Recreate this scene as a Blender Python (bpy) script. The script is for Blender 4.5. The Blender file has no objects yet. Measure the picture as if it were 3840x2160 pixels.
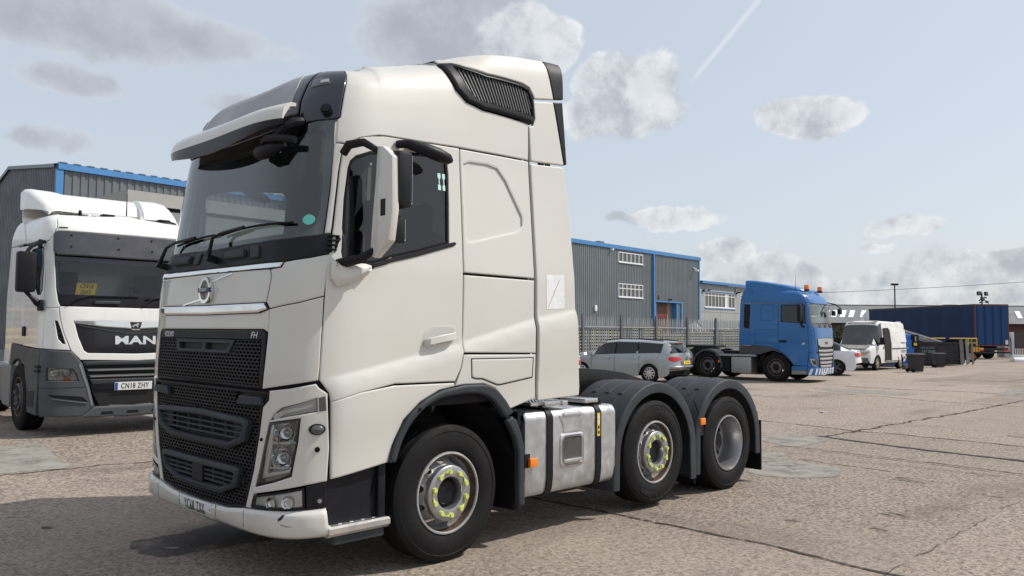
import bpy, bmesh, math, random
from mathutils import Vector, Matrix
from mathutils.geometry import delaunay_2d_cdt
random.seed(7)
R = math.radians
sc = bpy.context.scene
COL = sc.collection

# ------------------------------------------------------------------ camera, sky, sun, exposure
cam_d = bpy.data.cameras.new('camera'); cam = bpy.data.objects.new('camera', cam_d); COL.objects.link(cam)
cam_d.sensor_width = 36.0; cam_d.lens = 28.394; cam_d.clip_start = .05; cam_d.clip_end = 3000
def aim(yaw, pitch, roll):
    fw = Vector((math.cos(yaw)*math.cos(pitch), math.sin(yaw)*math.cos(pitch), math.sin(pitch)))
    r = fw.cross(Vector((0,0,1))).normalized(); u = r.cross(fw)
    r, u = r*math.cos(roll)+u*math.sin(roll), u*math.cos(roll)-r*math.sin(roll)
    return Matrix(((r.x,u.x,-fw.x),(r.y,u.y,-fw.y),(r.z,u.z,-fw.z))).to_4x4()
cam.matrix_world = Matrix.Translation((4.0007, 5.8083, 1.7034)) @ aim(-2.36221, .0542963, .0065036)
sc.camera = cam

SUN_TO = Vector((-.70, .55, 1.0)).normalized()          # direction towards the sun
sun_d = bpy.data.lights.new('sun', 'SUN'); sun = bpy.data.objects.new('sun', sun_d); COL.objects.link(sun)
sun_d.energy = 3.9; sun_d.angle = R(.55); sun_d.color = (1.0, .955, .88)
sun.rotation_euler = (-SUN_TO).to_track_quat('-Z', 'Y').to_euler(); sun.location = (0, 0, 40)

world = bpy.data.worlds.new('World'); sc.world = world; world.use_nodes = True
def build_sky():
    nt = world.node_tree; nt.nodes.clear(); N = nt.nodes; K = nt.links
    def node(t, **kw):
        n = N.new(t)
        for k, v in kw.items(): setattr(n, k, v)
        return n
    def sok(s, v):
        if isinstance(v, (int, float, tuple, Vector)): s.default_value = v
        else: K.new(v, s)
    def mth(op, a, b=None, c=None, clamp=False):
        n = node('ShaderNodeMath', operation=op); n.use_clamp = clamp
        sok(n.inputs[0], a)
        if b is not None: sok(n.inputs[1], b)
        if c is not None: sok(n.inputs[2], c)
        return n.outputs[0]
    def vdot(a, v):
        n = node('ShaderNodeVectorMath', operation='DOT_PRODUCT'); sok(n.inputs[0], a); n.inputs[1].default_value = v
        return n.outputs['Value']
    def rng(v, a, b, c=0., d=1., smooth=True):
        n = node('ShaderNodeMapRange', interpolation_type='SMOOTHSTEP' if smooth else 'LINEAR')
        sok(n.inputs[0], v); n.inputs[1].default_value = a; n.inputs[2].default_value = b
        n.inputs[3].default_value = c; n.inputs[4].default_value = d
        return n.outputs[0]
    def mix(f, a, b):
        n = node('ShaderNodeMix', data_type='RGBA'); sok(n.inputs[0], f)
        for s, v in ((n.inputs[6], a), (n.inputs[7], b)):
            if isinstance(v, tuple): s.default_value = (*v, 1)
            else: K.new(v, s)
        return n.outputs[2]
    tc = node('ShaderNodeTexCoord'); D = tc.outputs['Generated']
    sky = node('ShaderNodeTexSky', sky_type='NISHITA'); sky.sun_disc = False
    sky.sun_elevation = math.asin(SUN_TO.z); sky.sun_rotation = math.atan2(SUN_TO.x, SUN_TO.y)
    sky.air_density = 1.0; sky.dust_density = 2.4; sky.ozone_density = 1.0; sky.altitude = 80
    sky_c = node('ShaderNodeVectorMath', operation='SCALE'); K.new(sky.outputs[0], sky_c.inputs[0]); sky_c.inputs['Scale'].default_value = SKY_K
    sep = node('ShaderNodeSeparateXYZ'); K.new(D, sep.inputs[0]); z = sep.outputs[2]
    # thin high veil: evens the blue out to a pale grey
    veil = mix(VEIL, sky_c.outputs[0], (.765, .815, .875))
    zz = mth('MAXIMUM', z, 0.0)
    # perspective-flattened cloud coordinates
    inv = mth('DIVIDE', 1.0, mth('ADD', zz, .22))
    pv = node('ShaderNodeVectorMath', operation='SCALE'); K.new(D, pv.inputs[0]); K.new(inv, pv.inputs['Scale'])
    def noise(vec, scale, detail, rough, off=(0,0,0)):
        m = node('ShaderNodeMapping'); K.new(vec, m.inputs[0]); m.inputs['Location'].default_value = off
        n = node('ShaderNodeTexNoise', noise_dimensions='3D'); K.new(m.outputs[0], n.inputs['Vector'])
        n.inputs['Scale'].default_value = scale; n.inputs['Detail'].default_value = detail; n.inputs['Roughness'].default_value = rough
        return n.outputs[0]
    n_big = noise(pv.outputs[0], 2.3, 7, .55, (3.1, 1.7, .4))
    n_puf = noise(D, 6.5, 10, .62, (.3, .9, .2))
    n_fin = noise(D, 24.0, 6, .60)
    # scattered cumulus: direction (unit), half widths (radians), weight
    best = None
    wn = node('ShaderNodeTexNoise', noise_dimensions='3D'); K.new(D, wn.inputs['Vector']); wn.inputs['Scale'].default_value = 7.0; wn.inputs['Detail'].default_value = 5; wn.inputs['Roughness'].default_value = .6
    wv = node('ShaderNodeVectorMath', operation='MULTIPLY_ADD'); K.new(wn.outputs['Color'], wv.inputs[0]); wv.inputs[1].default_value = (.085,.085,.05); wv.inputs[2].default_value = (-.0425,-.0425,-.025)
    wd = node('ShaderNodeVectorMath', operation='ADD'); K.new(D, wd.inputs[0]); K.new(wv.outputs[0], wd.inputs[1]); Dw = wd.outputs[0]
    bright = None
    for (dx, dy, dz, sx, sy, wt, br) in CLOUDS:
        d = Vector((dx, dy, dz)).normalized(); rt = d.cross(Vector((0,0,1))).normalized(); up = rt.cross(d)
        sx *= 1.2; sy *= 1.32
        a = mth('MULTIPLY', vdot(Dw, tuple(rt)), 1/sx); b = mth('MULTIPLY', vdot(Dw, tuple(up)), 1/sy)
        # flat base: the lower half falls off faster
        q = mth('ADD', mth('MULTIPLY', a, a), mth('MULTIPLY', b, b))
        g = mth('MULTIPLY', mth('SUBTRACT', 1.0, q), wt)
        g = mth('MULTIPLY', g, mth('GREATER_THAN', vdot(D, tuple(d)), 0.0))
        g = mth('MAXIMUM', g, 0.0)
        best = g if best is None else mth('MAXIMUM', best, g)
        if br: bright = g if bright is None else mth('MAXIMUM', bright, g)
    dens = mth('ADD', best, mth('MULTIPLY', mth('SUBTRACT', n_puf, .5), 2.3))
    dens = mth('ADD', dens, mth('MULTIPLY', mth('SUBTRACT', n_fin, .5), .8))
    dens = mth('MULTIPLY', mth('SUBTRACT', dens, .10), rng(best, 0, .45))
    # the side turned to the sun is bright
    sh = node('ShaderNodeVectorMath', operation='ADD'); K.new(D, sh.inputs[0]); sh.inputs[1].default_value = tuple(SUN_TO*.030)
    n_sh = noise(sh.outputs[0], 6.5, 10, .62, (.3, .9, .2))
    side = rng(mth('SUBTRACT', n_puf, n_sh), -.10, .10)
    # low cumulus rows all around the horizon and broken cloud added overhead, mostly unseen, to pattern reflections
    low = mth('MULTIPLY', rng(z, .005, .05), rng(z, .17, .055))
    n_low = noise(D, 7.5, 8, .58, (1.3, .2, .5))
    row = mth('MULTIPLY', mth('SUBTRACT', n_low, .47), 4.2)
    row = mth('MULTIPLY', row, low)
    sheet = mth('MULTIPLY', mth('SUBTRACT', n_big, .56), 2.6)
    sheet = mth('MULTIPLY', sheet, rng(z, .34, .46))
    dens = mth('MAXIMUM', dens, row)
    white = mth('MAXIMUM', rng(bright, .02, .25), mth('MULTIPLY', low, .9))
    cm = node('ShaderNodeMix', data_type='FLOAT'); K.new(white, cm.inputs[0]); K.new(rng(dens, -.04, .55), cm.inputs[2]); K.new(rng(dens, .02, .30), cm.inputs[3]); cover = cm.outputs[0]
    thick = rng(dens, .05, .85)
    bw = mth('ADD', mth('MULTIPLY', mth('SUBTRACT', 1.0, side), .78), mth('MULTIPLY', thick, .22))
    bg_ = mth('ADD', mth('MULTIPLY', mth('SUBTRACT', 1.0, side), .35), mth('MULTIPLY', thick, .65))
    wm = node('ShaderNodeMix', data_type='FLOAT'); K.new(white, wm.inputs[0]); K.new(bg_, wm.inputs[2]); K.new(bw, wm.inputs[3]); body = wm.outputs[0]
    lit = mix(rng(n_fin, .35, .65), (.80, .84, .87), (.92, .94, .95))
    lit = mix(white, (.66, .71, .77), lit)
    shade = mix(n_puf, (.31, .345, .40), (.46, .50, .55))
    cloud = mix(mth('MULTIPLY', body, .92), lit, shade)
    out = mix(mth('MULTIPLY', rng(sheet, 0, .35), .8), veil, mix(rng(n_puf, .38, .60), (.40, .44, .50), (.90, .92, .94)))
    out = mix(mth('MULTIPLY', cover, .88), out, cloud)
    # a fading contrail
    t = Vector(TRAIL[0]).normalized(); e = Vector(TRAIL[1]).normalized(); nn = t.cross(e).normalized(); mid = (t+e).normalized()
    half = math.acos(max(-1, min(1, t.dot(mid))))
    al = nn.cross(mid).normalized()
    across = mth('ABSOLUTE', vdot(D, tuple(nn)))
    band = rng(across, .0048, .0)
    ends = mth('MULTIPLY', rng(mth('ABSOLUTE', vdot(D, tuple(al))), half*1.25, half*.8), rng(vdot(D, tuple(mid)), .9, .95))
    out = mix(mth('MULTIPLY', mth('MULTIPLY', band, ends), .42), out, (.88, .90, .92))
    bg = node('ShaderNodeBackground'); K.new(out, bg.inputs[0]); bg.inputs[1].default_value = 1.0
    ow = node('ShaderNodeOutputWorld'); K.new(bg.outputs[0], ow.inputs[0])
SKY_K = .13; VEIL = .62
CLOUDS = [(-0.6108, -0.7102, 0.3501, 0.1264, 0.0492, 1.15, 0.0), (-0.6806, -0.6473, 0.3432, 0.0612, 0.0353, 0.85, 1.0), (-0.7739, -0.5657, 0.2846, 0.0781, 0.0497, 1.0, 1.0), (-0.7473, -0.6109, 0.2614, 0.0527, 0.024, 0.6, 1.0), (-0.2814, -0.9041, 0.3215, 0.1425, 0.0356, 1.0, 0.0), (-0.3765, -0.8683, 0.3229, 0.0748, 0.022, 0.85, 0.0), (-0.2636, -0.9281, 0.263, 0.0483, 0.0168, 0.85, 0.0), (-0.2556, -0.9459, 0.2, 0.0464, 0.0143, 0.75, 0.0), (-0.4571, -0.8304, 0.3186, 0.0273, 0.0114, 0.35, 0.0), (-0.3893, -0.8745, 0.2893, 0.0178, 0.0089, 0.35, 0.0), (-0.4283, -0.8658, 0.2587, 0.0433, 0.0137, 0.7, 0.0), (-0.8806, -0.4045, 0.247, 0.059, 0.025, 0.62, 1.0), (-0.8293, -0.5417, 0.1371, 0.0553, 0.0144, 0.75, 1.0), (-0.7904, -0.596, 0.1415, 0.034, 0.0078, 0.45, 1.0), (-0.8612, -0.4987, 0.0981, 0.0357, 0.0167, 0.85, 1.0), (-0.9461, -0.3004, 0.1209, 0.0569, 0.0114, 0.55, 1.0), (-0.9353, -0.3392, 0.1008, 0.0223, 0.0054, 0.4, 1.0), (-0.8922, -0.4462, 0.0697, 0.0515, 0.0211, 0.9, 1.0), (-0.9186, -0.3914, 0.0549, 0.0504, 0.0137, 0.7, 1.0), (-0.9409, -0.3333, 0.0606, 0.0401, 0.0156, 0.8, 1.0), (-0.9594, -0.2733, 0.0699, 0.0561, 0.0181, 0.95, 1.0), (-0.9716, -0.2231, 0.0787, 0.0461, 0.0188, 0.95, 1.0), (-0.9529, -0.3, 0.0445, 0.1139, 0.0114, 0.6, 1.0), (-0.8718, -0.4866, 0.0562, 0.0285, 0.0066, 0.5, 1.0), (-0.7418, -0.6249, 0.2434, 0.0289, 0.0145, 0.4, 1.0)]
TRAIL = [(-0.9148, -0.4664, 0.4222), (-0.8594, -0.5305, 0.3184)]
build_sky()
sc.render.engine = 'CYCLES'
sc.view_settings.view_transform = 'Standard'; sc.view_settings.look = 'None'
sc.view_settings.exposure = 0.0; sc.view_settings.gamma = 1.0
sc.cycles.use_denoising = True
sc.cycles.max_bounces = 8; sc.cycles.diffuse_bounces = 3; sc.cycles.glossy_bounces = 4; sc.cycles.transparent_max_bounces = 12; sc.cycles.transmission_bounces = 6
sc.cycles.sample_clamp_indirect = 6.0

# ------------------------------------------------------------------ materials
MATS = {}
def mat(name, col=(.5,.5,.5), rough=.5, metal=0., coat=0., spec=.5, var=0., vscale=3., dirt=0., dcol=(.13,.11,.09), dscale=2.2, bump=0., bscale=60., emit=None, aniso=None, streak=False, col2=None, c2=None):
    if name in MATS: return MATS[name]
    m = bpy.data.materials.new(name); m.use_nodes = True; MATS[name] = m
    nt = m.node_tree; b = nt.nodes['Principled BSDF']; K = nt.links
    b.inputs['Base Color'].default_value = (*col, 1); b.inputs['Roughness'].default_value = rough
    b.inputs['Metallic'].default_value = metal; b.inputs['Coat Weight'].default_value = coat; b.inputs['Coat Roughness'].default_value = .06
    b.inputs['Specular IOR Level'].default_value = spec
    tc = None
    def noise(scale, det=4, rgh=.55, sx=(1,1,1)):
        nonlocal tc
        if tc is None: tc = nt.nodes.new('ShaderNodeTexCoord')
        mp = nt.nodes.new('ShaderNodeMapping'); mp.inputs['Scale'].default_value = sx; K.new(tc.outputs['Object'], mp.inputs[0])
        n = nt.nodes.new('ShaderNodeTexNoise'); n.inputs['Scale'].default_value = scale; n.inputs['Detail'].default_value = det; n.inputs['Roughness'].default_value = rgh
        K.new(mp.outputs[0], n.inputs['Vector']); return n.outputs[0]
    def ramp(v, a, b_, c, d):
        r = nt.nodes.new('ShaderNodeMapRange'); r.interpolation_type = 'SMOOTHSTEP'; K.new(v, r.inputs[0])
        for i, q in enumerate((a, b_, c, d)): r.inputs[i+1].default_value = q
        return r.outputs[0]
    def mx(f, a, bb):
        n = nt.nodes.new('ShaderNodeMix'); n.data_type = 'RGBA'; K.new(f, n.inputs[0])
        for s, v in ((n.inputs[6], a), (n.inputs[7], bb)):
            if isinstance(v, tuple): s.default_value = (*v, 1)
            else: K.new(v, s)
        return n.outputs[2]
    cur = None
    if var:
        lo = tuple(c*(1-var) for c in col); hi = tuple(min(1, c*(1+var)) for c in col)
        if col2: lo = col2
        cur = mx(ramp(noise(vscale, 6), .3, .7, 0, 1), lo, hi)
    if dirt:
        f = ramp(noise(dscale, 8, .68, (1,1,.22) if streak else (1,1,1)), .50, .78, 0, dirt)
        cur = mx(f, cur if cur else col, dcol)
        K.new(ramp(noise(dscale*1.7, 5), .3, .75, rough, min(1, rough+.35*min(1, dirt*2))), b.inputs['Roughness'])
    if cur: K.new(cur, b.inputs['Base Color'])
    if bump:
        bn = nt.nodes.new('ShaderNodeBump'); bn.inputs['Strength'].default_value = bump; bn.inputs['Distance'].default_value = .01
        K.new(noise(bscale, 5), bn.inputs['Height']); K.new(bn.outputs[0], b.inputs['Normal'])
    if emit: b.inputs['Emission Color'].default_value = (*emit[:3], 1); b.inputs['Emission Strength'].default_value = emit[3]
    return m
def glass(name, tint=(.5,.55,.55), refl=(1,1,1), rough=.0, ior=1.5):
    if name in MATS: return MATS[name]
    m = bpy.data.materials.new(name); m.use_nodes = True; MATS[name] = m
    nt = m.node_tree; nt.nodes.clear(); K = nt.links
    o = nt.nodes.new('ShaderNodeOutputMaterial'); t = nt.nodes.new('ShaderNodeBsdfTransparent'); t.inputs[0].default_value = (*tint, 1)
    g = nt.nodes.new('ShaderNodeBsdfGlossy'); g.inputs['Roughness'].default_value = rough; g.inputs[0].default_value = (*refl, 1)
    f = nt.nodes.new('ShaderNodeFresnel'); f.inputs[0].default_value = ior
    x = nt.nodes.new('ShaderNodeMixShader'); K.new(f.outputs[0], x.inputs[0]); K.new(t.outputs[0], x.inputs[1]); K.new(g.outputs[0], x.inputs[2]); K.new(x.outputs[0], o.inputs[0])
    return m

WHITE = mat('pearl_white_paint', (.575,.562,.518), .52, coat=1.0, var=.03, vscale=.9, dirt=.07, dcol=(.36,.31,.23), dscale=1.6, streak=True)
WHITE2 = mat('bright_white_paint', (.78,.775,.75), .32, coat=.5, var=.03, dirt=.22, dcol=(.33,.31,.28), dscale=2.6, streak=True)
BLACKP = mat('black_plastic', (.009,.009,.012), .45, spec=.22, var=.2, vscale=8, dirt=.10, dcol=(.06,.055,.05))
DARKP = mat('dark_grey_plastic', (.034,.039,.046), .5, spec=.25, var=.12, vscale=5, dirt=.22, dcol=(.10,.095,.09), dscale=3)
GLOSSB = mat('gloss_black_paint', (.012,.014,.024), .16, coat=.5, dirt=.12, dcol=(.05,.05,.055))
RUBBER = mat('rubber', (.006,.006,.007), .7, spec=.15)
TYRE = mat('tyre_rubber', (.0085,.0082,.0088), .68, spec=.22, var=.25, vscale=6, dirt=.30, dcol=(.024,.021,.019), dscale=7, bump=.25, bscale=90)
CHROME = mat('chrome', (.80,.80,.80), .06, metal=1.)
ALU = mat('brushed_aluminium', (.56,.57,.58), .34, metal=.85, var=.12, vscale=4, dirt=.42, dcol=(.15,.135,.12), dscale=6.5, streak=True)
ALUB = mat('bright_tread_aluminium', (.66,.66,.66), .30, metal=.9, var=.12, vscale=9)
RIMM = mat('painted_steel_rim', (.40,.40,.40), .45, metal=.35, var=.12, vscale=8, dirt=.75, dcol=(.085,.060,.045), dscale=7)
RIMA = mat('rim_alloy', (.40,.40,.41), .28, metal=.8, dirt=.25, dcol=(.1,.09,.08), dscale=6)
STEEL = mat('dark_steel', (.028,.028,.03), .6, spec=.25, dirt=.4, dcol=(.09,.07,.055), dscale=5)
GREASE = mat('greasy_black_steel', (.009,.009,.010), .36, spec=.3, bump=.5, bscale=18)
NUTY = mat('fluorescent_yellow_plastic', (.56,.62,.16), .5, var=.12, vscale=20, dirt=.25, dcol=(.18,.16,.06), dscale=20)
ORANGE = mat('amber_lens', (.85,.22,.01), .18, coat=.5)
REDL = mat('red_lens', (.55,.012,.018), .15, coat=.6)
LENS = glass('clear_lens', (.86,.88,.88))
WSG = glass('windscreen_glass', (.74,.81,.79), ior=1.85)
SIDEG = glass('tinted_side_glass', (.40,.44,.44), ior=1.62)
DARKG = glass('dark_window_glass', (.07,.08,.085), ior=1.6)
INTER = mat('cab_interior', (.016,.016,.019), .8, spec=.2)
INTERL = mat('cab_headliner', (.05,.05,.052), .8)
YELLOWP = mat('yellow_plate', (.82,.56,.04), .4)
WHITEP = mat('white_plate', (.70,.71,.72), .4, dirt=.15, dcol=(.25,.2,.15), dscale=9)
INK = mat('black_ink', (.012,.012,.012), .5)

def decal(name, col, rough=.85, scale=6., lo=.40, hi=.56, amax=.85, col2=None, stretch=(1,1,1)):
    """stain or repair that breaks up at its edges"""
    if name in MATS: return MATS[name]
    m = mat(name, col, rough, var=.18, vscale=scale*1.7, spec=.3); nt = m.node_tree; K = nt.links; b = nt.nodes['Principled BSDF']
    tc = nt.nodes.new('ShaderNodeTexCoord'); mp = nt.nodes.new('ShaderNodeMapping'); mp.inputs['Scale'].default_value = stretch; K.new(tc.outputs['Object'], mp.inputs[0])
    n = nt.nodes.new('ShaderNodeTexNoise'); n.inputs['Scale'].default_value = scale; n.inputs['Detail'].default_value = 9; n.inputs['Roughness'].default_value = .72; K.new(mp.outputs[0], n.inputs['Vector'])
    r = nt.nodes.new('ShaderNodeMapRange'); r.interpolation_type = 'SMOOTHSTEP'; K.new(n.outputs[0], r.inputs[0])
    for i, q in enumerate((lo, hi, 0., amax)): r.inputs[i+1].default_value = q
    K.new(r.outputs[0], b.inputs['Alpha']); return m
# ------------------------------------------------------------------ scene helpers
def thing(name, label, cat, loc=(0,0,0), rz=0., group=None):
    o = bpy.data.objects.new(name, None); COL.objects.link(o); o.location = loc; o.rotation_euler = (0,0,rz)
    o.empty_display_size = .2
    return tag(o, label, cat, group)
def tag(o, label=None, cat=None, group=None, kind=None):
    if label: o['label'] = label
    if cat: o['category'] = cat
    if group: o['group'] = group
    if kind: o['kind'] = kind
    return o
def sub(name, parent, loc=(0,0,0), rot=(0,0,0)):
    o = bpy.data.objects.new(name, None); COL.objects.link(o); o.location = loc; o.rotation_euler = rot; o.parent = parent; o.empty_display_size = .1
    return o
def mesh(name, vs, fs, m, parent=None, smooth=40., loc=None, rot=None):
    me = bpy.data.meshes.new(name); me.from_pydata([tuple(v) for v in vs], [], fs); me.materials.append(m)
    if smooth:
        me.shade_smooth(); me.set_sharp_from_angle(angle=R(smooth))
    o = bpy.data.objects.new(name, me); COL.objects.link(o)
    if parent is not None: o.parent = parent
    if loc: o.location = loc
    if rot: o.rotation_euler = rot
    return o
def share(o, name, parent=None, loc=None, rot=None):
    c = bpy.data.objects.new(name, o.data); COL.objects.link(c)
    if parent is not None: c.parent = parent
    if loc: c.location = loc
    if rot: c.rotation_euler = rot
    return c
def copy_tree(o, parent=None):
    c = o.copy(); COL.objects.link(c); c.parent = parent
    for ch in o.children: copy_tree(ch, c)
    return c

class MB:
    """collects shapes of ONE part"""
    def __init__(k): k.v, k.f = [], []
    def add(k, vs, fs, M=None):
        n = len(k.v)
        k.v += [tuple((M @ Vector(p)) if M is not None else p) for p in vs]; k.f += [tuple(i+n for i in f) for f in fs]; return k
    def box(k, a, b, M=None, bev=0.):
        (x0,y0,z0),(x1,y1,z1) = a, b
        x0,x1 = min(x0,x1),max(x0,x1); y0,y1 = min(y0,y1),max(y0,y1); z0,z1 = min(z0,z1),max(z0,z1)
        if bev > 0:
            bm = bmesh.new(); bmesh.ops.create_cube(bm, size=1)
            for v in bm.verts: v.co = Vector(((x0+x1)/2+v.co.x*(x1-x0),(y0+y1)/2+v.co.y*(y1-y0),(z0+z1)/2+v.co.z*(z1-z0)))
            bmesh.ops.bevel(bm, geom=bm.edges[:], offset=bev, segments=2, profile=.6, affect='EDGES', clamp_overlap=True)
            bm.verts.index_update()
            vs = [v.co.copy() for v in bm.verts]; fs = [[v.index for v in f.verts] for f in bm.faces]; bm.free()
            return k.add(vs, fs, M)
        vs = [(x,y,z) for x in (x0,x1) for y in (y0,y1) for z in (z0,z1)]
        return k.add(vs, [(0,1,3,2),(4,6,7,5),(0,4,5,1),(2,3,7,6),(0,2,6,4),(1,5,7,3)], M)
    def cyl(k, p, q, r0, r1=None, n=12, cap=True):
        p, q = Vector(p), Vector(q); r1 = r0 if r1 is None else r1
        d = (q-p).normalized(); a = d.orthogonal().normalized(); b = d.cross(a)
        vs = []; fs = []
        for c, rr in ((p, r0), (q, r1)):
            for i in range(n):
                t = 2*math.pi*i/n; vs.append(c+a*rr*math.cos(t)+b*rr*math.sin(t))
        for i in range(n): j = (i+1) % n; fs.append((i, j, n+j, n+i))
        if cap: fs.append(tuple(range(n-1,-1,-1))); fs.append(tuple(range(n, 2*n)))
        return k.add(vs, fs)
    def tube(k, pts, r, n=8, cap=True):
        pts = [Vector(p) for p in pts]; rs = r if isinstance(r, (list, tuple)) else [r]*len(pts)
        vs = []; fs = []; a = None
        for i, p in enumerate(pts):
            d = (pts[min(i+1, len(pts)-1)]-pts[max(i-1, 0)]).normalized()
            a = d.orthogonal().normalized() if a is None else (a-d*a.dot(d)).normalized()
            b = d.cross(a)
            for j in range(n):
                t = 2*math.pi*j/n; vs.append(p+a*rs[i]*math.cos(t)+b*rs[i]*math.sin(t))
        for i in range(len(pts)-1):
            for j in range(n):
                q = (j+1) % n; fs.append((i*n+j, i*n+q, (i+1)*n+q, (i+1)*n+j))
        if cap: fs.append(tuple(range(n-1,-1,-1))); fs.append(tuple(range((len(pts)-1)*n, len(pts)*n)))
        return k.add(vs, fs)
    def lathe(k, prof, n=48, axis='y', M=None, closed=False):
        """prof: (radius, height along axis)"""
        vs = []; fs = []; m = len(prof)
        for i in range(n):
            t = 2*math.pi*i/n; c, s = math.cos(t), math.sin(t)
            for (r, h) in prof:
                vs.append((r*c, h, r*s) if axis == 'y' else ((r*c, r*s, h) if axis == 'z' else (h, r*c, r*s)))
        for i in range(n):
            j = (i+1) % n
            for q in range(m-1 if not closed else m):
                p = (q+1) % m
                fs.append((i*m+q, i*m+p, j*m+p, j*m+q) if axis != 'y' else (i*m+q, j*m+q, j*m+p, i*m+p))
        return k.add(vs, fs, M)
    def prism(k, poly, axis, a, b, M=None):
        """polygon in the two other axes, extruded between a and b along axis (0,1,2)"""
        n = len(poly); vs = []
        for h in (a, b):
            for (p, q) in poly:
                v = [p, q]; v.insert(axis, h); vs.append(tuple(v))
        fs = [tuple(range(n-1,-1,-1)), tuple(range(n, 2*n))]
        for i in range(n): j = (i+1) % n; fs.append((i, j, n+j, n+i))
        return k.add(vs, fs, M)
    def build(k, name, m, parent=None, smooth=38., bev=0., loc=None, rot=None):
        bm = bmesh.new(); vs = [bm.verts.new(v) for v in k.v]
        for f in k.f:
            try: bm.faces.new([vs[i] for i in f])
            except ValueError: pass
        bmesh.ops.recalc_face_normals(bm, faces=bm.faces[:])
        if bev: bmesh.ops.bevel(bm, geom=[e for e in bm.edges if len(e.link_faces) == 2 and e.calc_face_angle(0) > .5], offset=bev, segments=2, profile=.6, affect='EDGES', clamp_overlap=True)
        me = bpy.data.meshes.new(name); bm.to_mesh(me); bm.free(); me.materials.append(m)
        if smooth: me.shade_smooth(); me.set_sharp_from_angle(angle=R(smooth))
        o = bpy.data.objects.new(name, me); COL.objects.link(o)
        if parent is not None: o.parent = parent
        if loc: o.location = loc
        if rot: o.rotation_euler = rot
        return o
def box(name, a, b, m, parent=None, bev=0.): return MB().box(a, b, bev=bev).build(name, m, parent)

# ------------------------------------------------------------------ flat polygon tools
def area2(p): return sum(p[i][0]*p[(i+1) % len(p)][1]-p[(i+1) % len(p)][0]*p[i][1] for i in range(len(p)))
def ccw(p): return list(p) if area2(p) > 0 else list(p)[::-1]
def inpoly(x, y, p):
    c = False; j = len(p)-1
    for i in range(len(p)):
        if (p[i][1] > y) != (p[j][1] > y) and x < (p[j][0]-p[i][0])*(y-p[i][1])/(p[j][1]-p[i][1])+p[i][0]: c = not c
        j = i
    return c
def rounded(p, r, n=4):
    """round the corners of a polygon; r one radius or one per corner"""
    out = []; N_ = len(p)
    for i in range(N_):
        a, b, c = Vector(p[i-1]), Vector(p[i]), Vector(p[(i+1) % N_]); rr = r[i] if isinstance(r, (list, tuple)) else r
        u, w = a-b, c-b; lu, lw = u.length, w.length
        if rr <= 0 or lu < 1e-6 or lw < 1e-6: out.append(tuple(b)); continue
        t = min(rr, lu*.45, lw*.45); A = b+u/lu*t; B = b+w/lw*t
        if abs((u/lu).dot(w/lw)) > .985: out.append(tuple(b)); continue
        for q in range(n+1):
            h = q/n; out.append(tuple(A*(1-h)**2+b*2*h*(1-h)+B*h*h))
    return out
def resample(p, st):
    out = []
    for i in range(len(p)):
        a, b = Vector(p[i]), Vector(p[(i+1) % len(p)]); n = max(1, int(math.ceil((b-a).length/st)))
        for q in range(n): out.append(tuple(a.lerp(b, q/n)))
    return out
def inset(p, e):
    """p counter-clockwise, shrink by e"""
    out = []; n = len(p)
    for i in range(n):
        a, b, c = Vector(p[i-1]), Vector(p[i]), Vector(p[(i+1) % n])
        d1 = (b-a); d2 = (c-b)
        if d1.length < 1e-9 or d2.length < 1e-9: out.append(tuple(b)); continue
        d1.normalize(); d2.normalize(); n1 = Vector((-d1.y, d1.x)); n2 = Vector((-d2.y, d2.x)); m = n1+n2
        if m.length < 1e-4: m = n1
        m.normalize(); out.append(tuple(b+m*(e/max(.45, m.dot(n1)))))
    return out
def fill(outer, holes, st, extra=()):
    """triangulate a polygon with holes, with inner grid points every st"""
    vs = [Vector(p) for p in outer]; ed = [(i, (i+1) % len(outer)) for i in range(len(outer))]
    for h in holes:
        o = len(vs); vs += [Vector(p) for p in h]; ed += [(o+i, o+(i+1) % len(h)) for i in range(len(h))]
    if st:
        x0 = min(p[0] for p in outer); x1 = max(p[0] for p in outer); y0 = min(p[1] for p in outer); y1 = max(p[1] for p in outer)
        nx, ny = max(1, int((x1-x0)/st)), max(1, int((y1-y0)/st)); sh = [inset(outer, st*.35)]; hh = [inset(ccw(h)[::1], -st*.35) for h in holes]
        for i in range(1, nx+1):
            for j in range(1, ny+1):
                x = x0+(x1-x0)*(i-.5+(.5 if j % 2 else 0)*.6)/nx; y = y0+(y1-y0)*(j-.5)/ny
                if inpoly(x, y, sh[0]) and not any(inpoly(x, y, q) for q in hh) and not any(abs(y-_li(x, *e[0])+e[1]) < e[2] for e in extra): vs.append(Vector((x, y)))
        for (ln, dv, tol) in extra:                                  # crease lines: points in a row
            for i in range(int((x1-x0)/.03)+1):
                x = x0+.03*i; y = _li(x, *ln)-dv
                if inpoly(x, y, inset(outer, .012)) and not any(inpoly(x, y, q) for q in hh): vs.append(Vector((x, y)))
    V, _, F, _, _, _ = delaunay_2d_cdt(vs, ed, [], 1, 1e-6)
    out = []
    for f in F:
        cx = sum(V[i][0] for i in f)/len(f); cy = sum(V[i][1] for i in f)/len(f)
        if inpoly(cx, cy, outer) and not any(inpoly(cx, cy, h) for h in holes): out.append(tuple(f))
    return [tuple(v) for v in V], out

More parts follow.
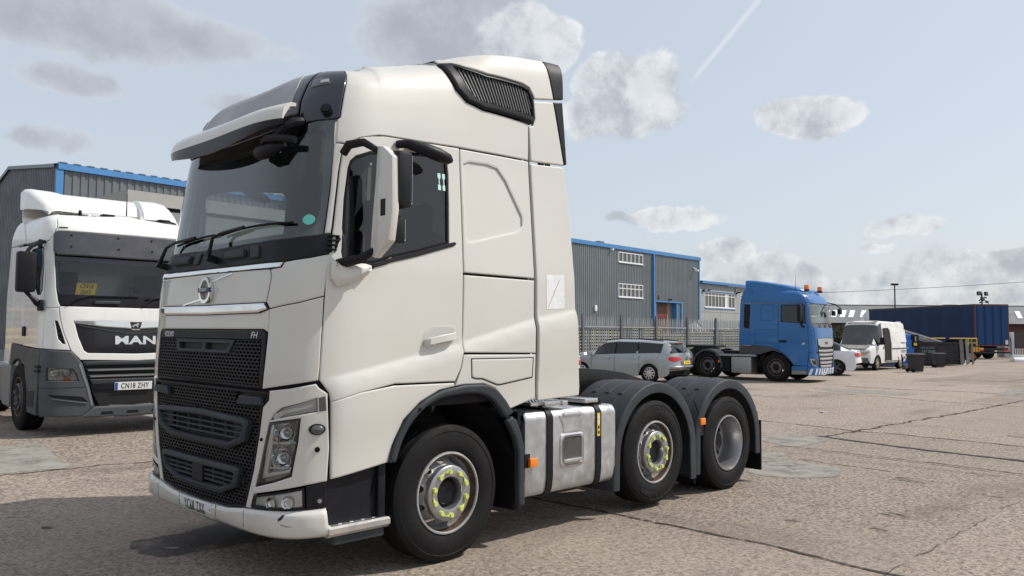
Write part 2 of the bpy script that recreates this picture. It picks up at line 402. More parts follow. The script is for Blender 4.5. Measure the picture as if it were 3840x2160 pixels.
def panel(name, S, poly, m, parent, off=.0, th=.03, edge=.006, roll=.004, st=.07, r=.0, holes=(), hr=0., flip=False, smooth=42., hedge=None, extra=()):
    """a sheet cut to a polygon on the skin S(s, v, off): rolled edges, real thickness"""
    poly = ccw(poly); poly = rounded(poly, r) if r else poly; poly = resample(poly, st)
    hs = []
    for h in holes:
        h = ccw(h); h = rounded(h, hr) if hr else h; hs.append(resample(h, st))
    he = edge if hedge is None else hedge; ex = min(.010, max(.004, edge))
    ins = inset(poly, edge); hin = [inset(h, -he) for h in hs]
    in2 = inset(poly, edge+ex) if roll else ins; hi2 = [inset(h, -he-ex) for h in hs] if roll else hin
    V, F = fill(in2, hi2, st, extra)
    sg = -1 if flip else 1
    vs = [S(sg*a, b, off) for a, b in V]; fs = list(F)
    def ring(outer, inner, inn2):
        n = len(outer)
        if roll:
            o = len(vs); vs.extend(S(sg*a, b, off) for a, b in inn2); vs.extend(S(sg*a, b, off) for a, b in inner)
            for i in range(n): j = (i+1) % n; fs.append((o+i, o+n+i, o+n+j, o+j))
        o = len(vs); vs.extend(S(sg*a, b, off) for a, b in inner); vs.extend(S(sg*a, b, off-roll) for a, b in outer); vs.extend(S(sg*a, b, off-th) for a, b in outer)
        for i in range(n):
            j = (i+1) % n
            fs.append((o+i, o+n+i, o+n+j, o+j)); fs.append((o+n+i, o+2*n+i, o+2*n+j, o+n+j))
    ring(poly, ins, in2)
    for h, hi, h2 in zip(hs, hin, hi2): ring(h, hi, h2)
    bm = bmesh.new(); bv = [bm.verts.new(v) for v in vs]
    for f in fs:
        try: bm.faces.new([bv[i] for i in f])
        except ValueError: pass
    bmesh.ops.remove_doubles(bm, verts=bm.verts[:], dist=2e-5)
    # outward normals: compare with the skin
    bm.normal_update(); n_in = n_out = 0
    if bm.faces:
        cs = V[F[0][0]] if F else poly[0]
        a = Vector(S(sg*cs[0], cs[1], .02))-Vector(S(sg*cs[0], cs[1], 0.))
        bmesh.ops.recalc_face_normals(bm, faces=bm.faces[:]); bm.normal_update()
        bm.faces.ensure_lookup_table()
        acc = 0
        P0 = Vector(S(sg*cs[0], cs[1], off))
        fc = min(bm.faces, key=lambda q: (q.calc_center_median()-P0).length_squared)
        if fc.normal.dot(a) < 0: bmesh.ops.reverse_faces(bm, faces=bm.faces[:])
    me = bpy.data.meshes.new(name); bm.to_mesh(me); bm.free(); me.materials.append(m)
    me.shade_smooth(); me.set_sharp_from_angle(angle=R(smooth))
    o = bpy.data.objects.new(name, me); COL.objects.link(o); o.parent = parent
    return o
def both(name, S, poly, m, parent, **kw):
    return panel(name, S, poly, m, parent, **kw), panel(name, S, poly, m, parent, flip=True, **kw)
def sym(h): return list(h)+[(-a, b) for a, b in reversed(h) if abs(a) > 1e-6]
def flat(origin, ex, ey):
    """a plane as a skin"""
    O, X, Y = Vector(origin), Vector(ex).normalized(), Vector(ey).normalized(); Z = X.cross(Y)
    return lambda a, b, off=0.: tuple(O+X*a+Y*b+Z*off)

def text_mesh(txt, size, ext=.004, spacing=1., cond=1., bold=0.):
    cu = bpy.data.curves.new('lettering', 'FONT'); cu.body = txt; cu.size = size; cu.extrude = ext; cu.align_x = 'CENTER'; cu.align_y = 'CENTER'; cu.space_character = spacing
    cu.offset = bold; cu.resolution_u = 3
    o = bpy.data.objects.new('lettering', cu); COL.objects.link(o)
    dg = bpy.context.evaluated_depsgraph_get(); me = bpy.data.meshes.new_from_object(o.evaluated_get(dg))
    bpy.data.objects.remove(o); bpy.data.curves.remove(cu)
    for v in me.vertices: v.co.x *= cond
    return me
def letters(name, txt, size, m, parent, S, s0, v0, off, ext=.003, cond=1., spacing=1., shear=0., bold=0., flipx=1):
    """flat lettering laid on the skin S, centred on (s0, v0)"""
    me = text_mesh(txt, size, ext, spacing, cond, bold); me.name = name
    for v in me.vertices:
        x, y, z = v.co; v.co = S(s0+(x+shear*y)*flipx, v0+y, off+z)
    me.materials.clear(); me.materials.append(m)
    o = bpy.data.objects.new(name, me); COL.objects.link(o); o.parent = parent
    return o

# ------------------------------------------------------------------ the yard
def ss(a, b, x):
    t = min(1, max(0, (x-a)/(b-a))); return t*t*(3-2*t)
def gh(x, y): return .16*ss(-3.2, -7.6, y)*ss(-17, -8, x)            # the yard rises gently towards the sheds on the left
def ground_mat():
    m = bpy.data.materials.new('worn_aggregate_concrete'); m.use_nodes = True; nt = m.node_tree; K = nt.links; b = nt.nodes['Principled BSDF']
    tc = nt.nodes.new('ShaderNodeTexCoord'); G = tc.outputs['Object']
    def noise(sc_, det=5, rg=.55, sx=(1,1,1), off=(0,0,0)):
        mp = nt.nodes.new('ShaderNodeMapping'); mp.inputs['Scale'].default_value = sx; mp.inputs['Location'].default_value = off; K.new(G, mp.inputs[0])
        n = nt.nodes.new('ShaderNodeTexNoise'); n.inputs['Scale'].default_value = sc_; n.inputs['Detail'].default_value = det; n.inputs['Roughness'].default_value = rg; K.new(mp.outputs[0], n.inputs['Vector']); return n.outputs[0]
    def ramp(v, a, b_, c=0., d=1.):
        r = nt.nodes.new('ShaderNodeMapRange'); r.interpolation_type = 'SMOOTHSTEP'; K.new(v, r.inputs[0])
        for i, q in enumerate((a, b_, c, d)): r.inputs[i+1].default_value = q
        return r.outputs[0]
    def mx(f, a, bb, mode='MIX'):
        n = nt.nodes.new('ShaderNodeMix'); n.data_type = 'RGBA'; n.blend_type = mode
        if isinstance(f, float): n.inputs[0].default_value = f
        else: K.new(f, n.inputs[0])
        for s, v in ((n.inputs[6], a), (n.inputs[7], bb)):
            if isinstance(v, tuple): s.default_value = (*v, 1)
            else: K.new(v, s)
        return n.outputs[2]
    def mul(a, c):
        n = nt.nodes.new('ShaderNodeMath'); n.operation = 'MULTIPLY'; K.new(a, n.inputs[0])
        if isinstance(c, float): n.inputs[1].default_value = c
        else: K.new(c, n.inputs[1])
        return n.outputs[0]
    stone = nt.nodes.new('ShaderNodeTexVoronoi'); stone.inputs['Scale'].default_value = 34; K.new(G, stone.inputs['Vector'])
    cell = nt.nodes.new('ShaderNodeSeparateColor'); K.new(stone.outputs['Color'], cell.inputs[0])
    big = ramp(noise(.33, 6, .6), .35, .65)
    base = mx(big, (.325,.268,.226), (.250,.205,.178))
    base = mx(ramp(noise(.9, 7, .65, (1,1,1), (5,2,0)), .42, .72), base, (.375,.318,.268))
    fine = noise(22, 5, .82); mid_ = noise(8.5, 5, .75, (1,1,1), (7,3,1))
    agg = mx(ramp(fine, .42, .56), (.060,.049,.042), (.46,.385,.318))
    agg = mx(mul(ramp(mid_, .50, .66), .75), agg, (.085,.070,.060))
    agg = mx(mul(cell.outputs[0], .45), agg, (.50,.43,.365))
    smooth = ramp(noise(.16, 4, .5, (1,1,1), (1.7,8.2,0)), .44, .64, 1.0, .45)
    base = mx(mul(smooth, .85), base, agg)
    pit = ramp(noise(11, 6, .75, (1,1,1), (3,1,0)), .56, .68)
    base = mx(mul(pit, .5), base, (.090,.075,.067))
    stain = ramp(noise(.55, 7, .66, (.45,1,1), (4,7,0)), .52, .74)
    base = mx(mul(stain, .60), base, (.105,.088,.078))
    trk = ramp(noise(1.3, 7, .72, (1,.10,1), (2,5,0)), .55, .72)
    base = mx(mul(trk, .42), base, (.125,.105,.095))
    dust = ramp(noise(.24, 6, .6, (1,1,1), (9,3,0)), .52, .70)
    base = mx(mul(dust, .25), base, (.36,.31,.265))
    sx = nt.nodes.new('ShaderNodeSeparateXYZ'); K.new(G, sx.inputs[0])
    def cellof(o, off, size):
        a = nt.nodes.new('ShaderNodeMath'); a.operation = 'MULTIPLY_ADD'; K.new(o, a.inputs[0]); a.inputs[1].default_value = 1/size; a.inputs[2].default_value = off/size
        f = nt.nodes.new('ShaderNodeMath'); f.operation = 'FLOOR'; K.new(a.outputs[0], f.inputs[0]); return f.outputs[0]
    cb = nt.nodes.new('ShaderNodeCombineXYZ'); K.new(cellof(sx.outputs[0], 2.1, 8.4), cb.inputs[0]); K.new(cellof(sx.outputs[1], -3.6, 4.15), cb.inputs[1])
    wn = nt.nodes.new('ShaderNodeTexWhiteNoise'); wn.noise_dimensions = '3D'; K.new(cb.outputs[0], wn.inputs['Vector'])
    base = mx(1.0, base, mx(wn.outputs['Value'], (.76,.745,.735), (1.0,.975,.955)), 'MULTIPLY')
    K.new(base, b.inputs['Base Color']); b.inputs['Roughness'].default_value = .88; b.inputs['Specular IOR Level'].default_value = .3
    bn = nt.nodes.new('ShaderNodeBump'); bn.inputs['Strength'].default_value = .5; bn.inputs['Distance'].default_value = .010
    hs = nt.nodes.new('ShaderNodeMath'); hs.operation = 'SUBTRACT'; K.new(stone.outputs['Distance'], hs.inputs[1]); K.new(fine, hs.inputs[0])
    K.new(hs.outputs[0], bn.inputs['Height']); K.new(bn.outputs[0], b.inputs['Normal'])
    return m
GROUND = ground_mat()
def yard():
    xs = [-900,-400,-200,-120,-80,-60,-45,-35]+[-28+i*.8 for i in range(50)]+[14,20,40,120,400,900]
    ys = [-900,-400,-200,-120,-80,-60,-45,-35,-28,-22,-18]+[-14+i*.5 for i in range(34)]+[4,6,9,14,30,80,300,900]
    vs = [(x, y, gh(x, y)) for x in xs for y in ys]; n = len(ys)
    fs = [(i*n+j, (i+1)*n+j, (i+1)*n+j+1, i*n+j+1) for i in range(len(xs)-1) for j in range(n-1)]
    return tag(mesh('yard_ground', vs, fs, GROUND, smooth=60), kind='structure')
YARD = yard()
CEM = decal('pale_cement_patch', (.285,.270,.240), .9, 2.6, .32, .50, .85)
TAR = decal('tar_joint', (.040,.034,.032), .8, 3.5, .34, .50, .95)
TARL = mat('tar_line', (.022,.020,.021), .7, spec=.3)
HAIR = decal('hairline_joint', (.075,.062,.056), .85, 2.2, .42, .58, .75)
TARD = decal('dark_stain_patch', (.055,.047,.044), .75, 13., .46, .64, .8, stretch=(1,.35,1))
TARP = decal('tar_repair_patch', (.090,.080,.075), .7, 3., .32, .55, .85)
PAINT = decal('worn_line_paint', (.55,.53,.48), .8, 3., .40, .60, .8)
def sheet(name, pts, m, h=.004, wob=.03, st=.12, parent=None):
    """an irregular thin sheet on the ground"""
    rnd = random.Random(sum(int(abs(a)*100) for a, b in pts))
    p = resample(rounded(ccw(pts), .12), st); p = [(a+rnd.uniform(-wob, wob), b+rnd.uniform(-wob, wob)) for a, b in p]
    V, F = fill(p, [], .5)
    vs = [(a, b, gh(a, b)+h) for a, b in V]; fs = [f if area2([V[i] for i in f]) > 0 else f[::-1] for f in F]
    o = mesh(name, vs, fs, m, parent=parent, smooth=0); return o
def crack(name, pts, w, m, h=.006, wob=.02, seed=1, parent=None):
    rnd = random.Random(seed); path = []
    for (a, b) in zip(pts[:-1], pts[1:]):
        A, B = Vector(a), Vector(b); n = max(2, int((B-A).length/.12))
        for q in range(n): path.append(A.lerp(B, q/n)+Vector((rnd.uniform(-wob, wob), rnd.uniform(-wob, wob))))
    path.append(Vector(pts[-1])); vs = []; fs = []
    for i, p in enumerate(path):
        d = (path[min(i+1, len(path)-1)]-path[max(i-1, 0)]).normalized(); n_ = Vector((-d.y, d.x)); ww = w*rnd.uniform(.45, 1.25)/2
        for s in (-1, 1): q = p+n_*ww*s; vs.append((q.x, q.y, gh(q.x, q.y)+h))
        if i: fs.append((2*i-2, 2*i-1, 2*i+1, 2*i))
    return mesh(name, vs, fs, m, parent=parent, smooth=0)
# slab joints, tar seams, cement repairs and litter lie on the yard
def jn(i, pts, w, m=None, wob=.02): return crack('slab_joint', pts, w, m or TAR, seed=i, wob=wob, parent=YARD)
jn(1, [(-16,3.58),(-12.,3.62),(-5.84,3.62),(-2.1,3.6),(1.5,3.62)], .016, HAIR)
jn(2, [(-2.0,7.5),(-2.05,3.6),(-2.12,2.93),(-2.17,2.6),(-2.14,1.2),(-2.1,-4.7),(-2.2,-8)], .045)
jn(3, [(-9.2,.02),(-10.43,.07),(-11.23,.10),(-12.96,.17),(-14.82,.3),(-17.33,.37),(-24,.5)], .07, wob=.05)
jn(4, [(-10.8,-6),(-10.74,-2.),(-10.66,-1.04),(-10.53,-.32),(-10.39,.09),(-10.54,.51),(-10.47,1.11),(-10.3,4.2),(-10.2,9)], .05)
jn(5, [(-9.25,-.1),(-9.06,.68),(-8.85,1.64),(-8.72,2.98),(-8.6,6)], .13, TARL, wob=.010)
jn(6, [(-7.68,-.01),(-7.72,.55),(-7.65,1.64),(-7.64,2.39),(-7.52,3.24),(-7.4,6)], .03)
jn(7, [(-7.54,-.01),(-7.57,.55),(-7.5,1.64),(-7.5,2.39),(-7.38,3.24),(-7.3,6)], .02)
jn(8, [(-6.62,.77),(-6.56,1.47),(-6.52,2.04)], .025)
jn(9, [(-18.6,-8),(-18.65,-6.66),(-19.22,-4.58),(-18.9,-2.36),(-18.27,-1.05),(-18.2,3)], .05)
jn(10, [(-22.6,-5.1),(-22.33,-3.14),(-22.87,-1.71),(-22.72,-.84),(-22.5,4)], .09, wob=.06)
jn(11, [(3,-4.8),(.76,-4.74),(.43,-4.74),(.07,-4.65),(-.16,-4.64),(-4,-4.6),(-9,-4.6)], .03)
jn(12, [(-30,-2.2),(-34,-2.0),(-41,-2.1)], .06); jn(13, [(-29.5,-5),(-29.8,0),(-29.3,6)], .08); jn(14, [(-38,-5),(-38.2,4)], .08)
def patch(pts, m=CEM, nm='cement_repair', **k): return sheet(nm, pts, m, parent=YARD, **k)
patch([(-8.17,-.71),(-8.97,-.62),(-9.25,-.23),(-9.1,.24),(-7.86,.26),(-7.7,.1)])
patch([(-6.81,.11),(-7.03,.31),(-6.79,.65),(-6.23,.67),(-5.9,.5),(-6.0,.1)])
patch([(-5.21,.81),(-6.01,.63),(-6.37,.79),(-6.42,1.25),(-6.13,1.6),(-5.57,1.71),(-5.2,1.43),(-5.07,1.04)])
patch([(-5.93,.9),(-6.02,1.02),(-5.86,1.18),(-5.73,1.13)], TARD, 'drain_stain', h=.008)
patch([(-21.07,-5.5),(-21.26,-3.64),(-20.67,-2.22),(-19.78,-2.28),(-19.74,-4.36)], CEM, wob=.12)
patch([(-16.8,-6.1),(-17.2,-4.4),(-16.4,-4.2),(-16.2,-5.9)], CEM, wob=.12)
patch([(-22.06,-.67),(-24.48,-.91),(-25.72,-.72),(-24.5,2.5),(-22.11,2.4)])
patch([(1.08,-6.57),(.58,-6.58),(.65,-6.24),(.64,-6.09),(.73,-5.33),(.74,-4.79),(1.47,-4.86),(2.6,-4.9),(2.6,-6.6)])
patch([(1.49,-1.),(1.07,-.97),(.72,-1.1),(.4,-1.08),(.3,-.56),(.5,-.25),(1.08,-.32),(1.46,-.34),(1.55,-.65)], TARP, 'tar_repair', wob=.02)
patch([(1.34,-.62),(1.25,-.55),(1.28,-.5),(1.36,-.55)], CEM, 'chipped_spot', h=.008, wob=.01, st=.03)
for i, (x, y, a, b) in enumerate(((-6.08,2.42,.07,.16),(-4.03,2.97,.05,.1),(-11.7,2.25,.06,.14),(-3.33,3.1,.03,.08),(-5.73,3.33,.02,.09),(-3.1,2.4,.03,.05),(-7.1,2.9,.05,.12),(-2.7,3.0,.02,.05),(.57,-3.07,.03,.04),(1.77,-1.96,.03,.05))):
    patch([(x-a*2.4,y-b*1.2),(x+a*1.4,y-b*1.5),(x+a*2.8,y+b*.9),(x-a*1.6,y+b*1.7)], TARD, 'dark_spot', h=.005, wob=a*.3, st=.05)
patch([(-39.2,-6.6),(-39.2,-3.0),(-39.5,-3.0),(-39.5,-6.6)], PAINT, 'painted_line', wob=.03)
PAPER = mat('blue_white_paper', (.40,.55,.72), .7)
tag(MB().prism([(0,0),(.13,.02),(.16,.11),(.02,.12)], 2, .010, .016).prism([(.13,.02),(.23,.05),(.20,.12),(.16,.11)], 2, .012, .03).build('litter_sheet', PAPER, loc=(-13.4,-1.85,0)), 'crumpled pale blue paper lying flat on the open yard', 'litter')

# ------------------------------------------------------------------ cab skins (shared by the three tractor units)
def _li(t,xs,ys):
    if t<=xs[0]: return ys[0]
    for i in range(1,len(xs)):
        if t<=xs[i]:
            k=(t-xs[i-1])/(xs[i]-xs[i-1]); return ys[i-1]+k*(ys[i]-ys[i-1])
    return ys[-1]
def _sm(t,xs,ys,h):
    return (_li(t-h,xs,ys)+2*_li(t-h/2,xs,ys)+2*_li(t,xs,ys)+2*_li(t+h/2,xs,ys)+_li(t+h,xs,ys))/8
def _ss(a,b,x):
    t=min(1,max(0,(x-a)/(b-a))); return t*t*(3-2*t)
class Cab:
    """Cab skin: s = run around the plan outline from the nose centre line, v = height (above vr the roof shoulder)."""
    def __init__(k,zn,xn,yn,xr,lo,hi,vr,fi,si,zt,disp=None,wz=(1.9,2.4)):
        k.zn,k.xn,k.yn,k.xr,k.lo,k.hi,k.vr,k.fi,k.si,k.zt,k.disp,k.wz=zn,xn,yn,xr,lo,hi,vr,fi,si,zt,disp,wz
        N=400; k.tab=[0.0]; k.ph=[0.0]
        a,b=lo; X=xn[len(xn)//2]; Y=max(yn)
        p=None
        for i in range(N+1):
            t=i/N; t=t**4/(t**4+(1-t)**4); f=math.pi/2*t
            q=(xr+(X-xr)*max(0,math.cos(f))**(2/b),Y*math.sin(f)**(2/a))
            if p: k.tab.append(k.tab[-1]+math.hypot(q[0]-p[0],q[1]-p[1])); k.ph.append(f)
            p=q
        k.L=k.tab[-1]
    def raw(k,s,v):
        sg=1 if s>=0 else -1; a_=abs(s)
        w=max(0,min(1,v-k.vr)); z=min(v,k.vr)
        xc=_sm(z,k.zn,k.xn,.05); ys=_sm(z,k.zn,k.yn,.05)
        m=_ss(k.wz[0],k.wz[1],z); a=k.lo[0]*(1-m)+k.hi[0]*m; b=k.lo[1]*(1-m)+k.hi[1]*m
        if a_<k.L: f=k._phi(a_)
        else: f=math.pi/2
        cf=max(0,math.cos(f))**(2/b); sf=math.sin(f)**(2/a)
        x=k.xr+(xc-k.xr)*cf-max(0,a_-k.L); y=ys*sf
        if v>k.vr:
            zt=_sm(a_,k.zt[0],k.zt[1],.22)
            ix=_sm(w,k.fi[0],k.fi[1],.04); iy=_sm(w,k.si[0],k.si[1],.04)
            if len(k.si)>2: q=_ss(2.35,2.95,a_); iy=iy*(1-q)+q*_sm(w,k.si[0],k.si[2],.03)
            x=k.xr+(xc-ix-k.xr)*cf-max(0,a_-k.L); y=(ys-iy)*sf; z=k.vr+(zt-k.vr)*w
        return (x,sg*y,z)
    def _phi(k,a):
        lo,hi=0,len(k.tab)-1
        while hi-lo>1:
            m=(lo+hi)//2
            if k.tab[m]<=a: lo=m
            else: hi=m
        t=(a-k.tab[lo])/(k.tab[hi]-k.tab[lo]); return k.ph[lo]+t*(k.ph[hi]-k.ph[lo])
    def nrm(k,s,v):
        e=.004
        A=k.raw(s+e,v);B=k.raw(s-e,v);D=k.raw(s,v+e);E=k.raw(s,v-e)
        u=[A[i]-B[i] for i in range(3)];w=[D[i]-E[i] for i in range(3)]
        n=(u[1]*w[2]-u[2]*w[1],u[2]*w[0]-u[0]*w[2],u[0]*w[1]-u[1]*w[0])
        l=math.sqrt(n[0]**2+n[1]**2+n[2]**2) or 1
        return (n[0]/l,n[1]/l,n[2]/l)
    def P(k,s,v,off=0.0):
        p=k.raw(s,v)
        if k.disp: off=off+k.disp(abs(s),v)
        if off:
            n=k.nrm(s,v); p=(p[0]+n[0]*off,p[1]+n[1]*off,p[2]+n[2]*off)
        return p
def fh_disp(s,v):
    # shoulder swage along the door and sleeper, rising rearwards
    if s<1.29 or v>2.2: return 0
    L=_li(s,[1.29,2.47,3.27,3.85],[1.385,1.625,1.82,1.915])
    t=min(1,max(0,(L-v)/.075)); k=_ss(1.30,1.42,s)
    return k*(.026*t-.016*_ss(.25,.6,L-v))
FH=Cab([.2,.45,.9,1.4,1.75,2.15,2.3,2.75,3.05],[1.335,1.342,1.349,1.351,1.33,1.322,1.291,1.23,1.188],
 [1.25,1.25,1.25,1.25,1.25,1.246,1.234,1.197,1.172],.6,(6.987,3.706),(5.143,2.584),3.05,
 ([0,.25,.5,.7,.85,.95,1],[0,.035,.09,.15,.21,.29,.45]),
 ([0,.25,.5,.7,.85,.95,1],[0,.012,.03,.055,.11,.19,.32],[0,.012,.024,.036,.050,.068,.12]),
 ([0,.9,1.4,1.6,1.9,2.3,2.7,3.1,3.7],[3.615,3.628,3.60,3.625,3.685,3.80,3.93,4.02,4.10]),fh_disp)
MAN=Cab([.2,.4,.9,1.3,1.75,1.95,2.1,2.7,3.0],[1.40,1.42,1.46,1.47,1.45,1.435,1.41,1.30,1.24],
 [1.22,1.235,1.235,1.22,1.22,1.22,1.215,1.19,1.175],.85,(7,3.2),(6,2.8),3.0,
 ([0,.25,.5,.7,.85,.95,1],[0,.03,.07,.12,.18,.27,.45]),
 ([0,.25,.5,.7,.85,.95,1],[0,.012,.03,.06,.11,.19,.32]),
 ([0,1.3,1.6,4],[3.3,3.24,3.26,3.36]),None,(1.8,2.3))

DAF=Cab([.2,.4,.8,1.2,1.7,1.95,2.1,2.65,2.8],[1.33,1.36,1.38,1.38,1.36,1.345,1.32,1.23,1.21],
 [1.235,1.245,1.245,1.235,1.235,1.23,1.225,1.20,1.19],.75,(6,3.0),(5,2.6),2.8,
 ([0,.25,.5,.7,.85,.95,1],[0,.04,.10,.18,.28,.40,.6]),
 ([0,.25,.5,.7,.85,.95,1],[0,.015,.035,.07,.12,.2,.32]),
 ([0,1.2,1.6,2.4,3.2,4],[3.28,3.2,3.22,3.3,3.35,3.4]),None,(1.8,2.3))


# ------------------------------------------------------------------ heavy wheels
def tyre_mb(Rr, w, rim, grooves=4):
    """lathe about y; outer face at +w/2"""
    h = w/2; p = []
    side = [(rim-.004, h-.052), (rim+.012, h-.020), (rim+.035, h-.006), (rim+.075, h+.002), (rim+.115, h+.001), (Rr-.070, h-.006), (Rr-.055, h-.010), (Rr-.050, h-.006), (Rr-.022, h-.016), (Rr-.006, h-.026)]
    p += side
    y = h-.026; gw = .011; n = grooves; span = 2*y
    for i in range(n):
        c = y-span*(i+1)/(n+1)
        p += [(Rr-.001, c+gw/2+.003), (Rr-.013, c+gw/2), (Rr-.013, c-gw/2), (Rr-.001, c-gw/2-.003)]
    p += [(r, -yy) for r, yy in reversed(side)]
    return MB().lathe(p, 64)
def disc_holes(r0, r1, y_of, nh, rh, rc, oval=1.25, th=.012):
    """pressed disc between r0 and r1 with nh hand holes of radius rh at rc"""
    def circ(c, r, n, ov=1., a0=0.): return [(c[0]+(r*math.cos(t)*math.cos(a0)-r*ov*math.sin(t)*math.sin(a0)), c[1]+(r*math.cos(t)*math.sin(a0)+r*ov*math.sin(t)*math.cos(a0))) for t in [2*math.pi*i/n for i in range(n)]]
    hs = [circ((rc*math.cos(2*math.pi*k/nh+.31), rc*math.sin(2*math.pi*k/nh+.31)), rh, 12, oval, 2*math.pi*k/nh+.31) for k in range(nh)]
    outer = circ((0,0), r1, 64); inner = circ((0,0), r0, 48)
    V, F = fill(outer, [inner]+hs, 0)
    vs = [(a, y_of(math.hypot(a, b)), b) for a, b in V]; fs = list(F); mb = MB(); mb.add(vs, fs)
    for h in hs:
        o = len(h); mb.add([(a, y_of(math.hypot(a, b)), b) for a, b in h]+[(a, y_of(math.hypot(a, b))-th, b) for a, b in h], [(i, (i+1) % o, o+(i+1) % o, o+i) for i in range(o)])
    return mb
RUST = mat('wheel_rust', (.075,.043,.028), .85, var=.4, vscale=18)
def make_wheel(kind):
    """kind 'out' (steered or lift axle, disc outwards) or 'in' (drive pair, deep dish); axis y, outer face +y"""
    w = bpy.data.objects.new('wheel', None); COL.objects.link(w); w.empty_display_size = .1
    Rr, W_, rim = .505, .31, .292
    if kind == 'out':
        tyre_mb(Rr, W_, rim).build('tyre', TYRE, w, smooth=30)
        h = W_/2
        MB().lathe([(.296,h-.052),(.304,h-.020),(.300,h-.008),(.289,h-.006),(.284,h-.016),(.281,h-.045),(.274,h-.075),(.266,h-.12),(.262,h-.16),(.258,-.10),(.285,-.12),(.296,-.15)], 64).build('rim', RIMM, w)
        yo = lambda r: -.005+.125*ss(.272, .198, r)
        disc_holes(.195, .270, yo, 10, .0245, .234).build('wheel_disc', RIMM, w)
        MB().lathe([(.205,.085),(.205,.150),(.202,.158),(.196,.162),(.128,.162),(.122,.160),(.118,.152),(.116,.09),(.112,.07)], 48).build('hub_ring', RIMA, w)
        MB().lathe([(.2065,.060),(.2065,.100)], 48).build('rust_ring', RUST, w); MB().lathe([(.2835,h-.018),(.2805,h-.046),(.2735,h-.074)], 64).build('rust_band', RUST, w)
        MB().lathe([(.120,.072),(.09,.066),(.088,.11),(.080,.118),(.0,.118)], 32).build('hub_cap', BLACKP, w)
        for i in range(10):
            a = 2*math.pi*(i+.5)/10+.05; x, z = .160*math.cos(a), .160*math.sin(a); tw = a+math.pi/2*(1 if i % 2 else -1)
            m = MB().cyl((x,.160,z), (x,.184,z), .0205, .017, n=8)
            m.add([(x+.017*math.cos(a),.166,z+.017*math.sin(a)), (x-.017*math.cos(a),.166,z-.017*math.sin(a)), (x+.052*math.cos(tw),.164,z+.052*math.sin(tw)),
                   (x+.018*math.cos(a),.180,z+.018*math.sin(a)), (x-.018*math.cos(a),.180,z-.018*math.sin(a)), (x+.052*math.cos(tw),.170,z+.052*math.sin(tw))],
                  [(0,1,2),(3,5,4),(0,3,4,1),(1,4,5,2),(2,5,3,0)])
            m.build('nut_pointer', NUTY, w, smooth=25)
    else:
        tyre_mb(Rr, .29, rim).build('tyre', TYRE, w, smooth=30)
        h = .145
        MB().lathe([(.296,h-.052),(.304,h-.018),(.300,h-.006),(.289,h-.004),(.284,h-.014),(.278,h-.05),(.268,h-.075),(.262,h-.16),(.258,h-.235),(.252,h-.25)], 64).build('rim', RIMA, w)
        yo = lambda r: -.085-.035*ss(.20, .12, r)
        disc_holes(.12, .262, yo, 10, .027, .212, 1.1).build('wheel_disc', RIMM, w)
        MB().lathe([(.125,-.12),(.115,-.02),(.10,-.005),(.0,-.005)], 32).build('hub', STEEL, w)
        for i in range(10):
            a = 2*math.pi*i/10; x, z = .16*math.cos(a), .16*math.sin(a)
            MB().cyl((x,-.12,z), (x,-.07,z), .016, n=6).build('wheel_nut', STEEL, w, smooth=25)
        t2 = tyre_mb(Rr, .29, rim).build('inner_tyre', TYRE, w, smooth=30); t2.location = (0,-.335,0)
    return w
WOUT, WIN = make_wheel('out'), make_wheel('in')
def sidewall_marks(w, spin):
    for txt, a0, sz in (('FR:01', 1.75, .072), ('PIRELLI', -1.25, .066)):
        me = text_mesh(txt, sz, .0015, 1.05, 1.25, .001)
        for v in me.vertices:
            x_, y_, z_ = v.co; t_ = a0+spin-x_/.405; v.co = ((.405+y_)*math.cos(t_), .1565+z_, (.405+y_)*math.sin(t_))
        me.materials.clear(); me.materials.append(mat('raised_rubber', (.022,.021,.022), .6, spec=.3)); to = bpy.data.objects.new('sidewall_lettering', me); COL.objects.link(to); to.parent = w
USED = set()
def put_wheel(proto, parent, loc, side=1, spin=0., plain=False):
    """side +1: outer face to +y"""
    if proto.name not in USED: USED.add(proto.name); w = proto; w.parent = parent
    else: w = copy_tree(proto, parent)
    w.location = loc; w.rotation_euler = (0, spin, 0 if side > 0 else math.pi)
    return w

# ------------------------------------------------------------------ the white tractor unit in the foreground
T1 = thing('tractor_unit', 'large white tractor unit filling the middle, sun visor and three axles, plate YC68 ZXK', 'truck', (0,0,0))
S1 = FH.P
def liner(S, parent, wins, s0, s1, v0, v1, off, m, st=.06):
    """inner skin of a cab with openings at the windows"""
    ns, nv = int((s1-s0)/st), int((v1-v0)/st); g = {}; vs = []; fs = []
    for i in range(ns+1):
        for j in range(nv+1):
            g[i, j] = len(vs); vs.append(S(s0+(s1-s0)*i/ns, v0+(v1-v0)*j/nv, off))
    for i in range(ns):
        for j in range(nv):
            a, b = s0+(s1-s0)*(i+.5)/ns, v0+(v1-v0)*(j+.5)/nv
            if any(inpoly(a, b, w) for w in wins): continue
            fs.append((g[i,j], g[i+1,j], g[i+1,j+1], g[i,j+1]))
    return mesh('inner_lining', vs, fs, m, parent)
mir = lambda p: [(-a, b) for a, b in p]
CR = [1.29,2.47,3.27,3.85], [1.385,1.625,1.82,1.915]
CREASE = [(CR, d, .016) for d in (-.014, .0, .013, .026, .040)]
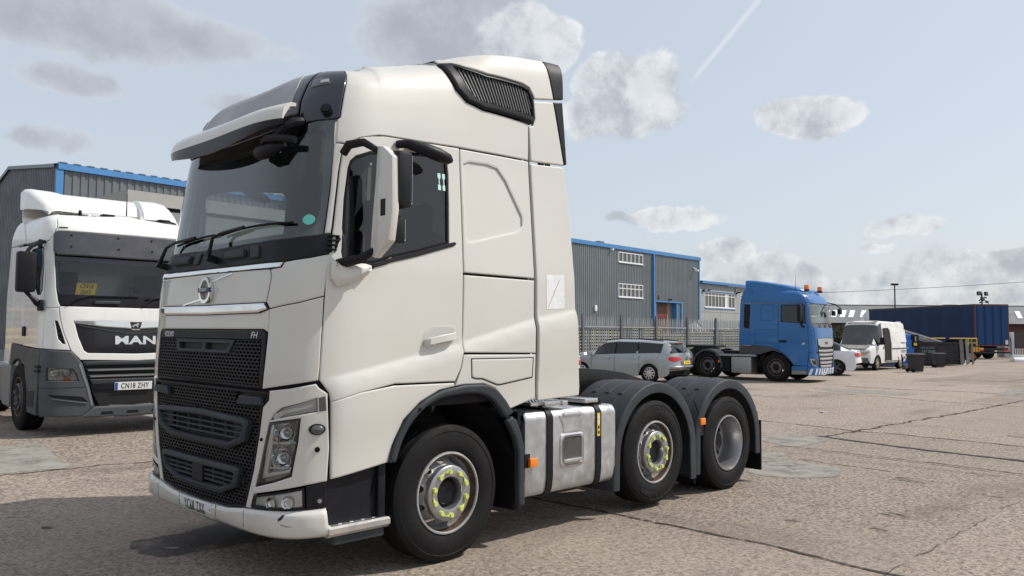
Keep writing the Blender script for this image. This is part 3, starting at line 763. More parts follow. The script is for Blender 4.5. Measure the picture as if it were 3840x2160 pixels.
# --- outlines on the skin (run round the nose, height)
DOOR = [(1.296,1.949),(1.279,2.205),(1.274,2.354),(1.288,2.603),(1.299,2.796),(1.313,2.933),(1.332,2.973),(1.37,3.007),(1.47,3.05),(1.568,3.083),(1.708,3.105),(1.979,3.120),(2.495,3.132),(2.488,2.6),(2.480,2.138),(2.471,1.551),(2.44,1.431),(2.385,1.335),(1.829,1.351-.012),(1.563,1.304-.012),(1.358,1.251-.012),(1.345,1.30),(1.283,1.383),(1.286,1.681)]
DWIN = [(1.348,2.234),(1.326,2.40),(1.330,2.60),(1.350,2.818),(1.366,2.872),(1.41,2.912),(1.541,2.958),(1.975,3.008),(2.31,3.035),(2.365,3.0),(2.373,2.90),(2.366,2.669),(2.351,2.362),(2.027,2.272),(1.62,2.172),(1.45,2.150),(1.375,2.175)]
WSEDGE = [(1.238,3.03),(1.257,3.002),(1.243,2.662),(1.223,2.350)]
WSCREEN = sym([(0,3.14),(.6,3.14),(1.0,3.17),(1.262,3.27),(1.255,3.002),(1.243,2.662),(1.221,2.350),(1.039,2.322),(.772,2.312),(.3,2.305),(0,2.303)])
WSCLEAR = sym([(0,3.02),(.7,3.02),(1.10,3.05),(1.175,3.12),(1.205,3.05),(1.196,2.52),(1.168,2.40),(1.10,2.365),(.8,2.352),(0,2.345)])
both('door', S1, DOOR, WHITE, T1, off=.0, holes=[DWIN], hedge=.004, st=.05, extra=CREASE)
doors = [o for o in T1.children if o.name.startswith('door')]
# window seals and panes belong to the doors
for o, fl in zip(doors, (False, True)):
    outer = DWIN; inn = inset(ccw(DWIN), .020)
    panel('window_seal', S1, outer, RUBBER, o, off=-.004, th=.02, edge=.003, holes=[inn], hedge=.002, flip=fl)
    panel('window_pane', S1, inset(ccw(DWIN), .016), SIDEG, o, off=-.014, th=.004, edge=.001, roll=.0, flip=fl)
# belt strip below the window
STRIP = [(1.45,2.150),(1.62,2.172),(2.027,2.272),(2.40,2.378),(2.42,2.366),(2.40,2.348),(2.03,2.240),(1.62,2.138),(1.45,2.118)]
for o, fl in zip(doors, (False, True)): panel('belt_strip', S1, STRIP, BLACKP, o, off=.012, th=.02, edge=.004, flip=fl, r=.01)
# handle: dish with its recess shade painted in, and grip
for o, fl in zip(doors, (False, True)):
    sg = -1 if fl else 1
    panel('handle_dish', S1, [(2.075,1.605),(2.10,1.70),(2.19,1.752),(2.40,1.752),(2.42,1.665),(2.35,1.622),(2.14,1.590)], mat('handle_dish_shade', (.50,.49,.46), .4), o, off=.003, th=.004, edge=.012, flip=fl, r=.03)
    g = MB()
    pts = [S1(sg*a, b, h) for a, b, h in ((2.10,1.622,.02),(2.13,1.635,.045),(2.25,1.655,.052),(2.36,1.668,.045),(2.395,1.676,.02))]
    vs = []; fs = []
    for i, (a, b, h) in enumerate(((2.10,1.618,.012),(2.125,1.630,.040),(2.25,1.652,.050),(2.355,1.668,.042),(2.39,1.674,.012))):
        for (db, dh) in ((-.028,0),(-.022,.012),(.022,.012),(.028,0),(.02,-.012),(-.02,-.012)): vs.append(S1(sg*a, b+db, h+dh))
    for i in range(4):
        for j in range(6): q = (j+1) % 6; fs.append((i*6+j, i*6+q, (i+1)*6+q, (i+1)*6+j))
    fs += [(0,1,2,3,4,5), (29,28,27,26,25,24)]
    g.add(vs, fs).build('handle_grip', WHITE, o)
# sleeper panels
UP = [(2.505,3.128),(3.272,3.135),(3.272,2.148),(2.492,2.153),(2.500,2.6)]
REC = [(2.535,3.005),(2.604,3.030),(2.793,3.038),(2.906,3.022),(2.994,2.935),(3.167,2.655),(3.165,2.580),(3.092,2.525),(2.60,2.400),(2.554,2.393),(2.527,2.420)]
both('sleeper_side_panel', S1, UP, WHITE, T1, holes=[REC], hedge=.014, st=.07)
both('sleeper_window_blank', S1, inset(ccw(REC), -.004), WHITE, T1, off=-.016, th=.01, edge=.002, roll=0, st=.08)
both('locker_door', S1, [(2.492,2.132),(3.270,2.128),(3.262,1.532),(2.476,1.546),(2.484,1.8)], WHITE, T1, st=.05, extra=CREASE)
LOW = [(2.474,1.530),(3.262,1.519),(3.275,1.165),(2.976,1.092),(2.915,1.165),(2.804,1.266),(2.684,1.305),(2.471,1.307),(2.392,1.30),(2.448,1.425)]
both('sleeper_lower_panel', S1, LOW, WHITE, T1, st=.05, extra=CREASE)
HAT = [(2.549,1.493),(2.555,1.361),(2.590,1.349),(2.661,1.346),(2.824,1.294),(2.865,1.293),(3.226,1.337),(3.228,1.490)]
for fl in (False, True):
    p = panel('filler_flap', S1, HAT, WHITE, T1, off=.004, th=.012, edge=.006, r=.015, flip=fl)
    panel('flap_seam', S1, inset(ccw(HAT), -.008), BLACKP, T1, off=.0015, th=.003, edge=.001, roll=0, holes=[HAT], hedge=0, flip=fl)
SK = [(1.358,1.238),(1.563,1.291),(1.829,1.338-.013),(2.375,1.322),(2.38,1.298),(2.231,1.276),(2.057,1.201),(1.916,1.086),(1.827,.921),(1.792,.803),(1.559,.767),(1.365,.736)]
both('front_side_panel', S1, SK, WHITE, T1, st=.04)
# A-pillar strip
both('a_pillar_trim', S1, [(1.262,3.25),(1.268,2.99),(1.330,2.985),(1.310,2.955),(1.290,2.80),(1.278,2.603),(1.263,2.360),(1.230,2.357),(1.250,2.66)], WHITE, T1, off=-.004, st=.06)
# roof: white flanks, dark front, caps
RB = [(1.268,2.995),(1.338,2.990),(1.386,3.018),(1.469,3.055),(1.573,3.096),(1.663,3.118),(1.959,3.130),(2.495,3.146),(3.272,3.150)]
FL = RB+[(3.285,3.462),(2.768,3.522),(2.59,3.588),(2.488,3.711),(2.440,3.877),(2.42,3.99),(2.30,4.048),(1.32,4.048),(1.262,3.985),(1.285,3.88),(1.284,3.531),(1.284,3.27),(1.266,3.245)]
both('roof_flank', S1, FL, WHITE, T1, st=.06)
both('roof_corner_cap', S1, [(1.02,3.20),(1.262,3.255),(1.276,3.275),(1.276,3.53),(1.278,3.88),(1.250,3.975),(1.31,4.045),(1.10,4.045),(1.03,3.93),(.985,3.75),(.985,3.50)], GLOSSB, T1, st=.05, r=.02)
panel('roof_sign_panel', S1, sym([(0,4.045),(1.085,4.045),(1.015,3.93),(.970,3.75),(.970,3.50),(1.0,3.20),(.6,3.16),(0,3.15)]), GLOSSB, T1, st=.06)
panel('roof_sign', S1, sym([(0,4.0),(.87,3.955),(.905,3.40),(0,3.38)]), mat('sign_film', (.34,.345,.36), .42, var=.08, dirt=.5, dcol=(.20,.20,.21), dscale=1.5), T1, off=.004, th=.006, edge=.003, st=.06)
for fl in (False, True):
    panel('roof_marker_lamp', S1, [(1.022,3.675),(1.03,3.80),(1.09,3.825),(1.145,3.815),(1.168,3.72)], mat('lamp_unit_dark', (.05,.055,.07), .12, coat=1.), T1, off=.006, th=.01, edge=.006, r=.015, flip=fl)
    panel('marker_bulbs', S1, [(1.09,3.725),(1.09,3.775),(1.145,3.785),(1.15,3.74)], mat('lamp_reflector', (.5,.5,.5), .2, metal=.6), T1, off=.012, th=.005, edge=.003, flip=fl)
    P = S1((-1 if fl else 1)*1.188, 3.345, 0); Nn = FH.nrm((-1 if fl else 1)*1.188, 3.345)
    MB().cyl(P, tuple(Vector(P)+Vector(Nn)*.045), .028, n=16).cyl(tuple(Vector(P)+Vector(Nn)*.02), tuple(Vector(P)+Vector(Nn)*.03), .040, n=16).build('corner_camera', BLACKP, T1)
# roof top skin
def roof_top(S, parent, ss_, v, crown, m, name='roof_top'):
    vs = []; fs = []; K = 8
    for s in ss_:
        a, b = Vector(S(s, v, 0)), Vector(S(-s, v, 0))
        for q in range(K+1):
            p = a.lerp(b, q/K); p.z += crown*(1-(2*q/K-1)**2); vs.append(tuple(p))
    for i in range(len(ss_)-1):
        for q in range(K): o = i*(K+1)+q; fs.append((o, o+K+1, o+K+2, o+1))
    return mesh(name, vs, fs, m, parent)
roof_top(S1, T1, [.02,.2,.4,.6,.8,1.0,1.1,1.2,1.3,1.4,1.6,1.8,2.0,2.2,2.5,2.8,3.1,3.3], 4.035, .03, WHITE)
# rear air deflectors
def skin_off(f): return lambda s, v, o=0.: S1(s, v, o+f(abs(s), v))
both('joint_filler', S1, [(3.255,1.19),(3.32,1.19),(3.32,3.43),(3.255,3.43)], mat('joint_beige', (.20,.19,.16), .7), T1, off=-.03, th=.01, edge=.002, roll=0)
S1d = skin_off(lambda s, v: .006)
both('side_deflector', S1d, [(3.300,3.118),(3.722,3.146),(3.765,2.686),(3.788,1.909),(3.833,1.237),(3.826,1.157),(3.300,1.140),(3.298,1.866),(3.300,2.5)], WHITE, T1, st=.06, r=.012, extra=CREASE)
for (a, b) in ((3.72,3.158),(3.72,3.15)): pass
both('upper_side_deflector', S1d, [(3.362,3.668),(3.610,3.692),(3.722,3.166),(3.302,3.145),(3.292,3.446),(3.338,3.448),(3.366,3.51)], WHITE, T1, st=.06, r=.012)
both('deflector_edge', S1d, [(3.618,3.694),(3.731,3.708),(3.761,3.180),(3.730,3.168)], BLACKP, T1, off=.002, st=.08)
for fl in (1, -1):
    MB().box((-1.13,fl*1.08,3.10),(-1.09,fl*1.12,3.20)).box((-1.21,fl*1.08,3.10),(-1.18,fl*1.12,3.20)).build('deflector_bracket', STEEL, T1)
SPO = [(3.360,3.690),(3.600,3.714),(3.545,3.98),(3.530,4.046),(2.46,4.046),(2.44,4.0),(2.54,3.985),(2.625,3.934),(2.82,3.863),(3.215,3.810),(3.30,3.783),(3.355,3.70)]
both('roof_spoiler_side', S1d, SPO, WHITE, T1, off=.012, st=.06)
both('spoiler_edge', S1d, [(3.608,3.716),(3.733,3.735),(3.752,4.0),(3.755,4.046),(3.538,4.046),(3.553,3.98)], BLACKP, T1, off=.012, st=.06)
roof_top(lambda s, v, o=0.: S1(s, v, .018), T1, [2.47,2.6,2.75,2.9,3.1,3.3,3.5,3.74], 4.04, .035, WHITE, 'roof_spoiler_top')
# side air intakes
VO = [(2.414,3.987),(2.444,3.877),(2.492,3.711),(2.595,3.594),(2.768,3.533),(3.237,3.482),(3.325,3.466),(3.356,3.512),(3.349,3.675),(3.294,3.775),(3.215,3.800),(2.815,3.854),(2.617,3.926),(2.534,3.977)]
VI = [(2.530,3.927),(2.815,3.838),(3.20,3.770),(3.272,3.748),(3.312,3.70),(3.326,3.534),(2.97,3.575),(2.713,3.611),(2.647,3.671),(2.578,3.767)]
for fl in (False, True):
    sg = -1 if fl else 1
    fr = panel('air_intake_frame', S1, VO, BLACKP, T1, off=.026, th=.06, edge=.018, roll=.012, holes=[VI], hedge=.010, flip=fl)
    panel('intake_backing', S1, VI, BLACKP, fr, off=-.02, th=.01, edge=.001, roll=0, flip=fl)
    slat = mat('intake_slat', (.12,.125,.13), .5)
    for k in range(30):
        # slats lean like the front edge of the opening
        a0 = 2.50+k*.031; seg = []
        for q in range(41):
            v = 3.48+.47*q/40; a = a0-.03+(3.95-v)*.33+.02
            if inpoly(a, v, VI): seg.append((a, v))
        if len(seg) < 3: continue
        (a, v), (c, w) = seg[0], seg[-1]
        vs = [S1(sg*x, y, o) for (x, y) in ((a, v), (c, w)) for (x, o) in ((x-.0045, .010), (x+.0045, .010), (x+.0045, -.014), (x-.0045, -.014))]
        mesh('intake_slat', vs, [(0,1,5,4),(1,2,6,5),(2,3,7,6),(3,0,4,7),(0,3,2,1),(4,5,6,7)], slat, fr, smooth=0)
# windscreen: pane with black border, cowl below
panel('windscreen', S1, WSCREEN, WSG, T1, off=-.012, th=.005, edge=.001, roll=0, st=.09)
panel('windscreen_border', S1, WSCREEN, GLOSSB, T1, off=-.0185, th=.003, edge=.001, roll=0, holes=[WSCLEAR], hr=.05, st=.05)
COWL = sym([(0,2.302),(.3,2.305),(.772,2.312),(1.039,2.322),(1.223,2.350),(1.275,2.352),(1.296,2.222),(1.174,2.188),(1.021,2.162),(.6,2.156),(0,2.155)])
panel('windscreen_cowl', S1, COWL, BLACKP, T1, off=.002, st=.06)
for fl in (False, True):
    panel('cowl_corner', S1, [(1.286,2.352),(1.345,2.355),(1.385,2.20),(1.40,2.165),(1.30,2.220)], BLACKP, T1, off=.0, flip=fl)
    for k in range(4):
        v = 2.335-k*.032; sg = -1 if fl else 1
        MB().add([S1(sg*a, b, o) for (a, b) in ((1.255,v),(1.315,v-.004),(1.315,v+.004),(1.255,v+.008)) for o in (.0,.022)], [(0,2,4,6),(1,7,5,3),(0,1,3,2),(2,3,5,4),(4,5,7,6),(6,7,1,0)]).build('cowl_fin', BLACKP, T1)
# cowl steps (grab recesses)
for (a, b, w) in ((.52,2.238,.30),(-.55,2.238,.30)):
    panel('grab_recess', S1, [(a-w/2,b-.045),(a+w/2,b-.045),(a+w/2,b+.05),(a-w/2,b+.05)], mat('recess_black', (.006,.006,.008), .6), T1, off=.006, th=.006, edge=.004)
    panel('grab_bar', S1, [(a-w/2-.02,b-.03),(a+w/2-.03,b-.03),(a+w/2-.03,b+.025),(a-w/2-.02,b+.025)], DARKP, T1, off=.038, th=.03, edge=.01, roll=.008)
    c = a+w/2+.075
    panel('washer_cap', S1, [(c-.05,b-.04),(c+.05,b-.04),(c+.05,b+.045),(c-.05,b+.045)], DARKP, T1, off=.016, th=.014, edge=.006, r=.012)
# wipers
def wiper(s_piv, s0, v0, s1, v1, elbow):
    w = MB(); p = [S1(s_piv,2.215,.03), S1(s_piv+.01,2.225,.07)]+[S1(a, b, o) for a, b, o in elbow]
    w.tube(p, [.016,.017]+[.013]*(len(elbow)), 6).cyl(S1(s_piv,2.215,.0), S1(s_piv,2.215,.085), .028, n=10)
    arm = w.build('wiper', BLACKP, T1)
    pts = [S1(s0+(s1-s0)*t, v0+(v1-v0)*t+.012*math.sin(t*math.pi), .012) for t in [i/10 for i in range(11)]]
    MB().tube(pts, .009, 6).build('wiper_blade', RUBBER, arm)
wiper(.14,.22,2.40,1.06,2.425,[(.16,2.37,.06),(.30,2.405,.04),(.62,2.425,.028)])
wiper(-.95,-.80,2.375,-.02,2.41,[(-.93,2.36,.06),(-.80,2.395,.04),(-.45,2.41,.028)])
# bonnet panels, chrome
panel('chrome_strip', S1, sym([(0,2.152),(.6,2.152),(1.015,2.156),(.990,2.124),(.894,2.118),(.3,2.120),(0,2.122)]), CHROME, T1, off=.010, th=.012, edge=.004, st=.05)
panel('bonnet_panel', S1, sym([(0,2.116),(.894,2.112),(.897,2.06),(.840,1.892),(0,1.888)]), WHITE, T1, off=.002, st=.06, r=.008)
both('bonnet_corner', S1, [(1.02,2.156),(1.174,2.182),(1.290,2.214),(1.288,1.934),(1.126,1.889),(.886,1.850),(.850,1.892),(.908,2.060),(.905,2.112),(.998,2.120)], WHITE, T1, off=.002, st=.05)
panel('chrome_bar', S1, sym([(0,1.880),(.838,1.884),(.872,1.845),(.775,1.823),(0,1.816)]), CHROME, T1, off=.020, th=.02, edge=.008, st=.05)
GT = [(.814,1.705),(.85,1.697),(.868,1.671),(.866,1.459),(.852,1.316)]
panel('bonnet_lower_panel', S1, sym([(0,1.812),(.775,1.818),(.880,1.842),(.880,1.69),(.83,1.712),(0,1.712)]), WHITE, T1, off=.002, st=.06)
both('corner_panel', S1, [(.884,1.843),(1.126,1.882),(1.286,1.926),(1.280,1.681),(1.280,1.465),(1.275,1.380),(1.05,1.345),(.858,1.316),(.872,1.459),(.882,1.67)], WHITE, T1, off=.002, st=.05)
# emblem: ring with a diagonal bar
def ring(name, S, a, b, rx, ry, wd, off, th, m, parent, n=40):
    vs = []; fs = []
    for i in range(n):
        t = 2*math.pi*i/n
        for k, o in ((1, off-th), (1, off), (1-wd, off), (1-wd, off-th)): vs.append(S(a+rx*k*math.cos(t), b+ry*k*math.sin(t), o))
    for i in range(n):
        j = (i+1) % n
        for q in range(3): fs.append((i*4+q, j*4+q, j*4+q+1, i*4+q+1))
    return mesh(name, vs, fs, m, parent)
EM = ring('emblem_ring', S1, .0, 1.997, .098, .098, .24, .034, .03, CHROME, T1)
panel('emblem_band', S1, [(-.098,1.980),(.098,1.980),(.098,2.014),(-.098,2.014)], mat('emblem_blue', (.02,.03,.08), .2, metal=.5), EM, off=.042, th=.02, edge=.003)
letters('emblem_lettering', 'VOLVO', .036, CHROME, EM, S1, 0, 1.997, .0435, .002)
for (a, b, c, d) in ((.075,2.06,.42,2.105),(-.075,1.935,-.42,1.892)):
    # diagonal bar pieces each side of the ring
    n_ = Vector((-(d-b), c-a)).normalized()*.009
    panel('diagonal_bar', S1, [(a+n_.x,b+n_.y),(a-n_.x,b-n_.y),(c-n_.x,d-n_.y),(c+n_.x,d+n_.y)], CHROME, T1, off=.008, th=.012, edge=.003, st=.08)
# grilles
GPO = sym([(0,1.705)]+GT+[(.544,1.318),(0,1.322)])
gband = sym([(0,1.700),(.812,1.700),(.845,1.69),(.860,1.668),(.858,1.640),(0,1.636)])
def honeycomb(S, polys, holes, off, cw, ch, t, dep, m, parent, s0, s1, v0, v1):
    mb = MB(); ni = int((s1-s0)/cw)+2; nj = int((v1-v0)/(ch*.75))+2
    for j in range(nj):
        for i in range(ni):
            a = s0+(i+.5*(j % 2))*cw; b = v0+j*ch*.75
            if not any(inpoly(a, b, p) for p in polys) or any(inpoly(a, b, h) for h in holes): continue
            o = [(a+cw*.5*x, b+ch*.5*y) for x, y in ((0,1),(1,.5),(1,-.5),(0,-1),(-1,-.5),(-1,.5))]
            n_ = [(a+(cw*.5-t)*x, b+(ch*.5-t)*y) for x, y in ((0,1),(1,.5),(1,-.5),(0,-1),(-1,-.5),(-1,.5))]
            vs = [S(*p, off) for p in o]+[S(*p, off) for p in n_]+[S(*p, off-dep) for p in n_]
            fs = []
            for q in range(6): w = (q+1) % 6; fs += [(q, w, 6+w, 6+q), (6+q, 6+w, 12+w, 12+q)]
            mb.add(vs, fs)
    me = bpy.data.meshes.new('grille_mesh'); me.from_pydata(mb.v, [], mb.f); me.materials.append(m)
    o = bpy.data.objects.new('grille_mesh', me); COL.objects.link(o); o.parent = parent; o['kind'] = 'stuff'
    return o
GP = panel('upper_grille', S1, GPO, mat('grille_back', (.006,.006,.008), .6), T1, off=-.025, th=.02, edge=.002, st=.1)
panel('grille_frame', S1, GPO, BLACKP, GP, off=.004, th=.03, edge=.006, holes=[sym([(0,1.640),(.822,1.640),(.822,1.335),(0,1.335)])], hedge=.003, st=.06)
VENT = [(-.47,1.540),(.40,1.540),(.465,1.634),(-.49,1.634)]
honeycomb(S1, [sym([(0,1.645),(.828,1.645),(.828,1.33),(0,1.33)])], [[(-.46,1.545),(.39,1.545),(.45,1.63),(-.48,1.63)]], .000, .050, .032, .0065, .02, BLACKP, GP, -.82, .82, 1.335, 1.64)
panel('grille_vent', S1, VENT, DARKP, GP, off=.012, th=.04, edge=.012, holes=[[(-.42,1.560),(-.03,1.560),(-.03,1.618),(-.44,1.618)], [(.02,1.560),(.36,1.560),(.40,1.618),(.02,1.618)]], hedge=.008, st=.06)
letters('lettering', 'VOLVO', .058, ALUB, GP, S1, -.645, 1.668, .006, .003, cond=.92, bold=.001)
letters('lettering', 'FH', .062, ALUB, GP, S1, .735, 1.668, .006, .003, cond=1.15, shear=.25)
# lower grille in the bumper
LG = sym([(0,1.300),(.854,1.300),(.925,1.300),(.918,1.248),(.860,1.201),(.829,1.016),(.773,.784),(.668,.516),(.44,.484),(0,.471)])
L2 = panel('lower_grille', S1, LG, mat('grille_back', (.006,.006,.008), .6), T1, off=-.03, th=.02, edge=.002, st=.1)
F1o = sym([(0,1.132),(.66,1.112),(.735,1.098),(.742,1.085),(.690,.955),(.48,.890),(0,.885)]); F1i = sym([(0,1.085),(.67,1.068),(.685,1.058),(.645,.985),(.47,.935),(0,.930)])
F2o = sym([(0,.775),(.57,.778),(.628,.768),(.635,.755),(.585,.640),(.36,.568),(0,.562)]); F2i = sym([(0,.728),(.56,.732),(.575,.722),(.545,.665),(.345,.610),(0,.605)])
honeycomb(S1, [inset(ccw(LG), .012)], [F1o, F2o, [(.52,1.20),(.90,1.20),(.90,1.31),(.52,1.31)], [(-.52,1.20),(-.90,1.20),(-.90,1.31),(-.52,1.31)]], -.004, .050, .032, .0065, .02, BLACKP, L2, -.92, .92, .48, 1.30)
panel('grille_surround', S1, LG, BLACKP, L2, off=.0, th=.03, edge=.004, holes=[inset(ccw(LG), .018)], hedge=.003, st=.06)
for F, Fi, mid in ((F1o, F1i, False), (F2o, F2i, True)):
    fr = panel('intake_surround', S1, F, DARKP, L2, off=.040, th=.06, edge=.018, roll=.012, holes=[Fi], hedge=.01, st=.05)
    vlo, vhi = min(b for a, b in Fi), max(b for a, b in Fi)
    for k in range(1, 4):
        v = vlo+(vhi-vlo)*k/4; ex = [a for a in [i*.01 for i in range(80)] if inpoly(a, v, Fi)]; e = max(ex)
        for (a0, a1) in (((-e, -.085), (.085, e)) if mid else ((-e, e),)):
            panel('intake_slat', S1, [(a0,v-.008),(a1,v-.008),(a1,v+.008),(a0,v+.008)], DARKP, fr, off=.018, th=.03, edge=.003, st=.12)
    for a in ((-.4,-.2,.0,.2,.4) if not mid else (-.38,-.22,.22,.38)):
        panel('intake_bar', S1, [(a-.006,vlo+.02),(a+.006,vlo+.02),(a+.006,vhi-.01),(a-.006,vhi-.01)], DARKP, fr, off=.014, th=.03, edge=.002, st=.12)
    for sg in (1, -1): panel('intake_blank', S1, [(sg*.50,vlo+.03),(sg*.66,vlo+.06),(sg*.66,vhi-.015),(sg*.50,vhi-.01)], BLACKP, fr, off=.005, th=.02, edge=.003)
    if mid: panel('radar_cover', S1, [(-.085,vlo),(.085,vlo),(.085,vhi),(-.085,vhi)], BLACKP, fr, off=.030, th=.03, edge=.006, st=.08)
for sg in (1, -1):
    panel('step_tread', S1, [(sg*.56,1.20),(sg*.88,1.21),(sg*.86,1.262),(sg*.60,1.262)], DARKP, L2, off=.022, th=.03, edge=.006)
# bumper: headlamp panel, lamps, lower lip
BP = [(.935,1.306),(1.096,1.325),(1.262,1.357),(1.281,1.331),(1.334,1.293),(1.338,1.183),(1.350,.942),(1.340,.727),(1.210,.708),(.778,.620),(.735,.520),(.680,.518),(.785,.784),(.841,1.016),(.872,1.196),(.930,1.244)]
DRL = [(.947,1.115),(.976,1.156),(1.04,1.201),(1.184,1.238),(1.273,1.267),(1.277,1.177),(1.099,1.148)]
DR2 = [(1.280,1.268),(1.322,1.277),(1.330,1.184),(1.284,1.177)]
HLP = [(.935,1.102),(1.173,1.138),(1.159,.983),(1.119,.760),(.985,.714),(.795,.664),(.845,.799)]
FOG = [(.773,.606),(1.200,.692),(1.203,.552),(1.108,.542),(.746,.526)]
REFL = mat('lamp_housing', (.80,.79,.77), .30, metal=.30)
HOUS = mat('lamp_base', (.55,.54,.52), .35, metal=.1)
for fl in (False, True):
    sg = -1 if fl else 1
    bp = panel('bumper_corner', S1, BP, WHITE, T1, off=.004, st=.05, holes=[DRL, HLP], hedge=.006, flip=fl)
    # daytime running lamp
    dl = panel('daytime_lamp', S1, inset(ccw(DRL), .004), HOUS, T1, off=-.02, th=.01, edge=.001, roll=0, flip=fl)
    panel('lamp_reflector', S1, inset(ccw(DRL), .022), REFL, dl, off=-.008, th=.012, edge=.012, roll=.008, flip=fl)
    panel('lamp_lens', S1, inset(ccw(DRL), .003), LENS, dl, off=.002, th=.004, edge=.002, roll=.001, flip=fl)
    panel('indicator_lamp', S1, DR2, mat('dark_lens', (.06,.06,.065), .1, coat=1.), T1, off=.008, th=.01, edge=.004, flip=fl)
    # main headlamp: framed bowls under one lens
    hl = panel('headlamp', S1, inset(ccw(HLP), .003), HOUS, T1, off=-.055, th=.02, edge=.001, roll=0, flip=fl)
    panel('lamp_frame', S1, inset(ccw(HLP), .003), BLACKP, hl, off=-.004, th=.05, edge=.004, holes=[inset(ccw(HLP), .018)], hedge=.004, flip=fl)
    panel('chrome_blade', S1, [(.915,1.085),(.965,1.092),(.945,.93),(.895,.735),(.850,.725),(.88,.86)], REFL, hl, off=-.012, th=.03, edge=.01, roll=.008, flip=fl)
    for (a, b, rx, ry) in ((1.06,1.035,.075,.062),(1.035,.872,.08,.066)):
        c = Vector(S1(sg*a, b, -.05)); n_ = Vector(FH.nrm(sg*a, b)); up = Vector((0,0,1)); rt = up.cross(n_).normalized(); up = n_.cross(rt)
        M = Matrix((( rt.x,n_.x,up.x,c.x),(rt.y,n_.y,up.y,c.y),(rt.z,n_.z,up.z,c.z),(0,0,0,1)))
        MB().lathe([(.0,-.01),(.03,-.008),(.052,.0),(.066,.016),(.076,.036),(.080,.040)], 28, M=M).build('lamp_bowl', CHROME, hl)
        MB().lathe([(.0,.030),(.018,.026),(.030,.014),(.034,.0)], 20, M=M).build('projector_bulb', mat('bulb_glass', (.35,.37,.40), .05, metal=.5), hl)
        panel('lamp_divider', S1, [(a-.10,b-.075),(a+.085,b-.062),(a+.085,b-.050),(a-.10,b-.060)], REFL, hl, off=-.010, th=.04, edge=.003, flip=fl)
    panel('lamp_strip', S1, [(.895,.735),(1.10,.785),(1.11,.81),(.90,.765)], REFL, hl, off=-.012, th=.02, edge=.004, flip=fl)
    panel('lamp_lens', S1, inset(ccw(HLP), .005), LENS, hl, off=.004, th=.004, edge=.006, roll=.003, flip=fl)
    # fog lamp
    fg = panel('fog_lamp', S1, FOG, BLACKP, T1, off=-.03, th=.02, edge=.001, roll=0, flip=fl)
    panel('lamp_frame', S1, FOG, BLACKP, fg, off=.002, th=.03, edge=.004, holes=[inset(ccw(FOG), .014)], hedge=.004, flip=fl)
    panel('lamp_reflector', S1, inset(ccw(FOG), .014), REFL, fg, off=-.018, th=.01, edge=.004, flip=fl)
    for a in (.955, 1.09):
        c = Vector(S1(sg*a, .575+(a-.95)*.12, -.02)); n_ = Vector(FH.nrm(sg*a, .6)); up = Vector((0,0,1)); rt = up.cross(n_).normalized(); up = n_.cross(rt)
        M = Matrix((( rt.x,n_.x,up.x,c.x),(rt.y,n_.y,up.y,c.y),(rt.z,n_.z,up.z,c.z),(0,0,0,1)))
        MB().lathe([(.0,-.005),(.02,.0),(.034,.008),(.042,.020)], 20, M=M).build('lamp_bowl', CHROME, fg)
    panel('lamp_lens', S1, inset(ccw(FOG), .012), LENS, fg, off=.0, th=.003, edge=.003, roll=.001, flip=fl)
    panel('bumper_step_cover', S1, [(1.210,.700),(1.340,.722),(1.336,.556),(1.212,.550)], BLACKP, T1, off=.0, st=.06, flip=fl)
    tow = Vector(S1(sg*1.295, .602, .0)); tn = Vector(FH.nrm(sg*1.295, .602))
    MB().cyl(tuple(tow), tuple(tow+tn*.004), .028, n=18).build('towing_eye_hole', mat('hole_black', (.004,.004,.004), .8), T1)
    MB().cyl(tuple(tow), tuple(tow+tn*.006), .014, n=12).build('towing_eye_bolt', RIMA, T1)
    for (a, b, rr, h, m_) in ((1.277,.933,.018,.014,RUBBER),(.868,.985,.012,.010,RUBBER)):
        q = Vector(S1(sg*a, b, .004)); n_ = Vector(FH.nrm(sg*a, b)); MB().cyl(tuple(q), tuple(q+n_*h), rr, rr*.8, n=14).build('bumper_plug', m_, T1)
    q = Vector(S1(sg*1.273, 1.064, .004)); n_ = Vector(FH.nrm(sg*1.273, 1.064)); up = Vector((0,0,1)); rt = up.cross(n_).normalized()
    M = Matrix((( rt.x*1.5,n_.x,up.x,q.x),(rt.y*1.5,n_.y,up.y,q.y),(rt.z*1.5,n_.z,up.z,q.z),(0,0,0,1)))
    sr = MB().lathe([(.036,0),(.036,.012),(.030,.018)], 20, M=M).build('side_repeater', RUBBER, T1)
    MB().lathe([(.030,.012),(.028,.024),(.018,.034),(0,.038)], 20, M=M).build('lamp_lens', mat('dark_lens', (.06,.06,.065), .1, coat=1.), sr)
LIPH = [(0,.468),(.44,.480),(.673,.511),(.887,.525),(1.108,.538),(1.234,.546),(1.336,.552),(1.346,.447),(1.380,.424),(1.375,.371),(1.194,.362),(.94,.350),(.593,.338),(0,.335)]
S1b = skin_off(lambda s, v: .030*ss(.57, .50, v)-.05*ss(.40, .33, v))
LIP = panel('lower_bumper', S1b, sym(LIPH), WHITE, T1, off=.0, th=.06, edge=.02, roll=.012, st=.05)
for a in (.70,-.70,.30,-.30): panel('bumper_seam', S1b, [(a-.0025,.35),(a+.0025,.35),(a+.0025,.50),(a-.0025,.50)], mat('seam_grey', (.16,.15,.14), .7), LIP, off=.0012, th=.003, edge=.0005, roll=0)
panel('bumper_scrape', S1b, [(1.045,.478),(1.065,.487),(1.078,.503),(1.085,.52),(1.068,.520),(1.058,.508),(1.040,.492)], INK, LIP, off=.0015, th=.003, edge=.001)
panel('bumper_scratch', S1b, [(1.06,.462),(1.10,.452),(1.14,.448),(1.10,.446),(1.065,.455)], mat('scratch_grey', (.2,.19,.18), .7), LIP, off=.0015, th=.003, edge=.0005, roll=0)
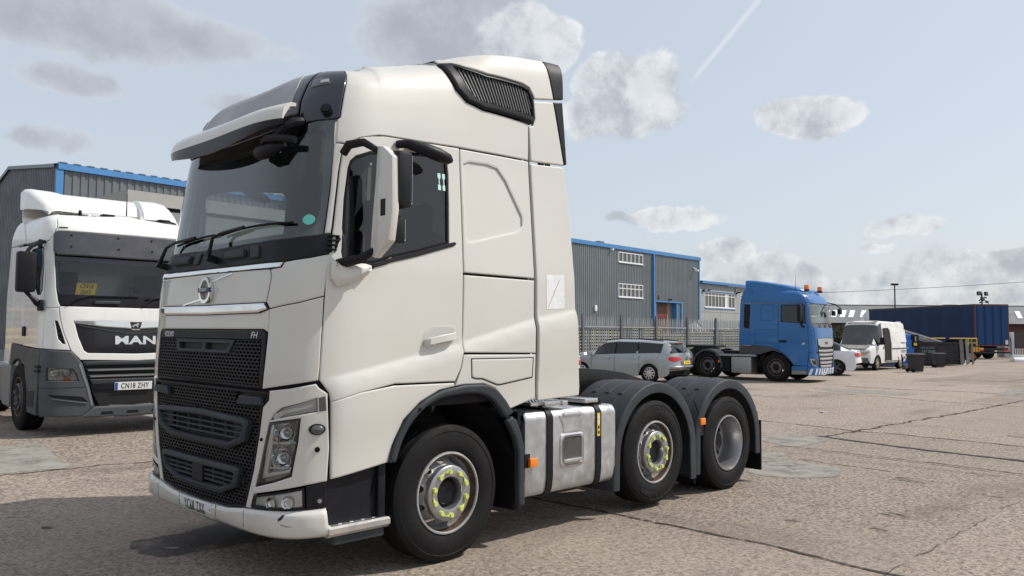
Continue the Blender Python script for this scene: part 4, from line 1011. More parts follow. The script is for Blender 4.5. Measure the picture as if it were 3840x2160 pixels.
def plate(S, s0, v0, w, h, off, txt, m, parent, size, cond, euro=False, lines=None, bold=.001, spc=1.1):
    p = panel('number_plate', S, [(s0-w/2,v0-h/2),(s0+w/2,v0-h/2),(s0+w/2,v0+h/2),(s0-w/2,v0+h/2)], m, parent, off=off, th=.012, edge=.003, roll=.002, st=.07)
    if lines:
        for t, dv in lines: letters('plate_lettering', t, size, INK, p, S, s0, v0+dv, off+.001, .001, cond=cond, bold=bold)
    else: letters('plate_lettering', txt, size, INK, p, S, s0+(.02 if euro else 0), v0, off+.001, .001, cond=cond, bold=bold, spacing=spc)
    if euro: panel('plate_band', S, [(s0-w/2+.003,v0-h/2+.003),(s0-w/2+.045,v0-h/2+.003),(s0-w/2+.045,v0+h/2-.003),(s0-w/2+.003,v0+h/2-.003)], mat('plate_blue', (.02,.07,.35), .4), p, off=off+.0015, th=.003, edge=.001)
    return p
pl = plate(S1b, -.03, .418, .525, .114, .004, 'YC68 ZXK', WHITEP, T1, .108, .60, bold=.0, spc=1.16)
for a in (-.285,.222):
    q = Vector(S1b(a, .43, .004)); MB().cyl(tuple(q), tuple(q+Vector((.004,0,0))), .006, n=8).build('plate_screw', mat('rusty_screw', (.09,.05,.03), .7), pl)
# sun visor
def visor(prof, rise):
    ss_ = [i*.05 for i in range(-20, 21)]; vs = []; fs = []; m = len(prof)
    for s in ss_:
        e = abs(s); k = 1-.25*e**10
        base = Vector(S1(s, 3.10, .02)); n_ = Vector(FH.nrm(s, 3.0)); n_.z = 0; n_.normalize()
        for (o, z, r_) in prof: vs.append(tuple(Vector((base.x, base.y, z+(.015+rise*r_)*e**2.5))+n_*o*k))
    for i in range(len(ss_)-1):
        for j in range(m): q = (j+1) % m; fs.append((i*m+j, i*m+q, (i+1)*m+q, (i+1)*m+j))
    fs += [tuple(range(m)), tuple(range(len(vs)-1, len(vs)-m-1, -1))]
    return MB().add(vs, fs)
VIS = visor([(-.03,3.262,0),(.04,3.257,0),(.09,3.236,0),(.130,3.200,0),(.148,3.158,0),(.151,3.120,.1),(.140,3.116,.1),(.12,3.150,0),(.05,3.225,0),(-.03,3.24,0)], .06).build('sun_visor', WHITE, T1, smooth=50)
visor([(.149,3.119,.1),(.146,3.070,.6),(.139,3.020,1.),(.134,3.018,1.),(.140,3.070,.6),(.141,3.116,.1)], .07).build('visor_skirt', mat('smoked_visor', (.008,.009,.013), .25, spec=.3), VIS)
for sg in (1,):
    MB().tube([S1(sg*1.04,3.22,.0), S1(sg*1.02,3.17,.05), S1(sg*.98,3.10,.08), S1(sg*.94,3.03,.09), S1(sg*.90,2.98,.07)], [.03,.036,.036,.03,.018], 8).build('visor_arm', BLACKP, T1)
MB().tube([S1(1.06,2.98,.08), S1(.96,3.0,.10), S1(.86,3.01,.10), S1(.80,3.0,.08)], [.024,.028,.028,.02], 8).build('front_mirror_arm', BLACKP, T1)
MB().tube([S1(.98,2.97,.05), S1(.88,2.93,.075), S1(.78,2.93,.075), S1(.69,2.94,.05)], [.02,.050,.052,.02], 10).build('front_mirror', BLACKP, T1)
# stickers
panel('tax_disc', S1, [(1.137+.036*math.cos(t), 2.450+.036*math.sin(t)) for t in [i*math.pi/10 for i in range(20)]], mat('sticker_teal', (.16,.58,.52), .6), T1, off=-.009, th=.002, edge=.002)
for fl in (False,):
    for k in range(2):
        a = 2.275+k*.045
        panel('window_sticker', S1, [(a,2.765),(a+.030,2.765),(a+.030,2.80),(a+.020,2.81),(a+.020,2.85),(a+.030,2.86),(a+.030,2.895),(a,2.895),(a,2.86),(a+.010,2.85),(a+.010,2.81),(a,2.80)], mat('sticker_mint', (.50,.75,.70), .6), doors[0], off=-.011, th=.002, edge=.001)
STK = mat('peeling_white_sticker', (.74,.75,.76), .55, var=.06, vscale=14)
st_ = panel('torn_label', S1, [(3.410,2.183),(3.50,2.187),(3.505,2.172),(3.515,2.188),(3.61,2.192),(3.642,2.194),(3.644,2.02),(3.628,2.01),(3.644,1.99),(3.641,1.905),(3.413,1.895)], STK, T1, off=.008, th=.003, edge=.001)
panel('label_tear', S1, [(3.43,1.91),(3.50,2.03),(3.575,2.15),(3.58,2.148),(3.507,2.025),(3.435,1.908)], mat('tear_beige', (.40,.38,.32), .7), st_, off=.009, th=.001, edge=.0005, roll=0)
# mirrors on the near and far doors
for sg in (1, -1):
    Y = lambda y: sg*y
    # aerodynamic white cover in front, black housings behind
    pc = [(1.457,2.928),(1.52,2.915),(1.62,2.837),(1.628,2.484),(1.594,2.286),(1.44,2.185),(1.388,2.194),(1.412,2.467),(1.440,2.70)]
    mc = MB().prism([(Y(y), z) for y, z in pc], 0, .815, .872).build('mirror_cover', WHITE, T1, bev=.010)
    MB().prism([(Y(1.455),2.40),(Y(1.575),2.43),(Y(1.565),2.60),(Y(1.500),2.60)], 0, .868, .8735).build('cover_dish', WHITE, mc, bev=.001)
    MB().box((.872,Y(1.505),2.455),(.8755,Y(1.557),2.565)).build('cover_slot', BLACKP, mc)
    hz = MB().box((.705,Y(1.43),2.51),(.83,Y(1.64),2.89), bev=.04).build('mirror_housing', BLACKP, T1)
    MB().box((.700,Y(1.455),2.54),(.7062,Y(1.615),2.86)).build('mirror_glass', CHROME, hz)
    h2 = MB().box((.715,Y(1.41),2.27),(.83,Y(1.585),2.47), bev=.04).build('wide_mirror_housing', BLACKP, T1)
    MB().box((.710,Y(1.44),2.30),(.7162,Y(1.56),2.44)).build('mirror_glass', CHROME, h2)
    MB().tube([(.96,Y(1.19),2.90),(.95,Y(1.24),2.955),(.90,Y(1.34),2.965),(.85,Y(1.46),2.89)], [.028,.032,.028,.02], 8).build('mirror_arm', BLACKP, T1)
    MB().tube([(1.0,Y(1.21),2.155),(.98,Y(1.29),2.16),(.92,Y(1.36),2.18),(.85,Y(1.42),2.24)], [.028,.036,.032,.024], 8).build('mirror_arm', BLACKP, T1)
    # white shelf at the foot of the mirror
    sv = [(1.30,2.155),(1.42,2.150),(1.52,2.155),(1.60,2.140),(1.56,2.08),(1.45,2.02),(1.36,1.995),(1.315,2.05)]
    panel('mirror_foot', S1, sv, WHITE, T1, off=.065, th=.07, edge=.035, roll=.03, flip=sg < 0, st=.04)
    # kerb mirror above the door window
    km = MB().tube([(.50,Y(1.18),3.045),(.46,Y(1.25),3.045),(.36,Y(1.31),3.015),(.25,Y(1.34),2.985),(.16,Y(1.345),2.965),(.12,Y(1.34),2.96)], [.028,.034,.046,.050,.042,.016], 12).build('kerb_mirror', BLACKP, T1)
    MB().box((.26,Y(1.17),3.03),(.40,Y(1.26),3.085), bev=.02).build('kerb_mirror_bracket', DARKP, T1)
# wheel-arch trims
AO = [(1.792,.80),(1.827,.921),(1.916,1.084),(2.057,1.199),(2.231,1.274),(2.471,1.303),(2.684,1.301),(2.804,1.262),(2.915,1.161),(2.990,1.065)]
AI = [(2.915,1.03),(2.885,1.056),(2.765,1.18),(2.645,1.233),(2.475,1.242),(2.234,1.224),(2.084,1.164),(1.966,1.061),(1.886,.935),(1.841,.803)]
both('wheel_arch_trim', S1, rounded(AO+AI, [0]+[.09]*8+[0,0]+[.09]*8+[0], 5), DARKP, T1, off=.035, th=.06, edge=.012, roll=.01, st=.05)
for fl in (False, True): panel('arch_stud', S1, [(2.03+.012*math.cos(t), 1.155+.012*math.sin(t)) for t in [i*math.pi/5 for i in range(10)]], BLACKP, T1, off=.045, th=.012, edge=.003, flip=fl)
both('rear_wing_flap', S1, [(2.930,1.0),(2.985,1.035),(3.031,.998),(3.085,.90),(3.119,.801),(3.136,.322),(3.065,.315),(3.055,.75),(3.02,.86)], DARKP, T1, off=.030, th=.05, edge=.012, roll=.01, st=.06)
def arch_liner(x, sg, r, a0, a1, y0, y1, z, name='wheel_arch_liner'):
    n = 18; vs = []; fs = []
    for i in range(n+1):
        t = R(a0+(a1-a0)*i/n)
        for y in (y0, y1): vs.append((x+r*math.cos(t), sg*y, z+r*math.sin(t)))
        if i: fs.append((2*i-2, 2*i-1, 2*i+1, 2*i))
    return mesh(name, vs, fs, BLACKP, T1)
for sg in (1, -1):
    arch_liner(0, sg, .70, 5, 195, .55, 1.21, .52)
    MB().box((-.72,sg*.60,.28),(-.67,sg*1.22,1.0)).build('mud_flap', RUBBER, T1)
    MB().box((-.60,sg*.40,1.10),(.60,sg*.55,1.25)).build('spring_guard', BLACKP, T1)
# entry step between bumper and front wheel
for sg in (1, -1):
    Y = lambda y: sg*y
    MB().box((.62,Y(.85),.42),(1.05,Y(1.20),.80)).build('step_well', BLACKP, T1)
    MB().box((.60,Y(1.205),.43),(.66,Y(1.235),.83), bev=.01).build('step_well_edge', BLACKP, T1)
    tr = MB().box((.585,Y(1.02),.405),(1.055,Y(1.245),.432), bev=.008).build('step_tread', ALUB, T1)
    ed = MB().add([(x, Y(y), z) for x in (.575,1.06) for (y, z) in ((1.245,.430),(1.262,.418),(1.262,.385),(1.238,.362),(1.20,.360),(1.20,.40))], [(0,1,7,6),(1,2,8,7),(2,3,9,8),(3,4,10,9),(4,5,11,10),(5,4,3,2,1,0),(6,7,8,9,10,11)]).build('step_nosing', ALUB, T1)
    for i in range(10):
        for j in range(4):
            if (i+j) % 2: continue
            x, y = .62+i*.045, 1.05+j*.05
            MB().box((x,Y(y),.432),(x+.026,Y(y+.014),.4365)).build('tread_lug', ALUB, tr, smooth=0)
    MB().box((.60,Y(1.02),.300),(1.00,Y(1.225),.357), bev=.012).build('step_apron', DARKP, T1)
# lining, interior
liner(S1, T1, [WSCLEAR, WSCREEN, DWIN, mir(DWIN), inset(ccw(DWIN), .02)], -3.24, 3.24, 1.30, 4.0, -.045, INTERL)
liner(S1, T1, [], -3.2, 3.2, 1.16, 2.14, -.036, INTER, .09)
CI = INTER
MB().box((-.875,-1.13,1.16),(-.845,1.13,3.05)).box((-.875,-1.02,3.05),(-.845,1.02,3.60)).build('cab_rear_wall', WHITE, T1)
MB().box((-.83,-1.12,1.28),(1.2,1.12,1.32)).build('cab_floor', CI, T1)
db = MB().box((.80,-1.08,1.55),(1.12,1.08,2.20), bev=.08).box((.72,-.95,1.75),(.95,-.25,2.23), bev=.06).build('dashboard', CI, T1)
MB().box((-.80,-1.1,1.75),(-.20,1.1,1.92), bev=.04).build('bunk', mat('bunk_grey', (.06,.06,.065), .8), T1)
for y in (.62,-.62):
    s_ = MB().box((-.05,y-.27,1.72),(.45,y+.27,1.87), bev=.05).box((-.22,y-.26,1.80),(-.06,y+.26,2.50), bev=.06).box((-.20,y-.15,2.48),(-.08,y+.15,2.74), bev=.05).box((0.0,y-.2,1.3),(.35,y+.2,1.74)).build('seat', CI, T1)
sw = MB(); sw.lathe([(.225+.018*math.cos(t), .018*math.sin(t)) for t in [i*math.pi/4 for i in range(8)]], 32, axis='z', closed=True).box((-.22,-.03,-.015),(.22,.03,.015)).cyl((0,0,-.02),(0,0,.03),.07)
sw.build('steering_wheel', INTER, T1, loc=(.62,-.62,2.22), rot=(0,R(-28),0))
# chassis
for y in (.42,-.42): MB().box((-4.95,y-.04,.72),(1.0,y+.04,.98)).build('frame_rail', STEEL, T1)
MB().box((-.1,-.95,.44),(.1,.95,.56)).cyl((0,-.9,.505),(0,.9,.505),.07).build('front_axle', STEEL, T1)
MB().cyl((-4.04,-.9,.505),(-4.04,.9,.505),.09).lathe([(.0,-.2),(.22,-.15),(.25,0),(.22,.15),(0,.2)], 20, M=Matrix.Translation((-4.04,0,.505))).build('drive_axle', STEEL, T1)
MB().cyl((-2.67,-.9,.54),(-2.67,.9,.54),.07).build('lift_axle', STEEL, T1)
MB().box((-.4,-.55,.55),(.9,.55,1.25), bev=.06).build('engine_block', STEEL, T1)
MB().box((1.0,-.9,.55),(1.22,.9,1.5)).build('radiator', BLACKP, T1)
put_wheel(WOUT, T1, (0,1.062,.505), 1, .1); put_wheel(WOUT, T1, (0,-1.062,.505), -1, .3)
sidewall_marks(put_wheel(WOUT, T1, (-2.67,1.062,.539), 1, .52), .52); put_wheel(WOUT, T1, (-2.67,-1.062,.539), -1, .9)
put_wheel(WIN, T1, (-4.04,1.085,.505), 1, .2); put_wheel(WIN, T1, (-4.04,-1.085,.505), -1, .6)
# mudguards over the two rear axles
def mudguard(cx, cz, sg, a0, a1, drop0, drop1):
    y0, y1 = .60, 1.235; ro, ri = .700, .600; n = 26; vs = []; fs = []
    def pt(i):
        t = R(a0+(a1-a0)*i/n); k = 1.0
        # flattened top
        return (cx+ro*math.cos(t)*1.0, cz+ro*math.sin(t)*.985, t)
    prof = []
    for i in range(n+1): x, z, t = pt(i); prof.append((x, z, math.cos(t), math.sin(t)))
    x, z, c, s = prof[0]; pre = [(x+.008, z-drop0, 1, 0), (x+.004, z-drop0*.5, 1, 0)] if drop0 else []
    x, z, c, s = prof[-1]; post = [(x-.004, z-drop1*.5, -1, 0), (x-.008, z-drop1, -1, 0)] if drop1 else []
    prof = pre+prof+post
    Yv = lambda y: sg*y
    for (x, z, c, s) in prof:
        for (d, y) in ((-.012, y0), (.0, y0), (.0, y1-.02), (-.006, y1-.005), (-.016, y1), (-.100, y1-.006), (-.100, y1-.022), (-.018, y1-.022), (-.012, y1-.03)): vs.append((x+c*d, Yv(y), z+s*d))
    m = 9
    for i in range(len(prof)-1):
        for j in range(m-1): fs.append((i*m+j, i*m+j+1, (i+1)*m+j+1, (i+1)*m+j))
        fs.append((i*m+m-1, i*m, (i+1)*m, (i+1)*m+m-1))
    fs += [tuple(range(m)), tuple(range(len(vs)-1, len(vs)-m-1, -1))]
    g = MB().add(vs, fs).build('mudguard', DARKP, T1, smooth=45)
    for yb in (.74,.90,1.06):                                        # raised ribs running over the crown
        rv = []; rf = []; K = 18
        for i in range(K+1):
            t = R(58+(128-58)*i/K)
            for (d, y) in ((-.004,yb-.03),(.009,yb-.024),(.009,yb+.024),(-.004,yb+.03)): rv.append((cx+(ro+d)*math.cos(t), Yv(y), cz+(ro+d)*math.sin(t)*.985))
        for i in range(K):
            for j in range(3): rf.append((i*4+j, i*4+j+1, (i+1)*4+j+1, (i+1)*4+j))
        rf += [(0,1,2,3), tuple(range(len(rv)-1, len(rv)-5, -1))]
        MB().add(rv, rf).build('mudguard_rib', DARKP, g, smooth=30)
    for yb in (.80,1.03):
        rv = []; rf = []; K = 6
        for i in range(K+1):
            t = R(22+(52-22)*i/K)
            for (d, y) in ((-.004,yb-.035),(.006,yb-.03),(.006,yb+.03),(-.004,yb+.035)): rv.append((cx+(ro+d)*math.cos(t), Yv(y), cz+(ro+d)*math.sin(t)*.985))
        for i in range(K):
            for j in range(3): rf.append((i*4+j, i*4+j+1, (i+1)*4+j+1, (i+1)*4+j))
        rf += [(0,1,2,3), tuple(range(len(rv)-1, len(rv)-5, -1))]
        MB().add(rv, rf).build('mudguard_pad', DARKP, g, smooth=30)
    return g
for sg in (1, -1):
    mudguard(-2.67, .53, sg, 0, 172, .28, .42); mudguard(-4.04, .51, sg, 12, 170, .42, .30)
    MB().box((-3.40,sg*.62,.14),(-3.375,sg*1.2,.75)).build('mud_flap', RUBBER, T1)
    MB().box((-4.76,sg*.62,.13),(-4.735,sg*1.235,.70)).build('mud_flap', RUBBER, T1)
    MB().box((-4.80,sg*.80,.66),(-4.74,sg*1.18,.80), bev=.01).build('rear_lamp', REDL, T1)
    MB().tube([(-3.37,sg*1.20,1.0),(-3.42,sg*1.215,.90),(-3.45,sg*1.22,.84)], .006, 6).build('marker_cable', RUBBER, T1)
    mk = MB().box((-3.52,sg*1.225,.745),(-3.43,sg*1.255,.815), bev=.006).build('side_marker', ORANGE, T1)
    MB().box((-3.52,sg*1.205,.63),(-3.40,sg*1.225,.74)).build('marker_bracket', BLACKP, mk)
# fuel tank on both sides
def tank(sg):
    Y = lambda y: sg*y
    sec = rounded([(.70,.345),(1.215,.345),(1.235,.50),(1.235,1.0),(1.20,1.045),(.70,1.055)], [.05,.09,.05,.08,.05,.05], 6)
    x0, x1 = -2.0, -.80; t = MB(); n = len(sec)
    vs = []; fs = []; xs = [x1, x1-.012, x1-.03]+[x1-.03-(x1-.03-(x0+.03))*i/6 for i in range(1, 6)]+[x0+.03, x0+.012, x0]
    for x in xs:
        e = min(abs(x-x1), abs(x-x0)); k = 1-.035*max(0, 1-e/.03)**2
        for (y, z) in sec: vs.append((x, Y(.95+(y-.95)*k), .70+(z-.70)*k))
    for i in range(len(xs)-1):
        for j in range(n): q = (j+1) % n; fs.append((i*n+j, i*n+q, (i+1)*n+q, (i+1)*n+j))
    fs += [tuple(range(n-1,-1,-1)), tuple(range(len(vs)-n, len(vs)))]
    tk = t.add(vs, fs).build('fuel_tank', ALU, T1, smooth=50)
    for x in (-1.085,-1.735):
        sv = [(.955+(y-.955)*1.0, z) for y, z in sec]; so = inset(ccw(sv), -.012); si = inset(ccw(sv), -.002)
        b = MB(); nn = len(so)
        vv = [(xx, Y(y), z) for xx in (x-.035, x+.035) for lst in (so, si) for y, z in lst]
        ff = []
        for i in range(nn):
            j = (i+1) % nn; ff += [(i, j, 2*nn+j, 2*nn+i), (i, nn+i, nn+j, j), (2*nn+i, 2*nn+j, 3*nn+j, 3*nn+i)]
        b.add(vv, ff).build('tank_strap', BLACKP, tk, smooth=50)
    # step recess with a tread, and its raised rim
    Sd = (lambda a, b, o=0.: (-.80-a, Y(1.236+o), b))
    rim = [(.42,.555),(.73,.555),(.73,.835),(.42,.835)]; hole = [(.45,.585),(.70,.585),(.70,.805),(.45,.805)]
    panel('step_rim', Sd, rim, ALUB, tk, off=.012, th=.02, edge=.010, roll=.006, r=.045, holes=[hole], hr=.035, hedge=.006, st=.04)
    panel('step_recess', Sd, hole, mat('recess_grey', (.10,.095,.09), .55, metal=.5, dirt=.6, dcol=(.03,.028,.026), dscale=6), tk, off=.003, th=.002, edge=.001, roll=0, r=.035, st=.05)
    MB().box((-1.49,Y(1.225),.59),(-1.26,Y(1.262),.622), bev=.006).build('step_tread', ALUB, tk)
    up = [(.40,1.00),(.46,.90),(.46,.84),(.69,.84),(.69,.90),(.75,1.00)]
    panel('upper_step_rim', Sd, up, ALU, tk, off=.006, th=.01, edge=.008, r=.03, st=.05)
    MB().box((-1.50,Y(1.17),.985),(-1.25,Y(1.255),1.012), bev=.008).build('upper_step_tread', ALUB, tk)
    for i in range(7):
        x = -1.485+i*.034
        MB().lathe([(.0,.012),(.007,.008),(.010,.0)], 8, axis='z', M=Matrix.Translation((x, Y(1.235), 1.012))).build('tread_stud', ALUB, tk, smooth=0)
    panel('warning_label', Sd, [(.905,.78),(.945,.78),(.945,.985),(.905,.985)], mat('label_yellow', (.75,.50,.02), .5), tk, off=.016, th=.003, edge=.001)
    for k in range(4): panel('label_mark', Sd, [(.913,.80+k*.045),(.937,.80+k*.045),(.937,.828+k*.045),(.913,.828+k*.045)], INK if k < 2 else WHITEP, tk, off=.0175, th=.002, edge=.001)
    MB().cyl((-1.86,Y(1.10),1.05),(-1.86,Y(1.10),1.10),.06,n=20).build('filler_cap', BLACKP, tk)
    m2 = MB().box((-.905,Y(1.245),.605),(-.815,Y(1.275),.675), bev=.006).build('side_marker', ORANGE, tk)
    MB().box((-.84,Y(1.215),.60),(-.775,Y(1.247),.71)).build('marker_bracket', BLACKP, m2)
    # clutter at the front end of the tank
    MB().box((-.83,Y(1.12),.93),(-.74,Y(1.20),1.05)).box((-.86,Y(1.15),.86),(-.82,Y(1.21),.94)).cyl((-.80,Y(1.0),1.0),(-.80,Y(1.2),1.0),.03).build('valve_cluster', BLACKP, tk)
    MB().box((-.785,Y(.7),.36),(-.745,Y(1.16),.98)).build('tank_end_bracket', BLACKP, tk)
    # catwalk above the tank
    cw = MB().box((-1.30,Y(.45),1.088),(-.92,Y(1.175),1.112)).build('catwalk', ALUB, T1)
    k = 0
    for i in range(9):
        for j in range(9):
            x, y = -.95-i*.040, .80+j*.042
            MB().lathe([(.0,.011),(.009,.007),(.013,.0)], 8, axis='z', M=Matrix.Translation((x, Y(y), 1.112))).build('tread_stud', ALUB, cw, smooth=0); k += 1
    MB().box((-1.33,Y(.50),1.075),(-1.26,Y(1.23),1.118), bev=.006).build('catwalk_edge', ALUB, cw)
    MB().box((-1.05,Y(1.13),1.08),(-1.30,Y(1.215),1.115), bev=.006).build('catwalk_edge', ALUB, cw)
    MB().box((-1.78,Y(.9),1.075),(-1.60,Y(1.20),1.11), bev=.006).build('catwalk_bracket', ALUB, cw)
    for x in (-1.10,-1.70): MB().cyl((x,Y(1.12),1.05),(x,Y(1.12),1.09),.018).build('catwalk_foot', STEEL, cw)
for sg in (1, -1): tank(sg)
# deck, ramps and fifth wheel
MB().box((-2.0,-.55,1.02),(-1.25,.55,1.05)).build('chassis_deck', GREASE, T1)
MB().box((-1.20,-.9,1.10),(-.92,.9,1.75), bev=.03).build('cab_back_equipment', STEEL, T1)
MB().tube([(-.95,.3,2.0),(-1.15,.32,1.6),(-1.5,.25,1.3),(-1.9,.2,1.2)], .02, 8).build('air_line', mat('red_hose', (.25,.02,.02), .5), T1)
fw_ = MB(); pl_ = [(-3.18,-.50),(-3.10,.50),(-3.40,.52),(-3.75,.46),(-4.35,.40),(-4.40,.10),(-3.95,.03),(-3.95,-.03),(-4.40,-.10),(-4.35,-.40),(-3.75,-.46),(-3.40,-.52)]
fw_.prism([(-3.15,.46),(-3.55,.52),(-4.05,.44),(-4.45,.34),(-4.45,.10),(-3.92,.05),(-3.85,0),(-3.92,-.05),(-4.45,-.10),(-4.45,-.34),(-4.05,-.44),(-3.55,-.52),(-3.15,-.46)], 2, 1.02, 1.075)
fw_.build('fifth_wheel', GREASE, T1, bev=.008)
for y in (.47,-.47):
    MB().prism([(-1.9,1.345),(-2.4,1.338),(-2.75,1.315),(-3.1,1.272),(-3.4,1.20),(-3.70,1.12),(-3.78,1.04),(-3.7,1.0),(-3.0,1.05),(-1.9,1.05)], 1, y-.035, y+.035).build('guide_ramp', GREASE, T1, bev=.006)
    MB().box((-3.95,y-.06,.94),(-3.35,y+.06,1.03)).build('fifth_wheel_bracket', STEEL, T1)
MB().box((-2.6,-.35,1.0),(-1.95,.35,1.28), bev=.03).build('battery_cover', GREASE, T1)

# ------------------------------------------------------------------ sheds, fence and far buildings
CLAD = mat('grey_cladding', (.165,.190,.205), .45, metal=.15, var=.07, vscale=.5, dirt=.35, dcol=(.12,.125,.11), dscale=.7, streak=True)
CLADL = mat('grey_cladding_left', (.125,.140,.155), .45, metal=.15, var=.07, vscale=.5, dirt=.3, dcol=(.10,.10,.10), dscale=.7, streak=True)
BLUET = mat('blue_trim', (.060,.215,.47), .45, var=.06, dirt=.15, dcol=(.08,.16,.3))
UPVC = mat('white_window_frame', (.72,.73,.73), .4, dirt=.15, dcol=(.4,.4,.38))
PANE = mat('office_pane', (.055,.065,.07), .05, spec=.8)
CURT = mat('pane_blind', (.30,.31,.30), .6)
ROOFG = mat('grey_sheet_roof', (.15,.15,.155), .6, var=.1, vscale=.4, dirt=.4, dcol=(.22,.21,.20), dscale=.6)
FIBRE = mat('fibre_cement_roof', (.12,.112,.100), .85, var=.1, vscale=.6)
CONC = mat('grey_wall_panel', (.33,.34,.345), .75, var=.05, vscale=.7, dirt=.3, dcol=(.24,.245,.24), dscale=1.1, streak=True)
BRICK = mat('dark_red_brick', (.085,.042,.034), .85, var=.25, vscale=5)
def frame_of(A, a):
    """local x runs along the wall direction a, local -y faces out of the wall towards +normal side"""
    return math.atan2(a[1], a[0])
def clad_sheet(u0, u1, z0, z1, pitch=.2, dep=.035, out=1):
    n = max(1, round((u1-u0)/pitch)); p = (u1-u0)/n; pr = []
    for i in range(n):
        b = u0+i*p; pr += [(b, 0), (b+p*.30, 0), (b+p*.42, dep), (b+p*.86, dep)]
    pr.append((u1-.0005, 0))
    vs = [(u, out*d, z) for u, d in pr for z in (z0, z1)]
    return vs, [(2*i, 2*i+2, 2*i+3, 2*i+1) for i in range(len(pr)-1)]
def clad_wall(parent, u0, u1, z0, ztop, opens, m, colw=1.0, pitch=.2, nm='cladding_sheet', out=1):
    """sheets side by side along local x; openings (ua, ub, za, zb) stay free"""
    br = sorted(set([u0, u1]+[v for o in opens for v in o[:2]])); cols = []
    for a, b in zip(br[:-1], br[1:]):
        n = max(1, round((b-a)/colw)); cols += [(a+(b-a)*i/n, a+(b-a)*(i+1)/n) for i in range(n)]
    for a, b in cols:
        zt = ztop((a+b)/2) if callable(ztop) else ztop; iv = [(z0, zt)]
        for (ua, ub, za, zb) in opens:
            if ua-1e-6 <= a and b <= ub+1e-6:
                nv = []
                for (p, q) in iv:
                    if za > p: nv.append((p, min(q, za)))
                    if zb < q: nv.append((max(p, zb), q))
                iv = nv
        for p, q in iv:
            if q-p < .02: continue
            v, f = clad_sheet(a, b, p, q, pitch, out=out); mesh(nm, v, f, m, parent, smooth=0)
def window(parent, ua, ub, za, zb, cols, rows, y, seed=0, blind=()):
    """frame bars and panes standing in an opening; outside is +y*sign"""
    t = .06; fr = MB(); y0, y1 = y-.02, y+.06
    fr.box((ua,y0,za),(ub,y1,za+t)).box((ua,y0,zb-t),(ub,y1,zb)).box((ua,y0,za+t),(ua+t,y1,zb-t)).box((ub-t,y0,za+t),(ub,y1,zb-t))
    us = [ua+(ub-ua)*i/cols for i in range(cols+1)]; zs = [za]+rows+[zb]
    for u in us[1:-1]: fr.box((u-t*.6,y0,za+t),(u+t*.6,y1-.01,zb-t))
    for z in rows: fr.box((ua+t,y0,z-t*.5),(ub-t,y1-.014,z+t*.5))
    f = fr.build('window', UPVC, parent, smooth=0)
    for i in range(cols):
        for j in range(len(zs)-1):
            m = UPVC if (i, j) in blind else PANE
            MB().box((us[i]+.03,y-.012,zs[j]+.02),(us[i+1]-.03,y+.012,zs[j+1]-.02)).build('pane', m, f, smooth=0)
    MB().box((ua-.04,y+.02,za-.06),(ub+.04,y+.10,za-.002)).build('sill', UPVC, f, smooth=0)
    return f
# long grey shed with blue fascia: local x runs from its far right corner towards the camera's left, +y faces the yard
RS = thing('clad_shed', 'long grey ribbed metal shed with blue fascia and white windows behind the fence', 'shed', (-55.358,-30.746,0), math.atan2(.05624564,.99841696))
OP = [(8.77,12.03,6.88,7.62),(8.83,12.06,4.32,5.31),(3.75,6.86,.0,4.10)]
# openings share one column split
OPX = [(8.77,12.06,6.88,7.62),(8.77,12.06,4.32,5.31),(3.75,6.86,0,4.10)]
clad_wall(RS, .1, 40, 0, 7.83, OPX, CLAD, 1.1, .21)
window(RS, 8.77, 12.06, 6.88, 7.62, 6, [], .01); window(RS, 8.77, 12.06, 4.32, 5.31, 6, [4.95], .01)
for a, b in ((-.2, 9.9), (9.92, 20.0), (20.02, 30.0), (30.02, 40.0)): MB().box((a,-.1,7.80),(b,.12,8.08)).build('fascia', BLUET, RS, smooth=0)
MB().box((-.08,-.05,0),(.10,.09,7.79)).build('corner_trim', BLUET, RS, smooth=0)
MB().box((7.24,.05,0),(7.40,.20,7.79)).build('downpipe', BLUET, RS, smooth=0)
MB().box((6.86,-.5,0),(7.06,.06,4.10)).build('door_jamb', BLUET, RS, smooth=0); MB().box((3.55,-.5,0),(3.75,.06,4.10)).build('door_jamb', BLUET, RS, smooth=0); MB().box((2.85,.04,0),(3.05,.10,4.14)).build('door_jamb', BLUET, RS, smooth=0)
MB().box((2.85,.0,4.10),(7.06,.12,4.20)).build('door_head', BLUET, RS, smooth=0)
MB().box((4.5,-.46,0),(6.86,-.40,4.1)).build('roller_door', mat('brown_door', (.13,.055,.03), .6, var=.2, vscale=2), RS, smooth=0)
MB().box((3.75,-.46,0),(4.48,-.42,4.1)).build('door_leaf', mat('beige_door', (.30,.24,.18), .6), RS, smooth=0)
MB().box((4.5,-.40,2.9),(6.86,-.36,3.1)).build('door_beam', mat('dark_red_beam', (.16,.02,.03), .5), RS, smooth=0)
MB().prism([(-.2,8.06),(-.2,8.0),(-9,8.9),(-18,8.06),(-9,8.96)], 0, -.2, 40).build('roof', ROOFG, RS, smooth=0)
MB().box((-.1,-18,0),(.06,-.06,8.0)).build('end_wall', CLAD, RS, smooth=0); MB().box((39.9,-18,0),(40,-.06,8.0)).build('end_wall', CLAD, RS, smooth=0)
MB().box((.1,-18,0),(39.9,-17.9,8.0)).build('back_wall', CLAD, RS, smooth=0)
MB().box((12.98,.03,7.62),(13.16,.30,7.76), bev=.02).build('wall_light', UPVC, RS); MB().cyl((.96,.03,7.15),(.96,.35,6.95),.05).box((.86,.22,6.82),(1.10,.5,6.96), bev=.02).build('wall_light', UPVC, RS)
MB().box((14.85,.04,3.2),(15.1,.14,3.6), bev=.01).build('meter_box', UPVC, RS); MB().box((6.40,.04,4.32),(6.54,.12,4.65), bev=.01).build('alarm_box', mat('alarm_red', (.3,.06,.05), .5), RS)
